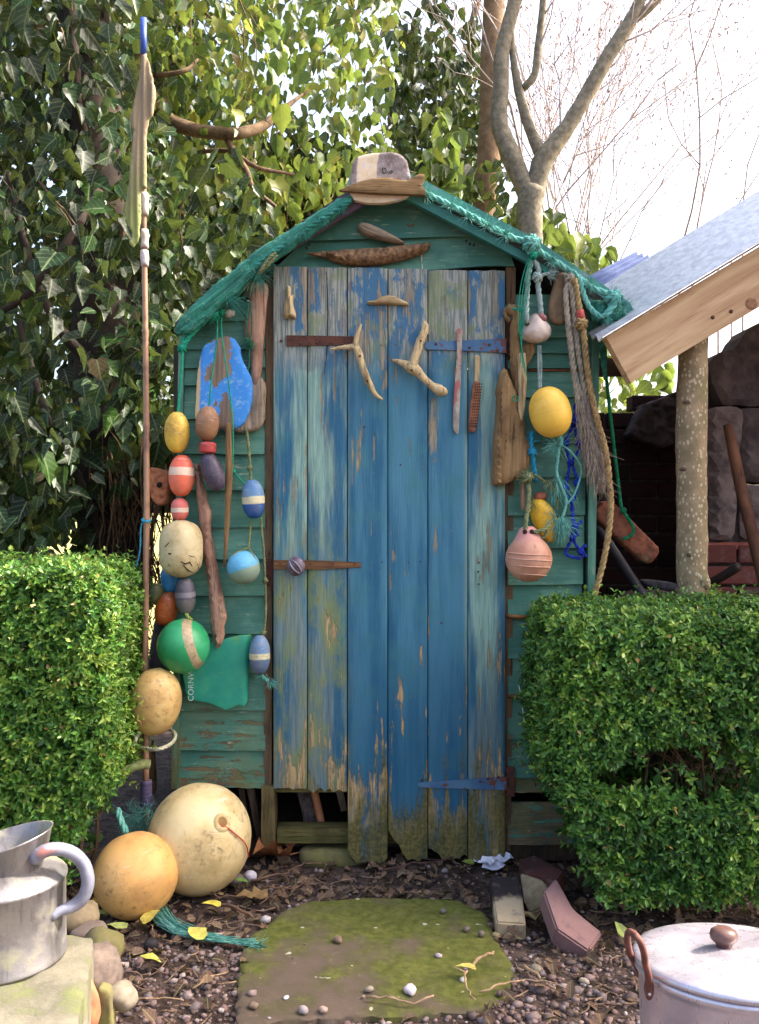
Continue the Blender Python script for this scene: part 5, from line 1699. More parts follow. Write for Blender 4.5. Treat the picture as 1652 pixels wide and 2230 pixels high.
def m_brickwall():
    m = M('brick_courses')
    v = m.co()
    x, y, z = m.sep(v)
    uv = m.n('ShaderNodeCombineXYZ', {0: m.add(x, y), 1: z, 2: 0.0})
    nd = m.t.nodes.new('ShaderNodeTexBrick')
    m.lk(nd.inputs['Vector'], uv)
    m.lk(nd.inputs['Color1'], C(132, 66, 54)); m.lk(nd.inputs['Color2'], C(104, 54, 48)); m.lk(nd.inputs['Mortar'], C(140, 128, 116))
    m.lk(nd.inputs['Scale'], 1.0); nd.inputs['Brick Width'].default_value = 0.225; nd.inputs['Row Height'].default_value = 0.075; nd.inputs['Mortar Size'].default_value = 0.006
    return m.fin(nd.outputs[0], 0.95, m.bump(nd.outputs[1], -0.4, 0.005))


part('wall', MB().box((2.30, -0.36, 0.0), (4.3, 1.5, 3.2)).mesh('wall', m_brickwall(), False), ob_)
part('roof', MB().add([(2.2, -0.46, 3.15), (4.4, -0.46, 3.15), (4.4, 1.6, 3.15), (2.2, 1.6, 3.15), (2.2, 0.57, 3.95), (4.4, 0.57, 3.95)], [(0, 1, 5, 4), (2, 3, 4, 5), (1, 2, 5), (3, 0, 4), (3, 2, 1, 0)]).mesh('roof', m_plain('roof_slate', C(84, 82, 88), C(60, 58, 64), 20, 0.8), False), ob_)

# ================================================================== FOLIAGE KIT
def leaf_shape(kind):
    """(outline vertices, faces) of one leaf: stalk at the origin, tip along +Y, folded a little about its midrib"""
    if kind == 'box':
        V = [(0, 0, 0), (0.22, 0.30, 0.06), (0.25, 0.60, 0.07), (0, 1.0, -0.05), (-0.25, 0.60, 0.07), (-0.22, 0.30, 0.06), (0, 0.5, -0.02)]
        Fc = [(0, 1, 6), (1, 2, 6), (2, 3, 6), (3, 4, 6), (4, 5, 6), (5, 0, 6)]
    elif kind == 'ivy':
        V = [(0, 0, 0), (0.22, -0.10, 0.05), (0.45, 0.05, 0.10), (0.41, 0.28, 0.08), (0.49, 0.48, 0.06), (0.27, 0.66, 0.05), (0, 1.0, -0.08), (-0.27, 0.66, 0.05), (-0.49, 0.48, 0.06), (-0.41, 0.28, 0.08), (-0.45, 0.05, 0.10), (-0.22, -0.10, 0.05), (0, 0.42, -0.02)]
        Fc = [(i, (i + 1) % 12, 12) for i in range(12)]
    elif kind == 'ovate':
        V = [(0, 0, 0), (0.26, 0.10, 0.07), (0.36, 0.36, 0.09), (0.24, 0.70, 0.05), (0, 1.0, -0.10), (-0.24, 0.70, 0.05), (-0.36, 0.36, 0.09), (-0.26, 0.10, 0.07), (0, 0.4, -0.02)]
        Fc = [(i, (i + 1) % 8, 8) for i in range(8)]
    else:   # maple-like dry leaf
        V = [(0, 0, 0), (0.16, 0.02, 0.08), (0.52, -0.02, 0.16), (0.40, 0.22, 0.05), (0.62, 0.46, 0.14), (0.30, 0.50, 0.02), (0.28, 0.74, 0.10), (0, 1.0, -0.10), (-0.28, 0.74, 0.12), (-0.30, 0.50, 0.02), (-0.62, 0.46, 0.18), (-0.40, 0.22, 0.05), (-0.52, -0.02, 0.14), (-0.16, 0.02, 0.06), (0, 0.38, -0.04)]
        Fc = [(i, (i + 1) % 14, 14) for i in range(14)]
    return np.array(V, float), Fc


def frames(tipdir, normal):
    """rotation matrices with columns (x, tip, normal)"""
    t = tipdir / np.linalg.norm(tipdir, axis=1, keepdims=True)
    x = np.cross(t, normal)
    x /= np.linalg.norm(x, axis=1, keepdims=True) + 1e-9
    n = np.cross(x, t)
    return np.stack([x, t, n], axis=2)


def leaves_mesh(name, kind, pos, Rm, size, rnd, mat, curl=None):
    V, Fc = leaf_shape(kind)
    n, k = len(pos), len(V)
    rs = np.random.default_rng(n)
    L = np.repeat(V[None], n, 0)
    L[:, :, 0] *= rs.uniform(0.72, 1.12, n)[:, None]
    cz = rs.uniform(0.3, 2.6, n)[:, None]
    L[:, :, 2] = L[:, :, 2] * cz - (V[None, :, 1] ** 2) * rs.uniform(-0.05, 0.32, n)[:, None] + V[None, :, 0] * rs.uniform(-0.25, 0.25, n)[:, None]
    L = L * size[:, None, None]
    W = np.einsum('nij,nkj->nki', Rm, L) + pos[:, None]
    co = W.reshape(-1, 3)
    fa = np.array(Fc)
    ff = (fa[None] + (np.arange(n) * k)[:, None, None]).reshape(-1, 3)
    me = bpy.data.meshes.new(name)
    me.vertices.add(len(co)); me.vertices.foreach_set('co', co.ravel())
    me.loops.add(ff.size); me.loops.foreach_set('vertex_index', ff.ravel())
    me.polygons.add(len(ff)); me.polygons.foreach_set('loop_start', np.arange(0, ff.size, 3)); me.polygons.foreach_set('loop_total', np.full(len(ff), 3))
    me.polygons.foreach_set('use_smooth', np.ones(len(ff), bool))
    for nm_, dat in (('rnd', np.repeat(rnd, k)), ('lx', np.tile(V[:, 0], n)), ('ly', np.tile(V[:, 1], n))):
        me.attributes.new(nm_, 'FLOAT', 'POINT').data.foreach_set('value', dat)
    me.materials.append(mat)
    me.update(); me.validate()
    return me


def leaf_parts(root, kind, pos, Rm, size, mat, name='leaf'):
    V, Fc = leaf_shape(kind)
    mes = []
    rs = np.random.default_rng(len(kind))
    for j in range(10):
        L = V.copy()
        L[:, 0] *= rs.uniform(0.75, 1.1)
        L[:, 2] = L[:, 2] * rs.uniform(0.4, 2.4) - V[:, 1] ** 2 * rs.uniform(-0.05, 0.3) + V[:, 0] * rs.uniform(-0.2, 0.2)
        me = bpy.data.meshes.new(name)
        me.from_pydata([tuple(v) for v in L], [], Fc)
        me.polygons.foreach_set('use_smooth', [True] * len(Fc))
        for nm_, dat in (('lx', V[:, 0]), ('ly', V[:, 1])):
            me.attributes.new(nm_, 'FLOAT', 'POINT').data.foreach_set('value', dat)
        me.materials.append(mat)
        mes.append(me)
    inv = Matrix.Identity(4) if '_o' in root else root.matrix_basis.inverted()
    for q, (p, r_, s_) in enumerate(zip(pos, Rm, size)):
        o = bpy.data.objects.new(name, mes[q % 10])
        COL.objects.link(o)
        o.parent = root
        o.matrix_parent_inverse = inv
        o.matrix_basis = Matrix.Translation(Vector(p)) @ Matrix(r_.tolist()).to_4x4() @ Matrix.Scale(float(s_), 4)


def foliage(root, kind, pos, tip, nrm, size, rnd, mat_attr, mat_obj, score, n_parts=300):
    """the leaves that show largest become parts, the rest one mass"""
    Rm = frames(tip, nrm)
    order = np.argsort(score)
    a, b = order[:n_parts], order[n_parts:]
    leaf_parts(root, kind, pos[a], Rm[a], size[a], mat_obj)
    me = leaves_mesh('foliage', kind, pos[b], Rm[b], size[b], rnd[b], mat_attr)
    return part('foliage', me, root, None, 'stuff')


def nz(a):
    return a / (np.linalg.norm(a, axis=1, keepdims=True) + 1e-9)


# ================================================================== CLIPPED BOX HEDGES
BOXC = [C(26, 66, 26), C(46, 100, 36), C(74, 126, 42), C(108, 152, 54), C(150, 176, 72), C(168, 132, 84)]
BOX_A = m_leaf('box_leaf', BOXC, True, 0.26, 0.34, 0.15, 0.35)
BOX_O = m_leaf('box_leaf_single', BOXC[:5], False, 0.26, 0.34, 0.15, 0.35)
TWIG = m_plain('twig_bark', C(110, 84, 62), C(74, 56, 44), 60, 0.9)


def hedge(label, x0, x1, y0, y1, zt, zb, n_sprig, holes=(), group='clipped box hedges', ends=(True, True), seed=1, bulge=0.04, gone=None, tone=0.25):
    r_ = np.random.default_rng(seed)
    root = empty('box_hedge', ((x0 + x1) / 2, (y0 + y1) / 2, 0), label, 'hedge', group)
    # sample points on front, top and end faces in proportion to area
    w, d, h = x1 - x0, y1 - y0, zt - zb
    areas = np.array([w * h, w * d, d * h * 1.0 * ends[0], d * h * 1.0 * ends[1]])
    fc = r_.choice(4, n_sprig, p=areas / areas.sum())
    u, v = r_.random(n_sprig), r_.random(n_sprig)
    P = np.zeros((n_sprig, 3)); N = np.zeros((n_sprig, 3))
    for k in range(4):
        m_ = fc == k
        if k == 0:
            P[m_] = np.stack([x0 + u[m_] * w, np.full(m_.sum(), y0), zb + v[m_] * h], 1); N[m_] = (0, -1, 0.15)
        elif k == 1:
            P[m_] = np.stack([x0 + u[m_] * w, y0 + v[m_] * d, np.full(m_.sum(), zt)], 1); N[m_] = (0, -0.25, 1)
        else:
            xx = x0 if k == 2 else x1
            P[m_] = np.stack([np.full(m_.sum(), xx), y0 + u[m_] * d, zb + v[m_] * h], 1); N[m_] = (-1 if k == 2 else 1, -0.2, 0.15)
    # rounded arrises and lumpy clipping
    c0 = np.array([(x0 + x1) / 2, (y0 + y1) / 2, (zt + zb) / 2])
    hf = np.array([w, d, h]) / 2
    q = (P - c0) / hf
    rr = np.max(np.abs(q), axis=1, keepdims=True)
    q2 = q / (np.sum(np.abs(q) ** 13, axis=1, keepdims=True) ** (1 / 13)) * rr
    P = c0 + q2 * hf
    lump = np.array([mnoise.noise(Vector(p * 5.0)) + 0.6 * mnoise.noise(Vector(p * 14.0)) for p in P])
    N = nz(N + 0.35 * q2)
    P += N * (lump * bulge * 0.6 - 0.012)[:, None]
    P -= N * (np.abs(r_.normal(0, 0.026, n_sprig)))[:, None]
    keep = np.ones(n_sprig, bool)
    for (hx, hy, hz, rx, rz, pw) in holes:
        dd = ((P[:, 0] - hx) / rx) ** 2 + ((P[:, 2] - hz) / rz) ** 2
        keep &= ~((dd < 1) & (P[:, 1] < hy) & (r_.random(n_sprig) < pw))
    if gone is not None:
        keep &= ~gone(P)
    P, N = P[keep], N[keep]
    n = len(P)
    # each sprig: a short shoot with pairs of leaves
    dirs = nz(N + r_.normal(0, 0.45, (n, 3)) + np.array([0, 0, 0.35]))
    L = r_.uniform(0.026, 0.055, n)
    long_ = r_.random(n) < 0.05
    L[long_] *= 1.6
    pos, tip, nrm, size, rnd = [], [], [], [], []
    side = nz(np.cross(dirs, r_.normal(0, 1, (n, 3))))
    lm = np.array([mnoise.noise(Vector(p * 7.0)) for p in P])
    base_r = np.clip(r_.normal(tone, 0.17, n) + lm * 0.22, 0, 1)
    for j in range(4):
        t = 0.25 + 0.25 * j
        sd = side if j % 2 == 0 else nz(np.cross(dirs, side))
        for sg in (-1, 1):
            pos.append(P + dirs * (L * t)[:, None])
            tip.append(nz(sd * sg + dirs * (0.45 + 0.25 * j) + r_.normal(0, 0.25, (n, 3))))
            nrm.append(nz(dirs + N * 0.5 + r_.normal(0, 0.35, (n, 3))))
            size.append(r_.uniform(0.0145, 0.0245, n) * (1.0 if j < 3 else 0.8))
            rv = np.clip(base_r + (0.18 if j == 3 else 0) + r_.normal(0, 0.08, n), 0, 0.82)
            rv[r_.random(n) < 0.008] = 1.0
            rnd.append(rv)
    pos, tip, nrm = map(np.concatenate, (pos, tip, nrm))
    size, rnd = np.concatenate(size), np.concatenate(rnd)
    cd = np.linalg.norm(pos - np.array([0, -CAMD, CAMZ]), axis=1)
    vis = (np.abs(pos[:, 0] / (pos[:, 1] + CAMD)) < 0.42) & (pos[:, 2] > 0.1)
    facing = np.einsum('ij,ij->i', nrm, nz(np.array([0, -CAMD, CAMZ]) - pos))
    outm = np.concatenate([np.tile(np.einsum('ij,ij->i', P - c0, N), 8)])
    score = cd / size * 0.01 - facing * 0.8 - outm * 6 + np.where(vis, 0, 99) + r_.random(len(pos)) * 1.5
    foliage(root, 'box', pos, tip, nrm, size, rnd, BOX_A, BOX_O, score)
    # woody inside: stems from the ground and shoots
    mb = MB()
    for k in range(26):
        bx, by = r_.uniform(x0 + 0.16, x1 - 0.14), r_.uniform(y0 + 0.16, y1 - 0.10)
        p = Vector((bx, by, 0.0)); dd = Vector((r_.normal(0, 0.2), r_.normal(0, 0.2), 1)).normalized()
        Q = [p]
        for i in range(6):
            dd = (dd + Vector((r_.normal(0, 0.22), r_.normal(0, 0.22), 0.1))).normalized()
            p = p + dd * (zt / 7.6)
            p = Vector((min(max(p.x, x0 + 0.12), x1 - 0.10), min(max(p.y, y0 + 0.12), y1 - 0.08), p.z))
            Q.append(p)
        mb.tube(Q, [0.007 - 0.0008 * i for i in range(7)], 5)
        for i in range(1, 7):
            for _ in range(3):
                d2 = Vector((r_.normal(0, 1), r_.normal(-0.4, 1), r_.normal(0.3, 0.5))).normalized()
                mb.tube([Q[i], Q[i] + d2 * 0.05, Q[i] + d2 * 0.09 + Vector((r_.normal(0, .012), 0, r_.normal(0.01, .012)))], [0.0022, 0.0016, 0.0008], 4)
    part('stems', mb.mesh('stems', TWIG), root, None, 'stuff')
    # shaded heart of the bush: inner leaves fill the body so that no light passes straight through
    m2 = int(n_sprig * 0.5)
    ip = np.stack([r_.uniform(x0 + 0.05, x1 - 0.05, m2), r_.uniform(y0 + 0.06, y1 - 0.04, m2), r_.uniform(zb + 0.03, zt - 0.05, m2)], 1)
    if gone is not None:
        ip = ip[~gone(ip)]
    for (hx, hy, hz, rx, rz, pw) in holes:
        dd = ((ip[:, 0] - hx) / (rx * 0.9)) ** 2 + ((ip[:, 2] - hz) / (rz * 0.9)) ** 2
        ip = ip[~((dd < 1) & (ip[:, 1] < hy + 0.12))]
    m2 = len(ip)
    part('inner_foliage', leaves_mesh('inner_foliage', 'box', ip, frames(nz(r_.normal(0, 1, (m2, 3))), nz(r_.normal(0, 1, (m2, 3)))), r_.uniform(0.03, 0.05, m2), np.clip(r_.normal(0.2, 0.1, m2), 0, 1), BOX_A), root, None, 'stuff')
    return root


def gone_r(P):   # the foot of the right hedge is cut back on its left
    return (P[:, 0] < 0.485 + np.clip(0.40 - P[:, 2], 0, 1) * 0.33) & (P[:, 2] < 0.40)


hz = at(1475, 1690, -0.5)
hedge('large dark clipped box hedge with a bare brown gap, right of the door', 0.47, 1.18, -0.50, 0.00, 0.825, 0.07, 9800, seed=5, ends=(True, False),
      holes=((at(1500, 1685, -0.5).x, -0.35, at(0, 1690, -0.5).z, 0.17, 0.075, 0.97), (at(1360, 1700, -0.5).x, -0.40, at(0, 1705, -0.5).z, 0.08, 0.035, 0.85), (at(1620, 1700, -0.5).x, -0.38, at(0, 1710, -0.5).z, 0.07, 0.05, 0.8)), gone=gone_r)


def gone_l(P):
    return (P[:, 0] > -0.80 - np.clip(0.35 - P[:, 2], 0, 1) * 0.20) & (P[:, 2] < 0.35)


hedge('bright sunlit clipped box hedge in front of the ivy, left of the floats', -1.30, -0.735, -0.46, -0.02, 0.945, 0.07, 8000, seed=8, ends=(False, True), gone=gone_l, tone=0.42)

# dead leaves caught in the gap
mb = MB()

# ================================================================== IVY
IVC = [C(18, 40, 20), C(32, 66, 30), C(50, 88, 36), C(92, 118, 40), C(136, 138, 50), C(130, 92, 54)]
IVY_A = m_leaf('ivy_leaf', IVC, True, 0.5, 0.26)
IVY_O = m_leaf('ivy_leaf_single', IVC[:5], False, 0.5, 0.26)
IVD = [C(8, 20, 10), C(14, 36, 15), C(26, 54, 22), C(54, 84, 34), C(84, 68, 40)]  # darker leaf set: shade inside the ivy mass is put into these colours
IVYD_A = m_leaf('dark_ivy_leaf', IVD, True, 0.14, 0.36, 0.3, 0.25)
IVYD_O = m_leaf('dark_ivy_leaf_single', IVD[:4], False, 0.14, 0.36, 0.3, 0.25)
VINE = m_plain('vine_bark', C(122, 98, 72), C(80, 62, 46), 40, 0.9, 0.5)


def ivy(label, regs, sizes, kind, mats, seed, rmu=0.45, rsd=0.22, vines=(), strands=0, group='ivy plants', hang=0.8, parts=300):
    """regs: list of (polygon in layout px, Ynear, Yfar, count)"""
    r_ = np.random.default_rng(seed)
    allp = []
    for poly, Ya, Yb, n in regs:
        px_ = [p[0] for p in poly]; py_ = [p[1] for p in poly]
        m_ = int(n * 3)
        x = r_.uniform(min(px_), max(px_), m_); y = r_.uniform(min(py_), max(py_), m_)
        ok = inpoly(x, y, poly)
        x, y = x[ok], y[ok]
        Y = r_.uniform(Ya, Yb, len(x))
        d = CAMD + Y
        dm = CAMD + (Ya + Yb) / 2     # the plant is a real volume: its outline is drawn once, at its middle depth
        P = np.stack([(x - CX) / F * dm, Y, CAMZ - (y - CY) / F * dm], 1)
        cl = np.array([mnoise.noise(Vector(p * 2.6)) + 0.5 * mnoise.noise(Vector(p * 6)) for p in P])
        P = P[cl > -0.28][:n]
        allp.append(P)
    P = np.concatenate(allp)
    n = len(P)
    c = P.mean(0)
    tip = nz(np.stack([r_.normal(0, 0.55, n), r_.normal(-0.15, 0.4, n), -np.abs(r_.normal(hang, 0.35, n))], 1))
    nrm = nz(np.stack([r_.normal(0.1, 0.55, n), r_.normal(-0.75, 0.5, n), r_.normal(0.45, 0.4, n)], 1))
    size = r_.uniform(*sizes, n)
    cl = np.array([mnoise.noise(Vector(p * 3.1 + 9)) for p in P])
    rnd = np.clip(r_.normal(rmu, rsd, n) + cl * 0.35, 0, 0.86)
    rnd[r_.random(n) < 0.015] = 1.0
    size = size * np.clip(r_.normal(1, 0.22, n), 0.5, 1.5)
    root = empty('ivy', (c[0], c[1], 0), label, 'ivy', group)
    d = P[:, 1] + CAMD
    vis = (np.abs(P[:, 0] / d) < 0.42) & (P[:, 2] - CAMZ < 0.57 * d)
    score = d / size * 0.01 + np.where(vis, 0, 99) + r_.random(n) * 0.1
    kinds = kind if isinstance(kind, tuple) else (kind,)
    pick = r_.integers(0, len(kinds), n)
    for q, kd in enumerate(kinds):
        m_ = pick == q
        foliage(root, kd, P[m_], tip[m_], nrm[m_], size[m_], rnd[m_], mats[0], mats[1], score[m_], parts // len(kinds))
    for k, ch in enumerate(vines):
        Pv = [at(a, b, c_) for a, b, c_, w in ch]
        W = [pxm(w, c_) for a, b, c_, w in ch]
        Q = resample(catmull(Pv), 0.03)
        part('vine', MB().tube(Q, list(np.interp(np.linspace(0, 1, len(Q)), np.linspace(0, 1, len(W)), W)), 8, jit=0.15).mesh('vine', VINE), root)
    if strands:
        mb = MB()
        for _ in range(strands):
            p = Vector(P[r_.integers(n)]) + Vector((0, 0.02, 0))
            dd = Vector((r_.normal(0, 0.6), r_.normal(0, 0.3), r_.normal(-0.4, 0.6))).normalized()
            Q = [p]
            for i in range(6):
                dd = (dd + Vector((r_.normal(0, .25), r_.normal(0, .2), r_.normal(-0.05, .25)))).normalized()
                p = p + dd * r_.uniform(0.04, 0.1)
                Q.append(p)
            w = r_.uniform(0.0015, 0.005)
            mb.tube(Q, [w * (1 - i * 0.11) for i in range(7)], 5)
        part('thin_stems', mb.mesh('thin_stems', VINE), root, None, 'stuff')
    return root


# the ivy-clad tree at the left
tl = empty('ivy_tree', at(215, 1300, 0.9), 'dark thick tree trunk smothered in ivy at the left', 'tree', 'trees around the shed')
Q = resample(catmull([at(255, 1330, 0.9), at(245, 1100, 0.9), at(232, 850, 0.9), at(225, 550, 0.9), at(205, 250, 0.9), at(185, 0, 0.9), at(170, -250, 0.9)]), 0.08)
part('trunk', MB().tube(Q, [pxm(75 - 25 * i / len(Q), 0.9) for i in range(len(Q))], 14, jit=0.25).mesh('trunk', m_plain('dark_trunk', C(62, 50, 42), C(38, 31, 27), 20, 0.95, 0.9)), tl)
for ch in ([(150, -20, .7, 14), (160, 120, .7, 13), (172, 250, .75, 12), (200, 330, .8, 9)], [(215, 420, .75, 12), (150, 520, .5, 9), (60, 640, .5, 8), (-40, 700, .5, 7)], [(200, 800, .7, 14), (120, 700, .6, 10), (60, 560, .6, 9), (20, 380, .6, 8)],
           [(40, 700, .6, 6), (100, 900, .5, 8), (180, 1060, .6, 9), (230, 1200, .7, 8)]):
    Q = resample(catmull([at(a, b, c_) for a, b, c_, w in ch]), 0.04)
    part('limb', MB().tube(Q, list(np.interp(np.linspace(0, 1, len(Q)), np.linspace(0, 1, len(ch)), [pxm(w, c_) for a, b, c_, w in ch])), 8, jit=0.2).mesh('limb', m_plain('dark_trunk', C(62, 50, 42), C(38, 31, 27), 20, 0.95, 0.9)), tl)

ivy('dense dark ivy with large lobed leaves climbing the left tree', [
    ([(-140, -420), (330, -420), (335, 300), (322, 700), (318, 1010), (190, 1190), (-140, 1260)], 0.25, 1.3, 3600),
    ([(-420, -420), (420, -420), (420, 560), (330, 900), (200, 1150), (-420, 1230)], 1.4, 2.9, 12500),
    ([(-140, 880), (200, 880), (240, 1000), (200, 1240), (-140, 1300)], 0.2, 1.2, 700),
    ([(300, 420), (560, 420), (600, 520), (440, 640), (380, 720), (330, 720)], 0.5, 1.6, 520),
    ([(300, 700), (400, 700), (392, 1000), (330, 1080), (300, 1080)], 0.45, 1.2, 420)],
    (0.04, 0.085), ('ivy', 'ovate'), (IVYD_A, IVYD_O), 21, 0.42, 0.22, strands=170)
ivy('hanging sunlit ivy with pale leaves above the shed roof', [
    ([(300, -420), (900, -420), (880, 60), (850, 300), (850, 420), (760, 420), (700, 460), (520, 560), (330, 560)], 1.8, 2.9, 1850),
    ([(300, -200), (640, -200), (620, 260), (330, 420)], 1.3, 2.0, 300)],
    (0.05, 0.10), ('ovate', 'ivy'), (IVY_A, IVY_O), 22, 0.57, 0.28, hang=1.1, strands=190,
    vines=([(330, 210, 1.6, 16), (360, 255, 1.6, 16), (410, 280, 1.6, 15), (470, 290, 1.6, 13), (520, 290, 1.6, 11), (570, 275, 1.75, 7), (620, 235, 1.95, 4), (680, 190, 2.2, 1.5)],
           [(490, 290, 1.6, 8), (505, 325, 1.6, 8), (535, 370, 1.6, 7), (550, 410, 1.6, 6), (600, 450, 1.6, 4)],
           [(440, 330, 1.7, 5), (500, 330, 1.7, 6), (560, 365, 1.7, 5), (640, 380, 1.8, 3)],
           [(340, 165, 1.6, 6), (400, 155, 1.6, 5), (430, 130, 1.7, 3)],
           [(350, 370, 1.6, 5), (390, 430, 1.6, 4), (440, 480, 1.6, 4)]))
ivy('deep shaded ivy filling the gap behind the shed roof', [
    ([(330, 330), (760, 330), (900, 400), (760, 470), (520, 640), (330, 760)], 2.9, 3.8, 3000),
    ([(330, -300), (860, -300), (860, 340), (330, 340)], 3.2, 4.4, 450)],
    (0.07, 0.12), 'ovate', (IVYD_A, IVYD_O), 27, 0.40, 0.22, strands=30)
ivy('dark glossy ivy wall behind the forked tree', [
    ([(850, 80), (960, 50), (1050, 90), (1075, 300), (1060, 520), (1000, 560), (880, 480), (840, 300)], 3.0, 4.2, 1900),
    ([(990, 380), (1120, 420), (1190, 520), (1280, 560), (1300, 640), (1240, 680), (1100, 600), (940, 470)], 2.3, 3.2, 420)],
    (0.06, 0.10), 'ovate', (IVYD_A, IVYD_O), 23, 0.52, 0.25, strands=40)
ivy('bright yellow-green ivy spray beside the peak of the shed', [
    ([(880, 270), (960, 250), (1010, 330), (1010, 420), (960, 440), (920, 400)], 1.85, 2.3, 80),
    ([(1030, 490), (1190, 480), (1290, 540), (1330, 620), (1290, 700), (1200, 640)], 2.0, 2.6, 170)],
    (0.075, 0.12), 'ovate', (IVY_A, IVY_O), 24, 0.72, 0.18, parts=300)
ivy('small pale ivy leaves seen beyond the lean-to', [
    ([(1290, 770), (1480, 740), (1490, 920), (1290, 930)], 1.7, 2.6, 170),
    ([(1300, 640), (1400, 640), (1400, 760), (1300, 760)], 2.0, 2.6, 40)],
    (0.06, 0.10), 'ovate', (IVY_A, IVY_O), 25, 0.6, 0.2, parts=300)

# tangle of dry stems under the ivy, behind the pole
mb = MB()
r_ = random.Random(5)
for k in range(150):
    x = r_.uniform(195, 380); y = r_.uniform(930, 1120)
    Yk = r_.uniform(0.5, 1.1)
    P = [(x, y)]
    for i in range(6):
        P.append((P[-1][0] + r_.gauss(2, 12), P[-1][1] + r_.uniform(20, 75)))
    w = r_.uniform(0.001, 0.0042)
    mb.tube([at(a, b, Yk + r_.gauss(0, .02)) for a, b in P], [w] * 4 + [w * 0.6] * 3, 4)
tag(single('dry_stems', mb.mesh('dry_stems', m_plain('dry_stem', C(112, 84, 56), C(70, 50, 36), 40, 0.95)), 'tangle of dry brown stems hanging behind the pole', 'stems'), kind='stuff')
# ================================================================== BARE TREES
TRK = m_plain('tree_bark', C(146, 134, 114), C(100, 94, 76), 34, 0.9, 1.0)  # lightened: haze over the forked tree is put into its bark colour
TRK2 = m_plain('tree_bark_brown', C(138, 112, 84), C(104, 82, 62), 26, 0.9, 0.6)
PALEB = m_plain('pale_twig_bark', C(200, 184, 178), C(164, 146, 142), 26, 0.9, 0.3)  # pale tint puts the sky haze over the twigs into their colour


def limb(root, ch, mat, name='branch', seg=10):
    Q = resample(catmull([at(a, b, c_) for a, b, c_, w in ch]), 0.03)
    return part(name, MB().tube(Q, list(np.interp(np.linspace(0, 1, len(Q)), np.linspace(0, 1, len(ch)), [pxm(w, c_) for a, b, c_, w in ch])), seg, jit=0.10).mesh(name, mat), root)


def twigs(mb, p, d, L, w, depth, r_, buds):
    Q = [p.copy()]
    n = 5
    for i in range(n):
        d = (d + Vector((r_.gauss(0, .2), r_.gauss(0, .18), r_.gauss(0.06, .16)))).normalized()
        p = p + d * (L / n)
        Q.append(p.copy())
    mb.tube(Q, [max(0.0012, w * 0.85 * (1 - 0.1 * i)) for i in range(n + 1)], 5 if w > 0.004 else 4)
    if depth == 0:
        buds.append((Q[-1], d))
        return
    for i in range(2, n + 1):
        if r_.random() < 0.85:
            s_ = Vector((r_.gauss(0, 1), r_.gauss(0, 0.7), r_.gauss(0.2, 0.6))).normalized()
            twigs(mb, Q[i], (d + s_ * 0.75).normalized(), L * r_.uniform(0.5, 0.75), w * 0.55, depth - 1, r_, buds)
        elif r_.random() < 0.5:
            buds.append((Q[i], d))


ft = empty('forked_tree', at(1160, 900, 1.95), 'bare grey-green tree forking into three limbs behind the roof', 'tree', 'trees around the shed')
limb(ft, [(1158, 900, 1.95, 24), (1157, 600, 1.95, 24), (1156, 520, 1.95, 24), (1152, 450, 1.95, 25), (1160, 410, 1.95, 30)], TRK, 'trunk', 14)
limb(ft, [(1150, 430, 1.95, 20), (1125, 370, 1.95, 22), (1100, 310, 1.95, 20), (1086, 265, 1.95, 18), (1090, 190, 1.95, 17), (1092, 120, 1.95, 16), (1105, 60, 1.95, 15), (1125, -20, 1.95, 13), (1140, -160, 1.95, 11)], TRK)
limb(ft, [(1165, 420, 1.95, 22), (1178, 360, 1.95, 24), (1205, 318, 1.95, 18), (1240, 270, 1.95, 17), (1280, 200, 1.95, 17), (1320, 130, 1.95, 16), (1375, 40, 1.95, 13), (1400, -20, 1.95, 12), (1440, -160, 1.95, 9)], TRK)
limb(ft, [(1182, 350, 1.95, 13), (1165, 310, 1.95, 12), (1145, 255, 1.95, 10), (1128, 190, 1.95, 7), (1115, 110, 1.95, 6), (1112, 20, 1.95, 5), (1105, -120, 1.95, 4)], TRK)
limb(ft, [(1140, 192, 1.95, 8), (1165, 160, 1.95, 9), (1172, 100, 1.95, 8), (1180, 30, 1.95, 8), (1190, -80, 1.95, 6)], TRK)
limb(ft, [(1370, 50, 1.95, 9), (1410, 20, 1.95, 10), (1460, -40, 1.95, 8), (1500, -120, 1.95, 6)], TRK)
mb = MB(); buds = []
r_ = random.Random(9)
for (x, y, dx, dz, L) in ((1300, 160, 0.5, 0.6, 0.5), (1260, 240, 0.7, 0.5, 0.5), (1340, 100, 0.8, 0.2, 0.5), (1165, 120, 0.6, 0.9, 0.5), (1180, 40, 0.5, 0.9, 0.4), (1220, 300, 0.3, 0.9, 0.5), (1100, 100, -0.3, 0.9, 0.4)):
    twigs(mb, at(x, y, 1.95), Vector((dx, r_.gauss(0, .2), dz)).normalized(), L, 0.007, 2, r_, buds)
part('twigs', mb.mesh('twigs', PALEB), ft, None, 'stuff')

bt = empty('straight_tree', at(1055, 700, 2.6), 'straight brown trunk standing just left of the forked tree', 'tree', 'trees around the shed')
limb(bt, [(1035, 800, 2.6, 26), (1045, 520, 2.6, 26), (1060, 380, 2.6, 26), (1068, 250, 2.6, 25), (1070, 120, 2.6, 24), (1076, 0, 2.6, 23), (1082, -200, 2.6, 20)], TRK2, 'trunk', 14)
limb(bt, [(1015, 80, 3.4, 5), (1030, 40, 3.4, 8), (1045, -20, 3.4, 9)], TRK2)
bl_ = empty('broken_stump', at(395, 520, 2.0), 'pale broken stump among the ivy', 'stump')
limb(bl_, [(372, 640, 2.0, 9), (384, 560, 2.0, 12), (396, 490, 2.0, 15), (408, 430, 2.0, 19)], m_plain('split_trunk', C(186, 154, 110), C(140, 104, 72), 24, 0.9, 0.7), 'stem')


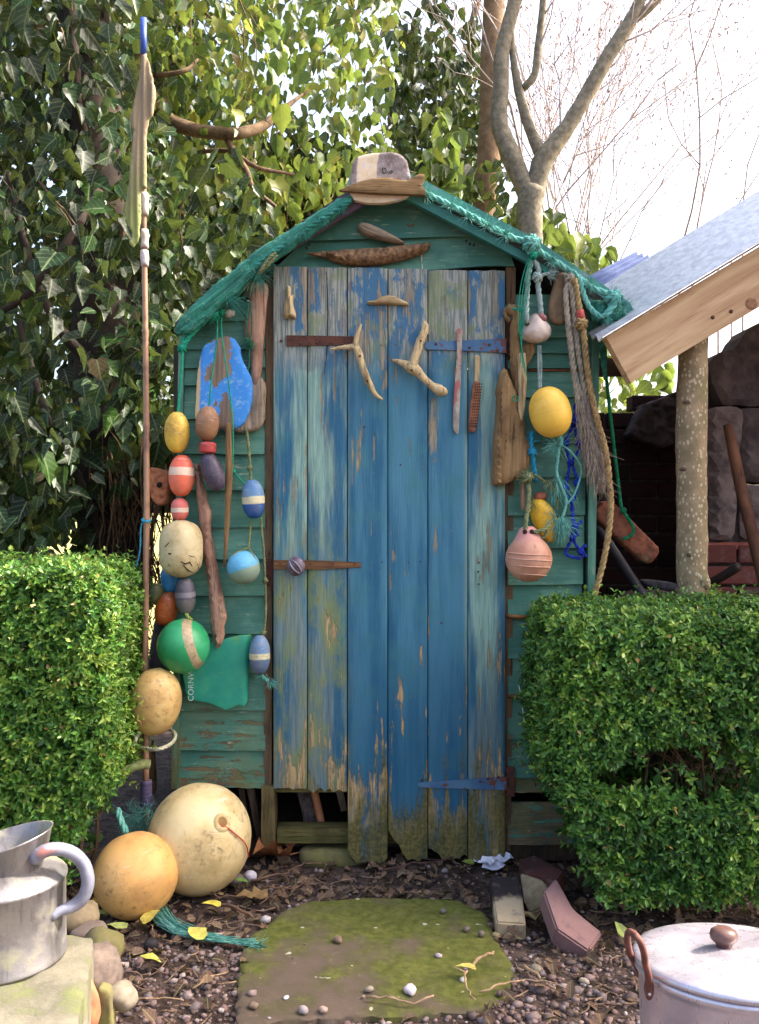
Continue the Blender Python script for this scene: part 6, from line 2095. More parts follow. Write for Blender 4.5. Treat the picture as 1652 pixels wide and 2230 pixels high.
def shrub(label, x, y, Y, n, L, w, seed, lean_=0.0, spread=0.35, depth=2):
    root = empty('bare_shrub', (at(x, y, Y).x, Y, 0), label, 'shrub', 'leafless shrubs behind the roofs')
    r_ = random.Random(seed)
    buds = []
    for k in range(n):
        mb = MB()
        b0 = at(x, y, Y) + Vector((r_.gauss(0, .06), r_.gauss(0, .1), 0))
        base = Vector((b0.x, b0.y, 0.0))
        d = Vector((lean_ + r_.gauss(0, spread * 0.5), r_.gauss(0, .1), 1)).normalized()
        mb.tube([base, b0], [w * 1.3, w], 6)
        twigs(mb, b0, d, L * r_.uniform(0.8, 1.15), w * r_.uniform(0.6, 1.0), depth, r_, buds)
        part('branch', mb.mesh('branch', PALEB), root)
    mb = MB()
    for p, d in buds:
        q = d.normalized()
        mb.tube([p - q * 0.004, p + q * 0.008, p + q * 0.022], [0.002, 0.0048, 0.0006], 4)
    part('buds', mb.mesh('buds', m_plain('bud', C(160, 128, 120), C(128, 98, 96), 30, 0.8)), root, None, 'stuff')
    return root


shrub('twiggy leafless shrub filling the sky right of the forked tree', 1230, 620, 3.4, 20, 2.0, 0.009, 31, 0.10, 0.5, 3)
shrub('thin bare shrub rising just above the right eave', 1290, 640, 2.6, 12, 1.1, 0.006, 32, 0.15, 0.6, 3)
shrub('slender budding sapling above the metal roof', 1500, 560, 2.6, 3, 1.25, 0.009, 33, 0.06, 0.35, 2)
shrub('budding sapling at the far right edge of the sky', 1590, 520, 2.4, 3, 1.1, 0.007, 34, 0.12, 0.4, 2)
shrub('leaning bare sapling beside the forked trunk', 1180, 560, 2.4, 3, 1.5, 0.011, 35, 0.45, 0.25, 2)

# ================================================================== ON THE GROUND
def gp_(x, y, z=0.0):
    """the point of height z that the layout pixel (x, y) looks at"""
    d = F * (CAMZ - z) / (y - CY)
    return Vector(((x - CX) / F * d, d - CAMD, z))


def flat_relief(P, z, th, **k):
    """relief lying on the ground: P = world (x, y) outline, top at height z"""
    mb = relief(P, -z, th, world=True, **k)
    mb.v = [(a, c_, -b) for a, b, c_ in mb.v]
    return mb


# stepping stone
def m_slab():
    m = M('mossy_flagstone')
    v = m.co()
    n1 = m.noise(v, 7, 5, 0.62); n2 = m.noise(v, 40, 5, 0.7); n3 = m.noise(v, 3.2, 3, 0.5)
    col = m.mix(m.mr(n1, 0.35, 0.65), C(98, 84, 72), C(76, 66, 56))
    col = m.mix(m.mr(n2, 0.58, 0.72, 0, 0.5), col, C(140, 126, 110))
    x, y, z = m.sep(v)
    k = m.add(n1, m.mul(m.add(y, m.mul(x, 0.4)), 0.35))
    col = m.mix(m.mr(k, 0.33, 0.60, 0, 0.88), col, m.mix(m.mr(n2, 0.35, 0.65), C(76, 84, 26), C(104, 106, 46)))
    col = m.mix(m.mr(m.noise(v, 26, 2, 0.5), 0.72, 0.75), col, C(178, 170, 150))
    return m.fin(col, 0.9, m.bump(m.add(n1, n2), 0.45, 0.006), spec=0.25)


so = [(642, 1970), (728, 1957), (822, 1953), (915, 1955), (983, 1957), (1028, 1974), (1061, 1996), (1076, 2041), (1102, 2075), (1117, 2116), (1102, 2157), (1060, 2195), (953, 2205), (765, 2213), (600, 2222), (519, 2228), (520, 2127), (526, 2075), (545, 2038), (578, 2015)]
P = [gp_(a, b, 0.02) for a, b in so]
mb = flat_relief([(p.x, p.y) for p in P], 0.016, 0.05, dome=0.005, domew=0.012, rough=0.004, grain=(14, 14), jag=0.010, h=0.014)
single('stepping_stone', mb.mesh('stepping_stone', m_slab(), True, 60), 'large flat mossy stepping stone before the door', 'stone')

# gravel
mgv = M('gravel_stones')
ra = mgv.n('ShaderNodeAttribute', {}, out='Fac', attribute_name='rnd')
nd = mgv.t.nodes.new('ShaderNodeValToRGB')
e = nd.color_ramp.elements
e[0].position, e[0].color = 0.0, C(66, 54, 52)
e[1].position, e[1].color = 1.0, C(196, 182, 174)
for p_, c_ in ((0.2, C(98, 82, 76)), (0.4, C(124, 98, 92)), (0.55, C(108, 98, 98)), (0.7, C(142, 118, 110)), (0.88, C(150, 138, 136))):
    el = e.new(p_); el.color = c_
mgv.lk(nd.inputs[0], ra)
gn = mgv.noise(mgv.co(), 120, 4, 0.7)
GRAVEL = mgv.fin(mgv.mix(mgv.mr(gn, 0.45, 0.75, 0, 0.5), nd.outputs[0], C(70, 58, 54)), 0.75, mgv.bump(gn, 0.3, 0.003), spec=0.35)


def stones_mesh(name, pos, rad, rot, rnd, seed):
    V, Fc = ico(1)
    V = np.array(V)
    r_ = np.random.default_rng(seed)
    n, k = len(pos), len(V)
    # eight knocked-about pebbles, reused
    protos = []
    for j in range(8):
        protos.append(np.array([V[i] * (1 + 0.55 * mnoise.noise(Vector(V[i] * 1.1) + Vector((j * 7, 1, 2))) + 0.25 * mnoise.noise(Vector(V[i] * 2.7) + Vector((j * 3, 5, 2)))) for i in range(k)]))
    protos = np.array(protos)
    pv = protos[r_.integers(0, 8, n)] * rad[:, None, :]
    ca, sa = np.cos(rot), np.sin(rot)
    x = pv[:, :, 0] * ca[:, None] - pv[:, :, 1] * sa[:, None]
    y = pv[:, :, 0] * sa[:, None] + pv[:, :, 1] * ca[:, None]
    co = (np.stack([x, y, pv[:, :, 2]], 2) + pos[:, None]).reshape(-1, 3)
    fa = np.array(Fc)
    ff = (fa[None] + (np.arange(n) * k)[:, None, None]).reshape(-1, 3)
    me = bpy.data.meshes.new(name)
    me.vertices.add(len(co)); me.vertices.foreach_set('co', co.ravel())
    me.loops.add(ff.size); me.loops.foreach_set('vertex_index', ff.ravel())
    me.polygons.add(len(ff)); me.polygons.foreach_set('loop_start', np.arange(0, ff.size, 3)); me.polygons.foreach_set('loop_total', np.full(len(ff), 3))
    me.polygons.foreach_set('use_smooth', np.ones(len(ff), bool))
    a = me.attributes.new('rnd', 'FLOAT', 'POINT'); a.data.foreach_set('value', np.repeat(rnd, k))
    me.materials.append(GRAVEL)
    me.update(); me.validate()
    return me


slab_poly = [(p.x, p.y) for p in P]
r_ = np.random.default_rng(3)
n = 15000
gx = r_.uniform(-1.05, 1.05, n); gy = r_.uniform(-1.75, -0.02, n)
dens = np.clip((-0.38 - gy) / 0.35, 0.10, 1.0)
nz_ = np.array([mnoise.noise(Vector((a * 2.2, b * 2.2, 8))) for a, b in zip(gx, gy)])
ok = (r_.random(n) < np.clip(dens + nz_ * 0.35, 0.06, 1)) & ~(inpoly(gx, gy, slab_poly) & (r_.random(n) < np.where(gy < -0.90, 0.84, 0.994)))
gx, gy = gx[ok], gy[ok]
n = len(gx)
rad = np.clip(r_.lognormal(-5.1, 0.42, n), 0.0025, 0.016)[:, None] * np.stack([r_.uniform(0.85, 1.35, n), r_.uniform(0.7, 1.05, n), r_.uniform(0.5, 0.8, n)], 1)
onslab = inpoly(gx, gy, slab_poly)
gz = np.array([g_z(a, b) for a, b in zip(gx, gy)]) + rad[:, 2] * 0.45
gz[onslab] = 0.021 + rad[onslab, 2] * 0.75
me = stones_mesh('gravel', np.stack([gx, gy, gz], 1), rad, r_.uniform(0, 6.28, n), np.clip(r_.beta(2, 2, n), 0, 1), 4)
o = bpy.data.objects.new('gravel', me); COL.objects.link(o)
tag(o, 'loose pinkish grey gravel scattered over the soil', None, None, 'stuff')

# leaf litter
LITC = [C(66, 46, 38), C(92, 66, 52), C(116, 84, 66), C(104, 82, 70), C(146, 114, 86)]
LIT = m_leaf('dry_leaf', LITC, True, 0.10, 0.75)
n = 2800
lx = r_.uniform(-1.05, 1.05, n); ly = r_.uniform(-1.5, 0.02, n)
pr = np.clip(1.0 - np.abs(ly + 0.22) * 0.95, 0.10, 1)
ok = (r_.random(n) < pr) & ~inpoly(lx, ly, slab_poly)
lx, ly = lx[ok], ly[ok]
n = len(lx)
lz = np.array([g_z(a, b) for a, b in zip(lx, ly)]) + r_.uniform(0.006, 0.024, n)
tp = nz(np.stack([r_.normal(0, 1, n), r_.normal(0, 1, n), r_.normal(0, 0.25, n)], 1))
nm = nz(np.stack([r_.normal(0, 0.35, n), r_.normal(-0.1, 0.35, n), np.ones(n)], 1))
for kd, sl, nme in (('maple', slice(0, n // 3), 'leaf_litter'), ('ovate', slice(n // 3, n), 'leaf_litter')):
    me = leaves_mesh(nme, kd, np.stack([lx, ly, lz], 1)[sl], frames(tp[sl], nm[sl]), r_.uniform(0.012, 0.042, n)[sl], np.clip(r_.normal(0.4, 0.25, n)[sl], 0, 1), LIT)
    o = bpy.data.objects.new(nme, me); COL.objects.link(o)
    tag(o, 'brown dead leaves littered over the soil' if kd == 'maple' else 'small curled dead leaves mixed into the litter', None, None, 'stuff')
# small twigs
mb = MB()
rt = random.Random(12)


def ground_twig(mb, x, y, L, w, ang, z0=0.012, wig=0.3, fork=True):
    p = Vector((x, y, g_z(x, y) + z0)); a = ang
    Q = [p]
    for i in range(5):
        a += rt.gauss(0, wig)
        p = p + Vector((math.cos(a), math.sin(a), rt.gauss(0, 0.12))) * (L / 5)
        p.z = max(p.z, g_z(p.x, p.y) + 0.003)
        Q.append(p)
    mb.tube(Q, [w, w, w * .9, w * .8, w * .7, w * .5], 6, jit=0.15)
    if fork:
        mb.tube([Q[3], Q[3] + Vector((math.cos(a + 0.9), math.sin(a + 0.9), 0.1)) * L * 0.22], [w * 0.6, w * 0.35], 5)


for k in range(520):
    x, y = rt.uniform(-0.95, 0.95), rt.uniform(-1.35, -0.03)
    if inpoly(np.array([x]), np.array([y]), slab_poly)[0] and rt.random() < 0.93:
        continue
    ground_twig(mb, x, y, rt.uniform(0.025, 0.10), rt.uniform(0.0008, 0.0024), rt.uniform(0, 6.28), rt.uniform(0.006, 0.016))
o = single('twig_litter', mb.mesh('twig_litter', m_plain('grey_twigs', C(150, 124, 100), C(96, 74, 60), 40, 0.9)), 'thin broken twigs strewn among the gravel', 'twigs', None, 'stuff')


def g_stick(label, pts, w, mat=None, z=0.03, name='fallen_twig'):
    mb = MB()
    Q = [gp_(a, b, 0.0) + Vector((0, 0, z + (0.008 if i % 2 else 0))) for i, (a, b) in enumerate(pts)]
    Q = resample(Q, 0.014)
    Q = [q + Vector((rt.gauss(0, .0022), rt.gauss(0, .0022), rt.gauss(0, .0012))) for q in Q]
    mb.tube(Q, [0.75 * w * (1 - 0.45 * i / len(Q)) for i in range(len(Q))], 7, jit=0.45)
    k_ = len(Q) // 2
    mb.tube([Q[k_], Q[k_] + Vector((rt.uniform(-.03, .03), rt.uniform(-.03, .03), 0.008))], [w * 0.5, w * 0.25], 5)
    return single(name, mb.mesh(name, mat or m_plain('pale_twigs', C(176, 148, 116), C(128, 102, 78), 40, 0.9)), label, 'twig', 'twigs lying on the ground')


g_stick('long pale forked stick lying across the slab corner', [(1075, 2112), (1050, 2130), (1022, 2150), (1010, 2172), (1018, 2200), (1032, 2232)], 0.0045, z=0.045)
g_stick('thick short pale stick on the gravel by the pan', [(1136, 2130), (1160, 2150), (1185, 2172), (1212, 2192)], 0.0060)
g_stick('thin curved pale twig left of the thick stick', [(1042, 2192), (1090, 2178), (1140, 2162), (1190, 2172), (1250, 2190)], 0.0032)
g_stick('long dark twig lying along the foot of the door', [(830, 1918), (890, 1908), (950, 1898), (1020, 1884), (1085, 1876)], 0.0045, m_plain('dark_twigs', C(96, 66, 58), C(64, 44, 42), 40, 0.9))
g_stick('brown crooked twig beside the big maple leaf', [(550, 1940), (590, 1935), (625, 1922), (660, 1908), (700, 1900)], 0.0045, m_plain('brown_twigs', C(128, 96, 72), C(84, 62, 50), 40, 0.9))
g_stick('bent brown twig behind the stepping stone', [(560, 1948), (600, 1962), (640, 1958), (680, 1935)], 0.0035, m_plain('brown_twigs', C(128, 96, 72), C(84, 62, 50), 40, 0.9))
g_stick('stubby brown root near the orange ball', [(430, 1948), (450, 1965), (476, 1980)], 0.0065, m_plain('brown_twigs', C(128, 96, 72), C(84, 62, 50), 40, 0.9))
g_stick('broken brown root at the left slab edge', [(478, 1990), (510, 2004), (552, 2022)], 0.0075, m_plain('brown_twigs', C(128, 96, 72), C(84, 62, 50), 40, 0.9))
g_stick('straight pale twig in the lower left gravel', [(420, 2180), (460, 2160), (500, 2142)], 0.0028)
g_stick('thin grey twig along the bottom gravel', [(240, 2202), (300, 2210), (400, 2206)], 0.0028)
g_stick('reddish twig at the front edge of the slab', [(800, 2200), (850, 2210), (900, 2216), (940, 2206)], 0.0038)

# the two big balls and the small turquoise rope
bbm = m_float('big_cream_ball', C(220, 198, 150), C(204, 176, 122), C(112, 96, 70), 0.42, sc=9)
bigb = flt('ball_float', (434, 1826), 224, 236, -0.215, 10, bbm, 'largest ball float, speckled cream, resting on the soil', 'ball float', p=2.05, cut=0.998)
bigb.location.z += 0.0
ob = flt('ball_float', (295, 1906), 182, 182, -0.37, -12, m_float('orange_ball', C(216, 168, 102), C(204, 152, 88), C(116, 94, 64), 0.34, sc=9), 'smooth orange ball float leaning on the biggest cream one', 'ball float', p=2.0, cut=0.998)
hp = at(494, 1783, -0.333)
cb_ = at(434, 1826, -0.215)
hd = (Vector((hp.x, hp.y, hp.z)) - cb_).normalized()
rb = pxm(112, -0.215)
hp = cb_ + hd * (rb * 1.035)
hm = Matrix.Translation(hp) @ hd.to_track_quat('Z', 'Y').to_matrix().to_4x4()
part('hole_lip', MB().lathe([(0.030, -0.010), (0.024, 0.0005), (0.018, 0.0022), (0.0135, 0.0005), (0.012, -0.008)], 22, hm).mesh('hole_lip', bbm), bigb)
part('hole', MB().lathe([(0, -0.001), (0.0135, 0.0002)], 20, hm).mesh('hole', m_plain('hole_tan', C(150, 112, 64), C(110, 80, 46), 20, 0.8)), bigb)
P_ = [at(497, 1790, -0.36), at(515, 1792, -0.355), at(530, 1812, -0.33), at(540, 1840, -0.28), at(543, 1868, -0.25)]
cq = []
for p in resample(catmull(P_), 0.008):
    v = (p - cb_)
    cq.append(cb_ + v.normalized() * (rb * 1.045))
single('red_string', MB().tube(cq, 0.0022, 6).mesh('red_string', m_plain('red_string', C(200, 84, 56), C(170, 62, 44), 40, 0.7)), 'thin red string from the hole of the biggest ball', 'string')
mb = MB()
path = [(338, 2000), (362, 2030), (392, 2048), (430, 2058), (470, 2065), (520, 2072), (560, 2080)]
W = [gp_(a, b) + Vector((0, 0, 0.022)) for a, b in path]
rr_ = random.Random(6)
for k in range(260):
    off = Vector((rr_.gauss(0, .011), rr_.gauss(0, .012), abs(rr_.gauss(0, .007))))
    i0 = rr_.choice([0, 0, 0, 1, 2, 3])
    i1 = min(len(W) - 1, i0 + rr_.choice([2, 3, 3, 4]))
    Q = [W[i] + off * (1 - 0.75 * i / 6 + (0.5 if i == 6 else 0)) + Vector((rr_.gauss(0, .003), rr_.gauss(0, .003), rr_.gauss(0, .002))) for i in range(i0, i1 + 1)]
    mb.tube(catmull(Q, k=3), 0.0011, 4)
mb.fray(W[-1], (1, -0.2, 0), 0.03, 60, 0.7, 0.0006)
single('frayed_rope', mb.mesh('frayed_rope', m_rope('seagreen_fibre', C(64, 128, 116), C(116, 168, 152))), 'flattened frayed sea-green rope end lying by the slab', 'rope')

# bricks and stones near the right hedge
def qslab(name, pts, th, mat, label, cat, bev=0.005, group=None):
    """block given by its top outline: (x, y, height) per corner"""
    T = [gp_(a, b, z) for a, b, z in pts]
    n = len(T)
    u = (T[1] - T[0]); w = (T[-1] - T[0])
    nn = u.cross(w).normalized()
    if nn.z < 0: nn = -nn
    B = [t - nn * th for t in T]
    bm = bmesh.new()
    vv = [bm.verts.new(t) for t in T + B]
    bm.faces.new(vv[:n]); bm.faces.new(vv[n:][::-1])
    for i in range(n):
        bm.faces.new((vv[(i + 1) % n], vv[i], vv[n + i], vv[n + (i + 1) % n]))
    bmesh.ops.recalc_face_normals(bm, faces=bm.faces)
    bmesh.ops.bevel(bm, geom=list(bm.edges), offset=bev, segments=2, affect='EDGES')
    me = bpy.data.meshes.new(name)
    bm.to_mesh(me); bm.free()
    me.materials.append(mat)
    return single(name, me, label, cat, group)


def m_dirtybrick(name, c1, c2, c3, yc=0.0):
    m = M(name)
    v = m.co()
    n1 = m.noise(v, 22, 5, 0.65); n2 = m.noise(v, 90, 4, 0.7)
    col = m.mix(m.mr(m.add(m.sep(v)[1], m.mul(m.add(n1, -0.5), 0.10)), yc - 0.015, yc + 0.015), c1, c2)
    col = m.mix(m.mr(n1, 0.52, 0.7, 0, 0.7), col, c3)
    return m.fin(col, 0.85, m.bump(n2, 0.5, 0.004), spec=0.3)


GB = 'loose bricks and stones by the hedge foot'
qslab('brick', [(1080, 2008, .050), (1145, 2012, .050), (1131, 1907, .085), (1065, 1907, .085)], 0.06, m_dirtybrick('cream_black_brick', C(168, 150, 122), C(48, 40, 40), C(104, 90, 84)), 'half blackened, half cream brick beside the stepping stone', 'brick', group=GB)
qslab('stone_piece', [(1131, 1899, .10), (1183, 1916, .10), (1199, 1945, .07), (1186, 1975, .04), (1153, 1990, .02), (1139, 1964, .05)], 0.05, m_plain('tan_stone', C(140, 124, 98), C(108, 94, 72), 30, 0.9, 0.5), 'pointed tan stone wedged between the bricks', 'stone', group=GB)
qslab('brick', [(1129, 1872, .085), (1164, 1861, .085), (1230, 1898, .10), (1211, 1922, .10), (1139, 1896, .085)], 0.07, m_dirtybrick('dark_red_brick', C(92, 52, 48), C(70, 44, 40), C(110, 92, 84)), 'dark red brick against the shed base', 'brick', group=GB)
qslab('paving_block', [(1183, 1942, .12), (1211, 1910, .135), (1249, 1979, .085), (1312, 2030, .035), (1282, 2071, .03), (1212, 2023, .075)], 0.055, m_dirtybrick('mauve_paver', C(128, 98, 96), C(140, 116, 118), C(98, 76, 82), 0.3), 'bent mauve paving block leaning under the right hedge', 'brick', group=GB)
# crumpled paper
mb = MB()
for k, (a, b, sx, sy, an) in enumerate(((1050, 1872, 26, 12, 0.2), (1075, 1888, 24, 14, -0.3), (1092, 1872, 20, 12, 0.6), (1060, 1880, 16, 10, 1.0))):
    c0 = gp_(a, b, 0.02 + 0.006 * k)
    V = []
    for i in range(5):
        for j in range(4):
            u, w = (i / 4 - 0.5) * sx * 2, (j / 3 - 0.5) * sy * 3.2
            x, y = u * math.cos(an) - w * math.sin(an), u * math.sin(an) + w * math.cos(an)
            V.append(c0 + Vector((pxm(x, -.2), pxm(y, -.2), 0.018 * mnoise.noise(Vector((i * 1.1, j * 1.3, k * 5))) + 0.006)))
    mb.add(V, [(i * 4 + j, (i + 1) * 4 + j, (i + 1) * 4 + j + 1, i * 4 + j + 1) for i in range(4) for j in range(3)])
single('crumpled_paper', mb.mesh('crumpled_paper', m_plain('paper', C(226, 224, 234), C(196, 196, 216), 20, 0.8), False), 'torn crumpled white paper at the right foot of the door', 'paper')

# single leaves
LEAFM = {}


def leaf1(label, x, y, size, kind, col, ang, z=0.03, tiltx=0.2, name='fallen_leaf', fold=1.0):
    V, Fc = leaf_shape(kind)
    r1 = random.Random(hash(label) % 1000 if False else len(label) * 7 + int(x))
    V = [Vector((v[0], v[1] , v[2] * fold + 0.05 * r1.uniform(-1, 1))) * size for v in V]
    bm = bmesh.new()
    vs_ = [bm.verts.new(v - Vector((0, size * 0.45, 0))) for v in V]
    for f in Fc:
        bm.faces.new([vs_[i] for i in f])
    bmesh.ops.subdivide_edges(bm, edges=list(bm.edges), cuts=1, use_grid_fill=True)
    me = bpy.data.meshes.new(name)
    bm.to_mesh(me); bm.free()
    mb = MB()
    me.polygons.foreach_set('use_smooth', [True] * len(me.polygons))
    dark = tuple(c * 0.55 for c in col[:3]) + (1,)
    me.materials.append(m_plain('leaf_%d_%d' % (x, y), col, dark, 60, 0.6, 0.3))
    o = bpy.data.objects.new(name, me)
    COL.objects.link(o)
    o.location = gp_(x, y, 0) + Vector((0, 0, z))
    o.rotation_euler = (tiltx, r1.uniform(-.2, .2), ang)
    return tag(o, label, 'leaf', 'single fallen leaves')


leaf1('big curled brown maple leaf left of the open door corner', 590, 1890, 0.13, 'maple', C(160, 104, 66), 2.4, 0.05, 0.5, fold=2.2)
leaf1('smaller reddish leaf curled on top of the big maple leaf', 625, 1872, 0.06, 'ovate', C(180, 112, 86), 0.6, 0.06, 0.9, fold=3)
leaf1('pale green ivy leaf, left of three by the orange ball', 222, 2022, 0.055, 'ovate', C(146, 158, 84), 1.9, 0.04)
leaf1('pale green ivy leaf, right of three by the orange ball', 262, 2020, 0.055, 'ovate', C(156, 166, 96), -1.2, 0.04)
leaf1('pale green ivy leaf, nearest of three by the orange ball', 255, 2050, 0.060, 'ovate', C(160, 170, 96), 1.4, 0.04)
leaf1('narrow yellow leaf standing beside the watering can handle', 202, 2014, 0.050, 'box', C(206, 170, 60), 0.1, 0.05, 0.9)
leaf1('yellow pointed leaf in front of the orange ball', 325, 2030, 0.055, 'ovate', C(202, 182, 84), -0.9, 0.04, 0.5)
leaf1('bright yellow leaf on the soil left of the slab', 462, 2000, 0.055, 'ovate', C(216, 200, 80), 1.5, 0.04)
leaf1('yellow leaf lying just below the frayed rope', 428, 2066, 0.065, 'ovate', C(214, 202, 96), 0.8, 0.04)
leaf1('yellow-green leaf low on the left gravel', 330, 2124, 0.060, 'box', C(198, 196, 92), 1.3, 0.04)
leaf1('green leaf at the back right of the slab', 1020, 1906, 0.040, 'ovate', C(128, 140, 60), 1.2, 0.04)
leaf1('small green leaf under the biggest ball', 528, 1948, 0.045, 'box', C(110, 140, 64), 1.5, 0.04)
leaf1('mottled tan maple leaf at the left slab edge', 552, 1972, 0.09, 'maple', C(146, 118, 78), 1.7, 0.03, 0.1, fold=0.7)
leaf1('yellow leaf under the pale forked stick', 1016, 2152, 0.05, 'ovate', C(212, 196, 104), 1.4, 0.05)
leaf1('tan bat-shaped dead leaf before the blackened brick', 1166, 2028, 0.075, 'maple', C(176, 150, 104), 3.0, 0.04, 0.4, fold=1.5)
leaf1('reddish dead leaf between the brick and the paver', 1186, 1998, 0.06, 'ovate', C(140, 84, 62), 0.7, 0.03, 0.5)
leaf1('light green leaf near the pan handle', 1352, 2068, 0.045, 'ovate', C(140, 152, 74), 0.5, 0.05, 0.8)


# single pebbles and shells
def peb(label, x, y, r, col, name='pebble', z=0.021, flat=0.62, cat='pebble', amp=0.18):
    c0 = gp_(x, y, z)
    k = (CAMD + c0.y) / F
    mb = MB().blob(c0 + Vector((0, 0, r * k * flat * 0.75)), (r * k * 0.88, r * k * 0.68, r * k * flat * 0.85), rot=Quaternion((0, 0, 1), (x * 0.37) % 3.1), amp=amp + 0.14, sub=2, seed=x * 0.13)
    dk = tuple(c_ * 0.65 for c_ in col[:3]) + (1,)
    return single(name, mb.mesh(name, m_plain('peb_%d' % x, col, dk, 70, 0.7, 0.3)), label, cat, 'single pebbles and shells')


peb('wedge-shaped tan pebble in the middle of the slab', 735, 2052, 14, C(136, 112, 92))
peb('flat grey pebble on the mossy back of the slab', 966, 1988, 10, C(108, 100, 92))
peb('round grey pebble at the right of the slab', 1016, 2028, 11, C(112, 100, 92))
peb('upright dark pebble near the right slab edge', 1048, 2040, 9, C(120, 104, 96), flat=1.0)
peb('small lilac shell on the right half of the slab', 954, 2085, 9, C(190, 170, 176))
peb('knobbly lilac pebble right on the slab', 1016, 2114, 10, C(170, 152, 154))
peb('white round pebble by the forked stick', 1008, 2138, 11, C(196, 188, 180))
peb('pointed grey pebble at the front of the slab', 805, 2160, 12, C(150, 138, 122))
peb('oval brown pebble at the front left slab corner', 552, 2196, 14, C(136, 116, 98))
peb('flat white shell disc on the front of the slab', 623, 2174, 9, C(222, 220, 226), flat=0.3)
peb('large pale pebble along the front slab edge', 660, 2206, 15, C(164, 150, 148))
peb('pink flat pebble among the front edge stones', 703, 2205, 13, C(170, 146, 132))
peb('white broken shell curled on the slab front', 893, 2164, 22, C(220, 204, 206), name='shell', flat=0.5, amp=0.5, cat='shell')
peb('grey whelk-like stone under the biggest ball', 515, 1926, 24, C(120, 110, 106), z=0.01, name='shell', cat='shell')
peb('white shell leaning on the grey stone', 545, 1920, 16, C(214, 206, 214), z=0.01, name='shell', flat=1.0, cat='shell')
peb('round black ball lying left of the frayed rope', 328, 2072, 19, C(34, 28, 32), z=0.01, name='dark_ball', flat=1.0, amp=0.05, cat='ball')
peb('bluish egg-shaped pebble on the left gravel', 446, 2126, 12, C(92, 88, 98), z=0.01)
peb('grey-green round stone by the gravel twigs', 1166, 2123, 17, C(128, 118, 100), z=0.01, flat=0.9)
peb('yellowish pebble beside the blackened brick', 1080, 2042, 12, C(150, 130, 92), z=0.01)
peb('pale chunk of stone on the gravel before the pan', 1272, 2142, 13, C(190, 172, 150), z=0.01)
peb('pink and white shell at the left slab edge', 478, 2044, 18, C(200, 170, 160), z=0.01, name='shell', flat=0.4, amp=0.35, cat='shell')
peb('white knobbly flint at the left slab edge', 578, 2008, 13, C(206, 196, 190), z=0.01, amp=0.4)

# stones round the watering can
RK = m_plain('field_stone', C(150, 134, 116), C(112, 98, 88), 18, 0.9, 0.6)
RKM = m_plain('mossy_stone', C(120, 116, 66), C(92, 84, 60), 16, 0.92, 0.6)


def rock(label, x, y, Y, rad, mat, seed, name='rock', amp=0.25):
    c0 = at(x, y, Y)
    return single(name, MB().blob(c0, rad, amp=amp, sub=3, seed=seed).mesh(name, mat), label, 'stone', 'stones by the watering can')


rock('smooth tan stone behind the watering can handle', 168, 2000, -0.75, (0.05, 0.05, 0.035), m_plain('tan_cobble', C(140, 124, 98), C(104, 92, 72), 18, 0.85, 0.4), 2.0)
rock('flat pinkish cobble beside the green leaves', 195, 2030, -0.80, (0.042, 0.035, 0.018), m_plain('pink_cobble', C(130, 114, 102), C(100, 86, 78), 24, 0.85, 0.4), 3.0)
rock('mossy rounded stone at the corner of the block', 222, 2070, -0.88, (0.045, 0.05, 0.045), RKM, 4.0)
rock('rough grey-pink cobble at the block foot', 216, 2122, -0.98, (0.045, 0.05, 0.06), m_plain('rough_cobble', C(120, 104, 94), C(86, 74, 68), 40, 0.9, 0.7), 5.0)
rock('orange brick fragment near the bottom edge', 183, 2196, -1.10, (0.028, 0.03, 0.05), m_plain('orange_frag', C(170, 112, 76), C(130, 84, 60), 40, 0.9, 0.6), 6.0)
rock('grey-green flint in the lower left gravel', 262, 2170, -1.02, (0.035, 0.03, 0.025), m_plain('flint', C(138, 128, 110), C(106, 96, 84), 30, 0.8), 7.0)
wood_piece('mossy_edging', [(212, 2250), (210, 2160), (226, 2152), (240, 2168), (244, 2250)], -1.06, 0.02, None, 'mossy upright edging board at the bottom left', 'board', mat=RKM, dome=0.006)


def m_block():
    m = M('stone_block')
    v = m.co()
    n1 = m.noise(v, 9, 5, 0.65); n2 = m.noise(v, 60, 4, 0.7)
    col = m.mix(m.mr(n1, 0.35, 0.65), C(110, 104, 88), C(80, 76, 64))
    col = m.mix(m.mr(n1, 0.50, 0.66, 0, 0.85), col, C(92, 96, 56))
    col = m.mix(m.mr(n2, 0.6, 0.72, 0, 0.6), col, C(110, 96, 74))
    return m.fin(col, 0.9, m.bump(m.add(n1, n2), 0.5, 0.006))


bz = 0.258
BP = [gp_(a, b, bz) for a, b in ((163, 2240), (185, 2150), (203, 2060), (199, 2036), (140, 2030), (40, 2028), (-60, 2040))]
outl = [(p.x, p.y) for p in BP] + [(-1.05, -1.05), (-1.05, -1.5), (-0.52, -1.5)]
mb = flat_relief(outl, bz - 0.006, 0.30, dome=0.006, domew=0.03, rough=0.006, grain=(16, 16), h=0.016, jag=0.006, smooth_out=False)
single('stone_block', mb.mesh('stone_block', m_block(), True, 60), 'large yellowish stone block under the watering can', 'stone')

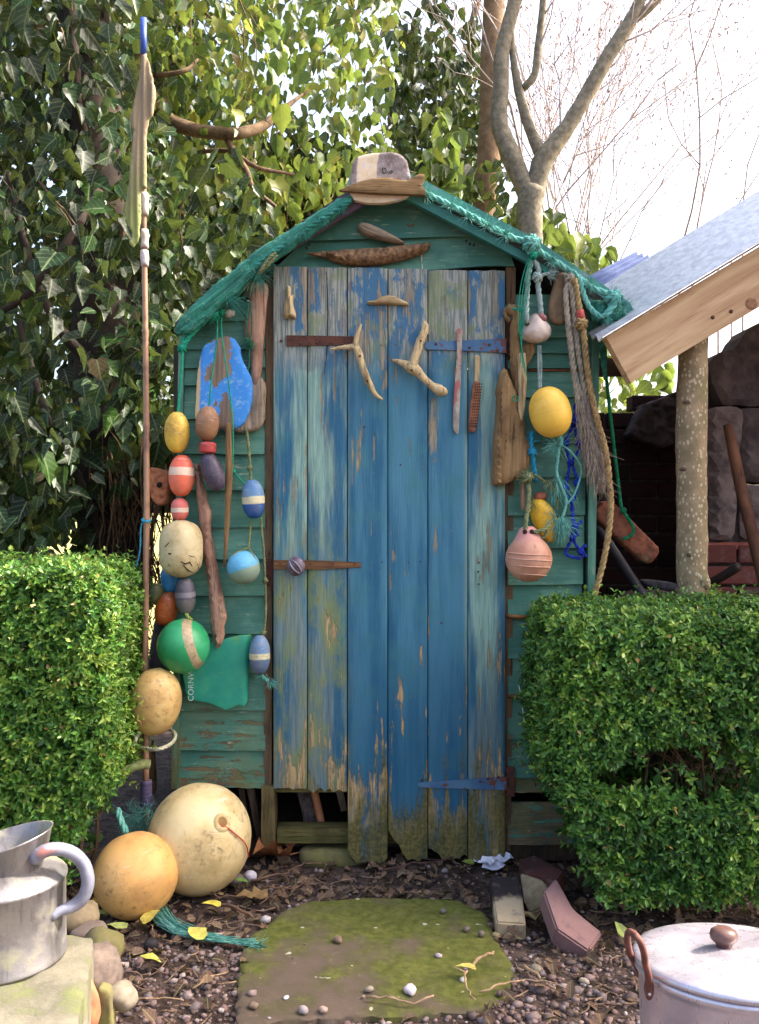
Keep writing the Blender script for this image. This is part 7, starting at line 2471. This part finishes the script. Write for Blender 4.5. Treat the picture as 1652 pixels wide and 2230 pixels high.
# ================================================================== WATERING CAN
def m_zinc():
    m = M('old_zinc')
    v = m.co()
    n1 = m.noise(v, 9, 5, 0.6); n2 = m.noise(v, 50, 4, 0.7)
    col = m.mix(m.mr(n1, 0.3, 0.7), C(150, 146, 146), C(104, 100, 104))
    stk = m.noise(m.map(v, (26, 26, 4)), 1, 4, 0.7)
    col = m.mix(m.mr(stk, 0.5, 0.66, 0, 0.6), col, C(86, 80, 76))
    col = m.mix(m.mr(n1, 0.50, 0.70, 0, 0.6), col, C(138, 136, 92))
    col = m.mix(m.mr(n2, 0.58, 0.72, 0, 0.4), col, C(92, 84, 76))
    return m.fin(col, m.mr(n1, 0.3, 0.7, 0.36, 0.62), m.bump(m.add(n2, m.mul(n1, 2.0)), 0.2, 0.004), metal=m.mr(n1, 0.48, 0.64, 0.8, 0.15))


ZN = m_zinc()
can = empty('watering_can', (-0.729, -1.106, bz), 'galvanised watering can with arched handle on the stone block', 'watering can')
T0 = Matrix.Translation((-0.729, -1.106, bz))
part('body', MB().lathe([(0, 0.004), (0.118, 0.004), (0.1225, 0.0), (0.1235, 0.006), (0.121, 0.010), (0.1205, 0.080), (0.1205, 0.140), (0.123, 0.146), (0.1235, 0.150), (0.121, 0.153), (0.105, 0.166), (0.085, 0.176), (0.055, 0.182), (0, 0.182)], 48, T0).mesh('body', ZN), can)
mz = Matrix.Translation((-0.714, -1.115, bz + 0.165))
V, Fc = [], []
sg = 40
ring = []
for (r0, zz, sh, off, inn) in ((0.060, 0.0, 0.0, 0.0, 0), (0.064, 0.02, 0.002, 0.0, 0), (0.074, 0.042, 0.006, -0.004, 0), (0.083, 0.056, 0.022, -0.008, 0), (0.0855, 0.060, 0.024, -0.008, 0), (0.083, 0.059, 0.024, -0.008, 0), (0.072, 0.042, 0.006, -0.004, 1), (0.062, 0.018, 0.0, 0.0, 1), (0.057, 0.004, 0.0, 0.0, 1)):
    for k in range(sg):
        a = 2 * math.pi * k / sg
        V.append(mz @ Vector((r0 * 1.10 * math.cos(a) + off, r0 * math.sin(a), zz + sh * math.cos(a))))
for j in range(8):
    for k in range(sg):
        Fc.append((j * sg + k, j * sg + (k + 1) % sg, (j + 1) * sg + (k + 1) % sg, (j + 1) * sg + k))
Fc.append(tuple(8 * sg + k for k in range(sg)))
part('mouth', MB().add(V, Fc).mesh('mouth', ZN), can, 'wide tapered filling mouth')


def m_handle():
    m = M('handle_zinc')
    v = m.co()
    n1 = m.noise(v, 26, 5, 0.65)
    z = m.sep(v)[2]
    col = m.mix(m.mr(n1, 0.3, 0.7), C(138, 140, 156), C(110, 110, 126))
    col = m.mix(m.mul(m.mr(n1, 0.55, 0.58, 0, 0.8), m.mr(z, 0.46, 0.48)), col, C(160, 96, 80))
    return m.fin(col, 0.45, m.bump(n1, 0.15, 0.003), metal=0.3)


hpth = [(72, 1872, -1.15), (88, 1858, -1.15), (112, 1849, -1.14), (150, 1854, -1.12), (180, 1879, -1.11), (191, 1916, -1.11), (183, 1950, -1.11), (161, 1972, -1.115), (128, 1985, -1.13), (110, 2000, -1.14)]
Q = resample(catmull([at(*p) for p in hpth]), 0.008)
part('handle', MB().tube(Q, [0.0125] * (len(Q) - 6) + [0.012, 0.0115, 0.0105, 0.0095, 0.0085, 0.008], 14).mesh('handle', m_handle()), can, 'thick arched tube handle with worn red paint')
part('spout', MB().tube([(-0.82, -1.14, bz + 0.05), (-0.92, -1.17, bz + 0.13), (-1.02, -1.2, bz + 0.24)], [0.030, 0.022, 0.016], 14).mesh('spout', ZN), can)

# ================================================================== COOKING PAN
def m_alu():
    m = M('dull_aluminium')
    v = m.co()
    n1 = m.noise(v, 8, 4, 0.6); n2 = m.noise(m.map(v, (40, 40, 6)), 1, 4, 0.7)
    col = m.mix(m.mr(n1, 0.3, 0.7), C(206, 200, 208), C(176, 168, 180))
    col = m.mix(m.mr(n2, 0.55, 0.72, 0, 0.35), col, C(140, 126, 128))
    col = m.mix(m.mr(m.noise(v, 5, 3, 0.5), 0.60, 0.70, 0, 0.5), col, C(176, 170, 110))
    return m.fin(col, m.mr(n2, 0.35, 0.7, 0.26, 0.46), m.bump(n1, 0.2, 0.010), metal=0.65)


AL = m_alu()
pc = at(1606, 2090, -1.286)
PT = Matrix.Translation(pc) @ Matrix.Rotation(R(-6.5), 4, 'X')
pan = empty('cooking_pan', (pc.x, pc.y, 0.02), 'large dented aluminium cooking pan with lid at the bottom right', 'pan')
rp = 0.168
part('pot', MB().lathe([(0, -0.30), (rp * 0.93, -0.30), (rp * 0.97, -0.285), (rp * 0.985, -0.20), (rp * 0.985, -0.030), (rp * 1.01, -0.022), (rp * 1.03, -0.016), (rp * 1.03, -0.010), (rp * 0.98, -0.006), (rp * 0.95, -0.02), (rp * 0.94, -0.28), (0, -0.285)], 64, PT).mesh('pot', AL), pan)
lidm = MB().lathe([(rp * 1.01, -0.008), (rp * 1.035, -0.006), (rp * 1.04, 0.0), (rp * 1.02, 0.005), (rp * 0.97, 0.007), (rp * 0.90, 0.010), (rp * 0.78, 0.014), (rp * 0.60, 0.017), (rp * 0.4, 0.018), (rp * 0.2, 0.0175), (0, 0.0175)], 72)
lidm.v = [tuple(PT @ Vector((a, b, c_ + (0.010 * mnoise.noise(Vector((a * 13, b * 13, 2))) - 0.014 * math.exp(-((a + 0.09) ** 2 + (b - 0.02) ** 2) / 0.0022)) * max(0.0, 1 - (math.hypot(a, b) / (rp * 0.99)) ** 4)))) for a, b, c_ in lidm.v]
lid = part('lid', lidm.mesh('lid', AL), pan, 'battered domed lid')
KT = PT @ Matrix.Translation((-0.018, 0.012, 0.016))
part('knob', MB().lathe([(0, 0), (0.013, 0), (0.014, 0.006), (0.017, 0.009), (0.0225, 0.014), (0.0235, 0.021), (0.021, 0.028), (0.013, 0.033), (0, 0.034)], 28, KT).mesh('knob', m_plain('brown_knob', C(104, 76, 68), C(84, 60, 56), 30, 0.4)), lid, 'rounded brown lid knob')
hq = [(1413, 2145, -1.35), (1411, 2120, -1.36), (1405, 2098, -1.36), (1402, 2075, -1.37), (1393, 2050, -1.38), (1380, 2034, -1.36), (1369, 2030, -1.32), (1366, 2045, -1.29), (1371, 2075, -1.27), (1384, 2100, -1.25), (1393, 2125, -1.24)]
Q = resample(catmull([at(*p) for p in hq]), 0.006)
hd_ = part('handle', MB().tube(Q, 0.0058, 9, jit=0.08).mesh('handle', m_plain('rust_red_handle', C(118, 72, 60), C(86, 50, 44), 50, 0.7, 0.4)), pan, 'rusty red wire handle')
pl_ = at(1413, 2150, -1.352)
part('bracket', MB().blob(pl_, (0.0085, 0.004, 0.022), amp=0.1, sub=2).mesh('bracket', m_plain('rust_red_handle', C(118, 72, 60), C(86, 50, 44), 50, 0.7, 0.4)), hd_)
for dz in (-0.010, 0.010):
    part('rivet', MB().blob(pl_ + Vector((0, -0.004, dz)), (0.003, 0.002, 0.003), amp=0.0, sub=2).mesh('rivet', AL), hd_)

# ------------------------------------------------------------------ things inside the rotten corner of the shed
wood_piece('old_board', [(637, 1690), (684, 1690), (702, 1790), (663, 1806), (655, 1760)], 0.14, 0.02, None, 'flaking dark board leaning inside the rotten door corner', 'board', mat=m_plain('flaking_dark', C(74, 60, 56), C(116, 102, 102), 40, 0.9, 0.5), so=False, dome=0.003)
stick('broom_handle', [[(676, 1690, 0.10, 9), (690, 1750, 0.10, 9), (703, 1810, 0.10, 9), (714, 1855, 0.10, 9)]], None, 'clean tan broom handle inside the rotten door corner', 'handle', mat=m_plain('tan_handle', C(190, 130, 92), C(166, 108, 74), 20, 0.5), jit=0.0)
wood_piece('lath', [(722, 1690), (740, 1690), (755, 1765), (742, 1768), (735, 1740)], 0.16, 0.01, DW_GREY, 'short grey lath hanging inside the rotten door corner', 'board', so=False, dome=0.002)
mb = flat_relief([(p.x, p.y) for p in (gp_(660, 1868), gp_(700, 1862), gp_(790, 1866), gp_(800, 1880), gp_(720, 1886), gp_(655, 1882))], 0.035, 0.05, dome=0.01, domew=0.03, rough=0.006, grain=(16, 16), h=0.012)
single('threshold_stone', mb.mesh('threshold_stone', RKM), 'low mossy stone under the rotten door sill', 'stone')

finish()
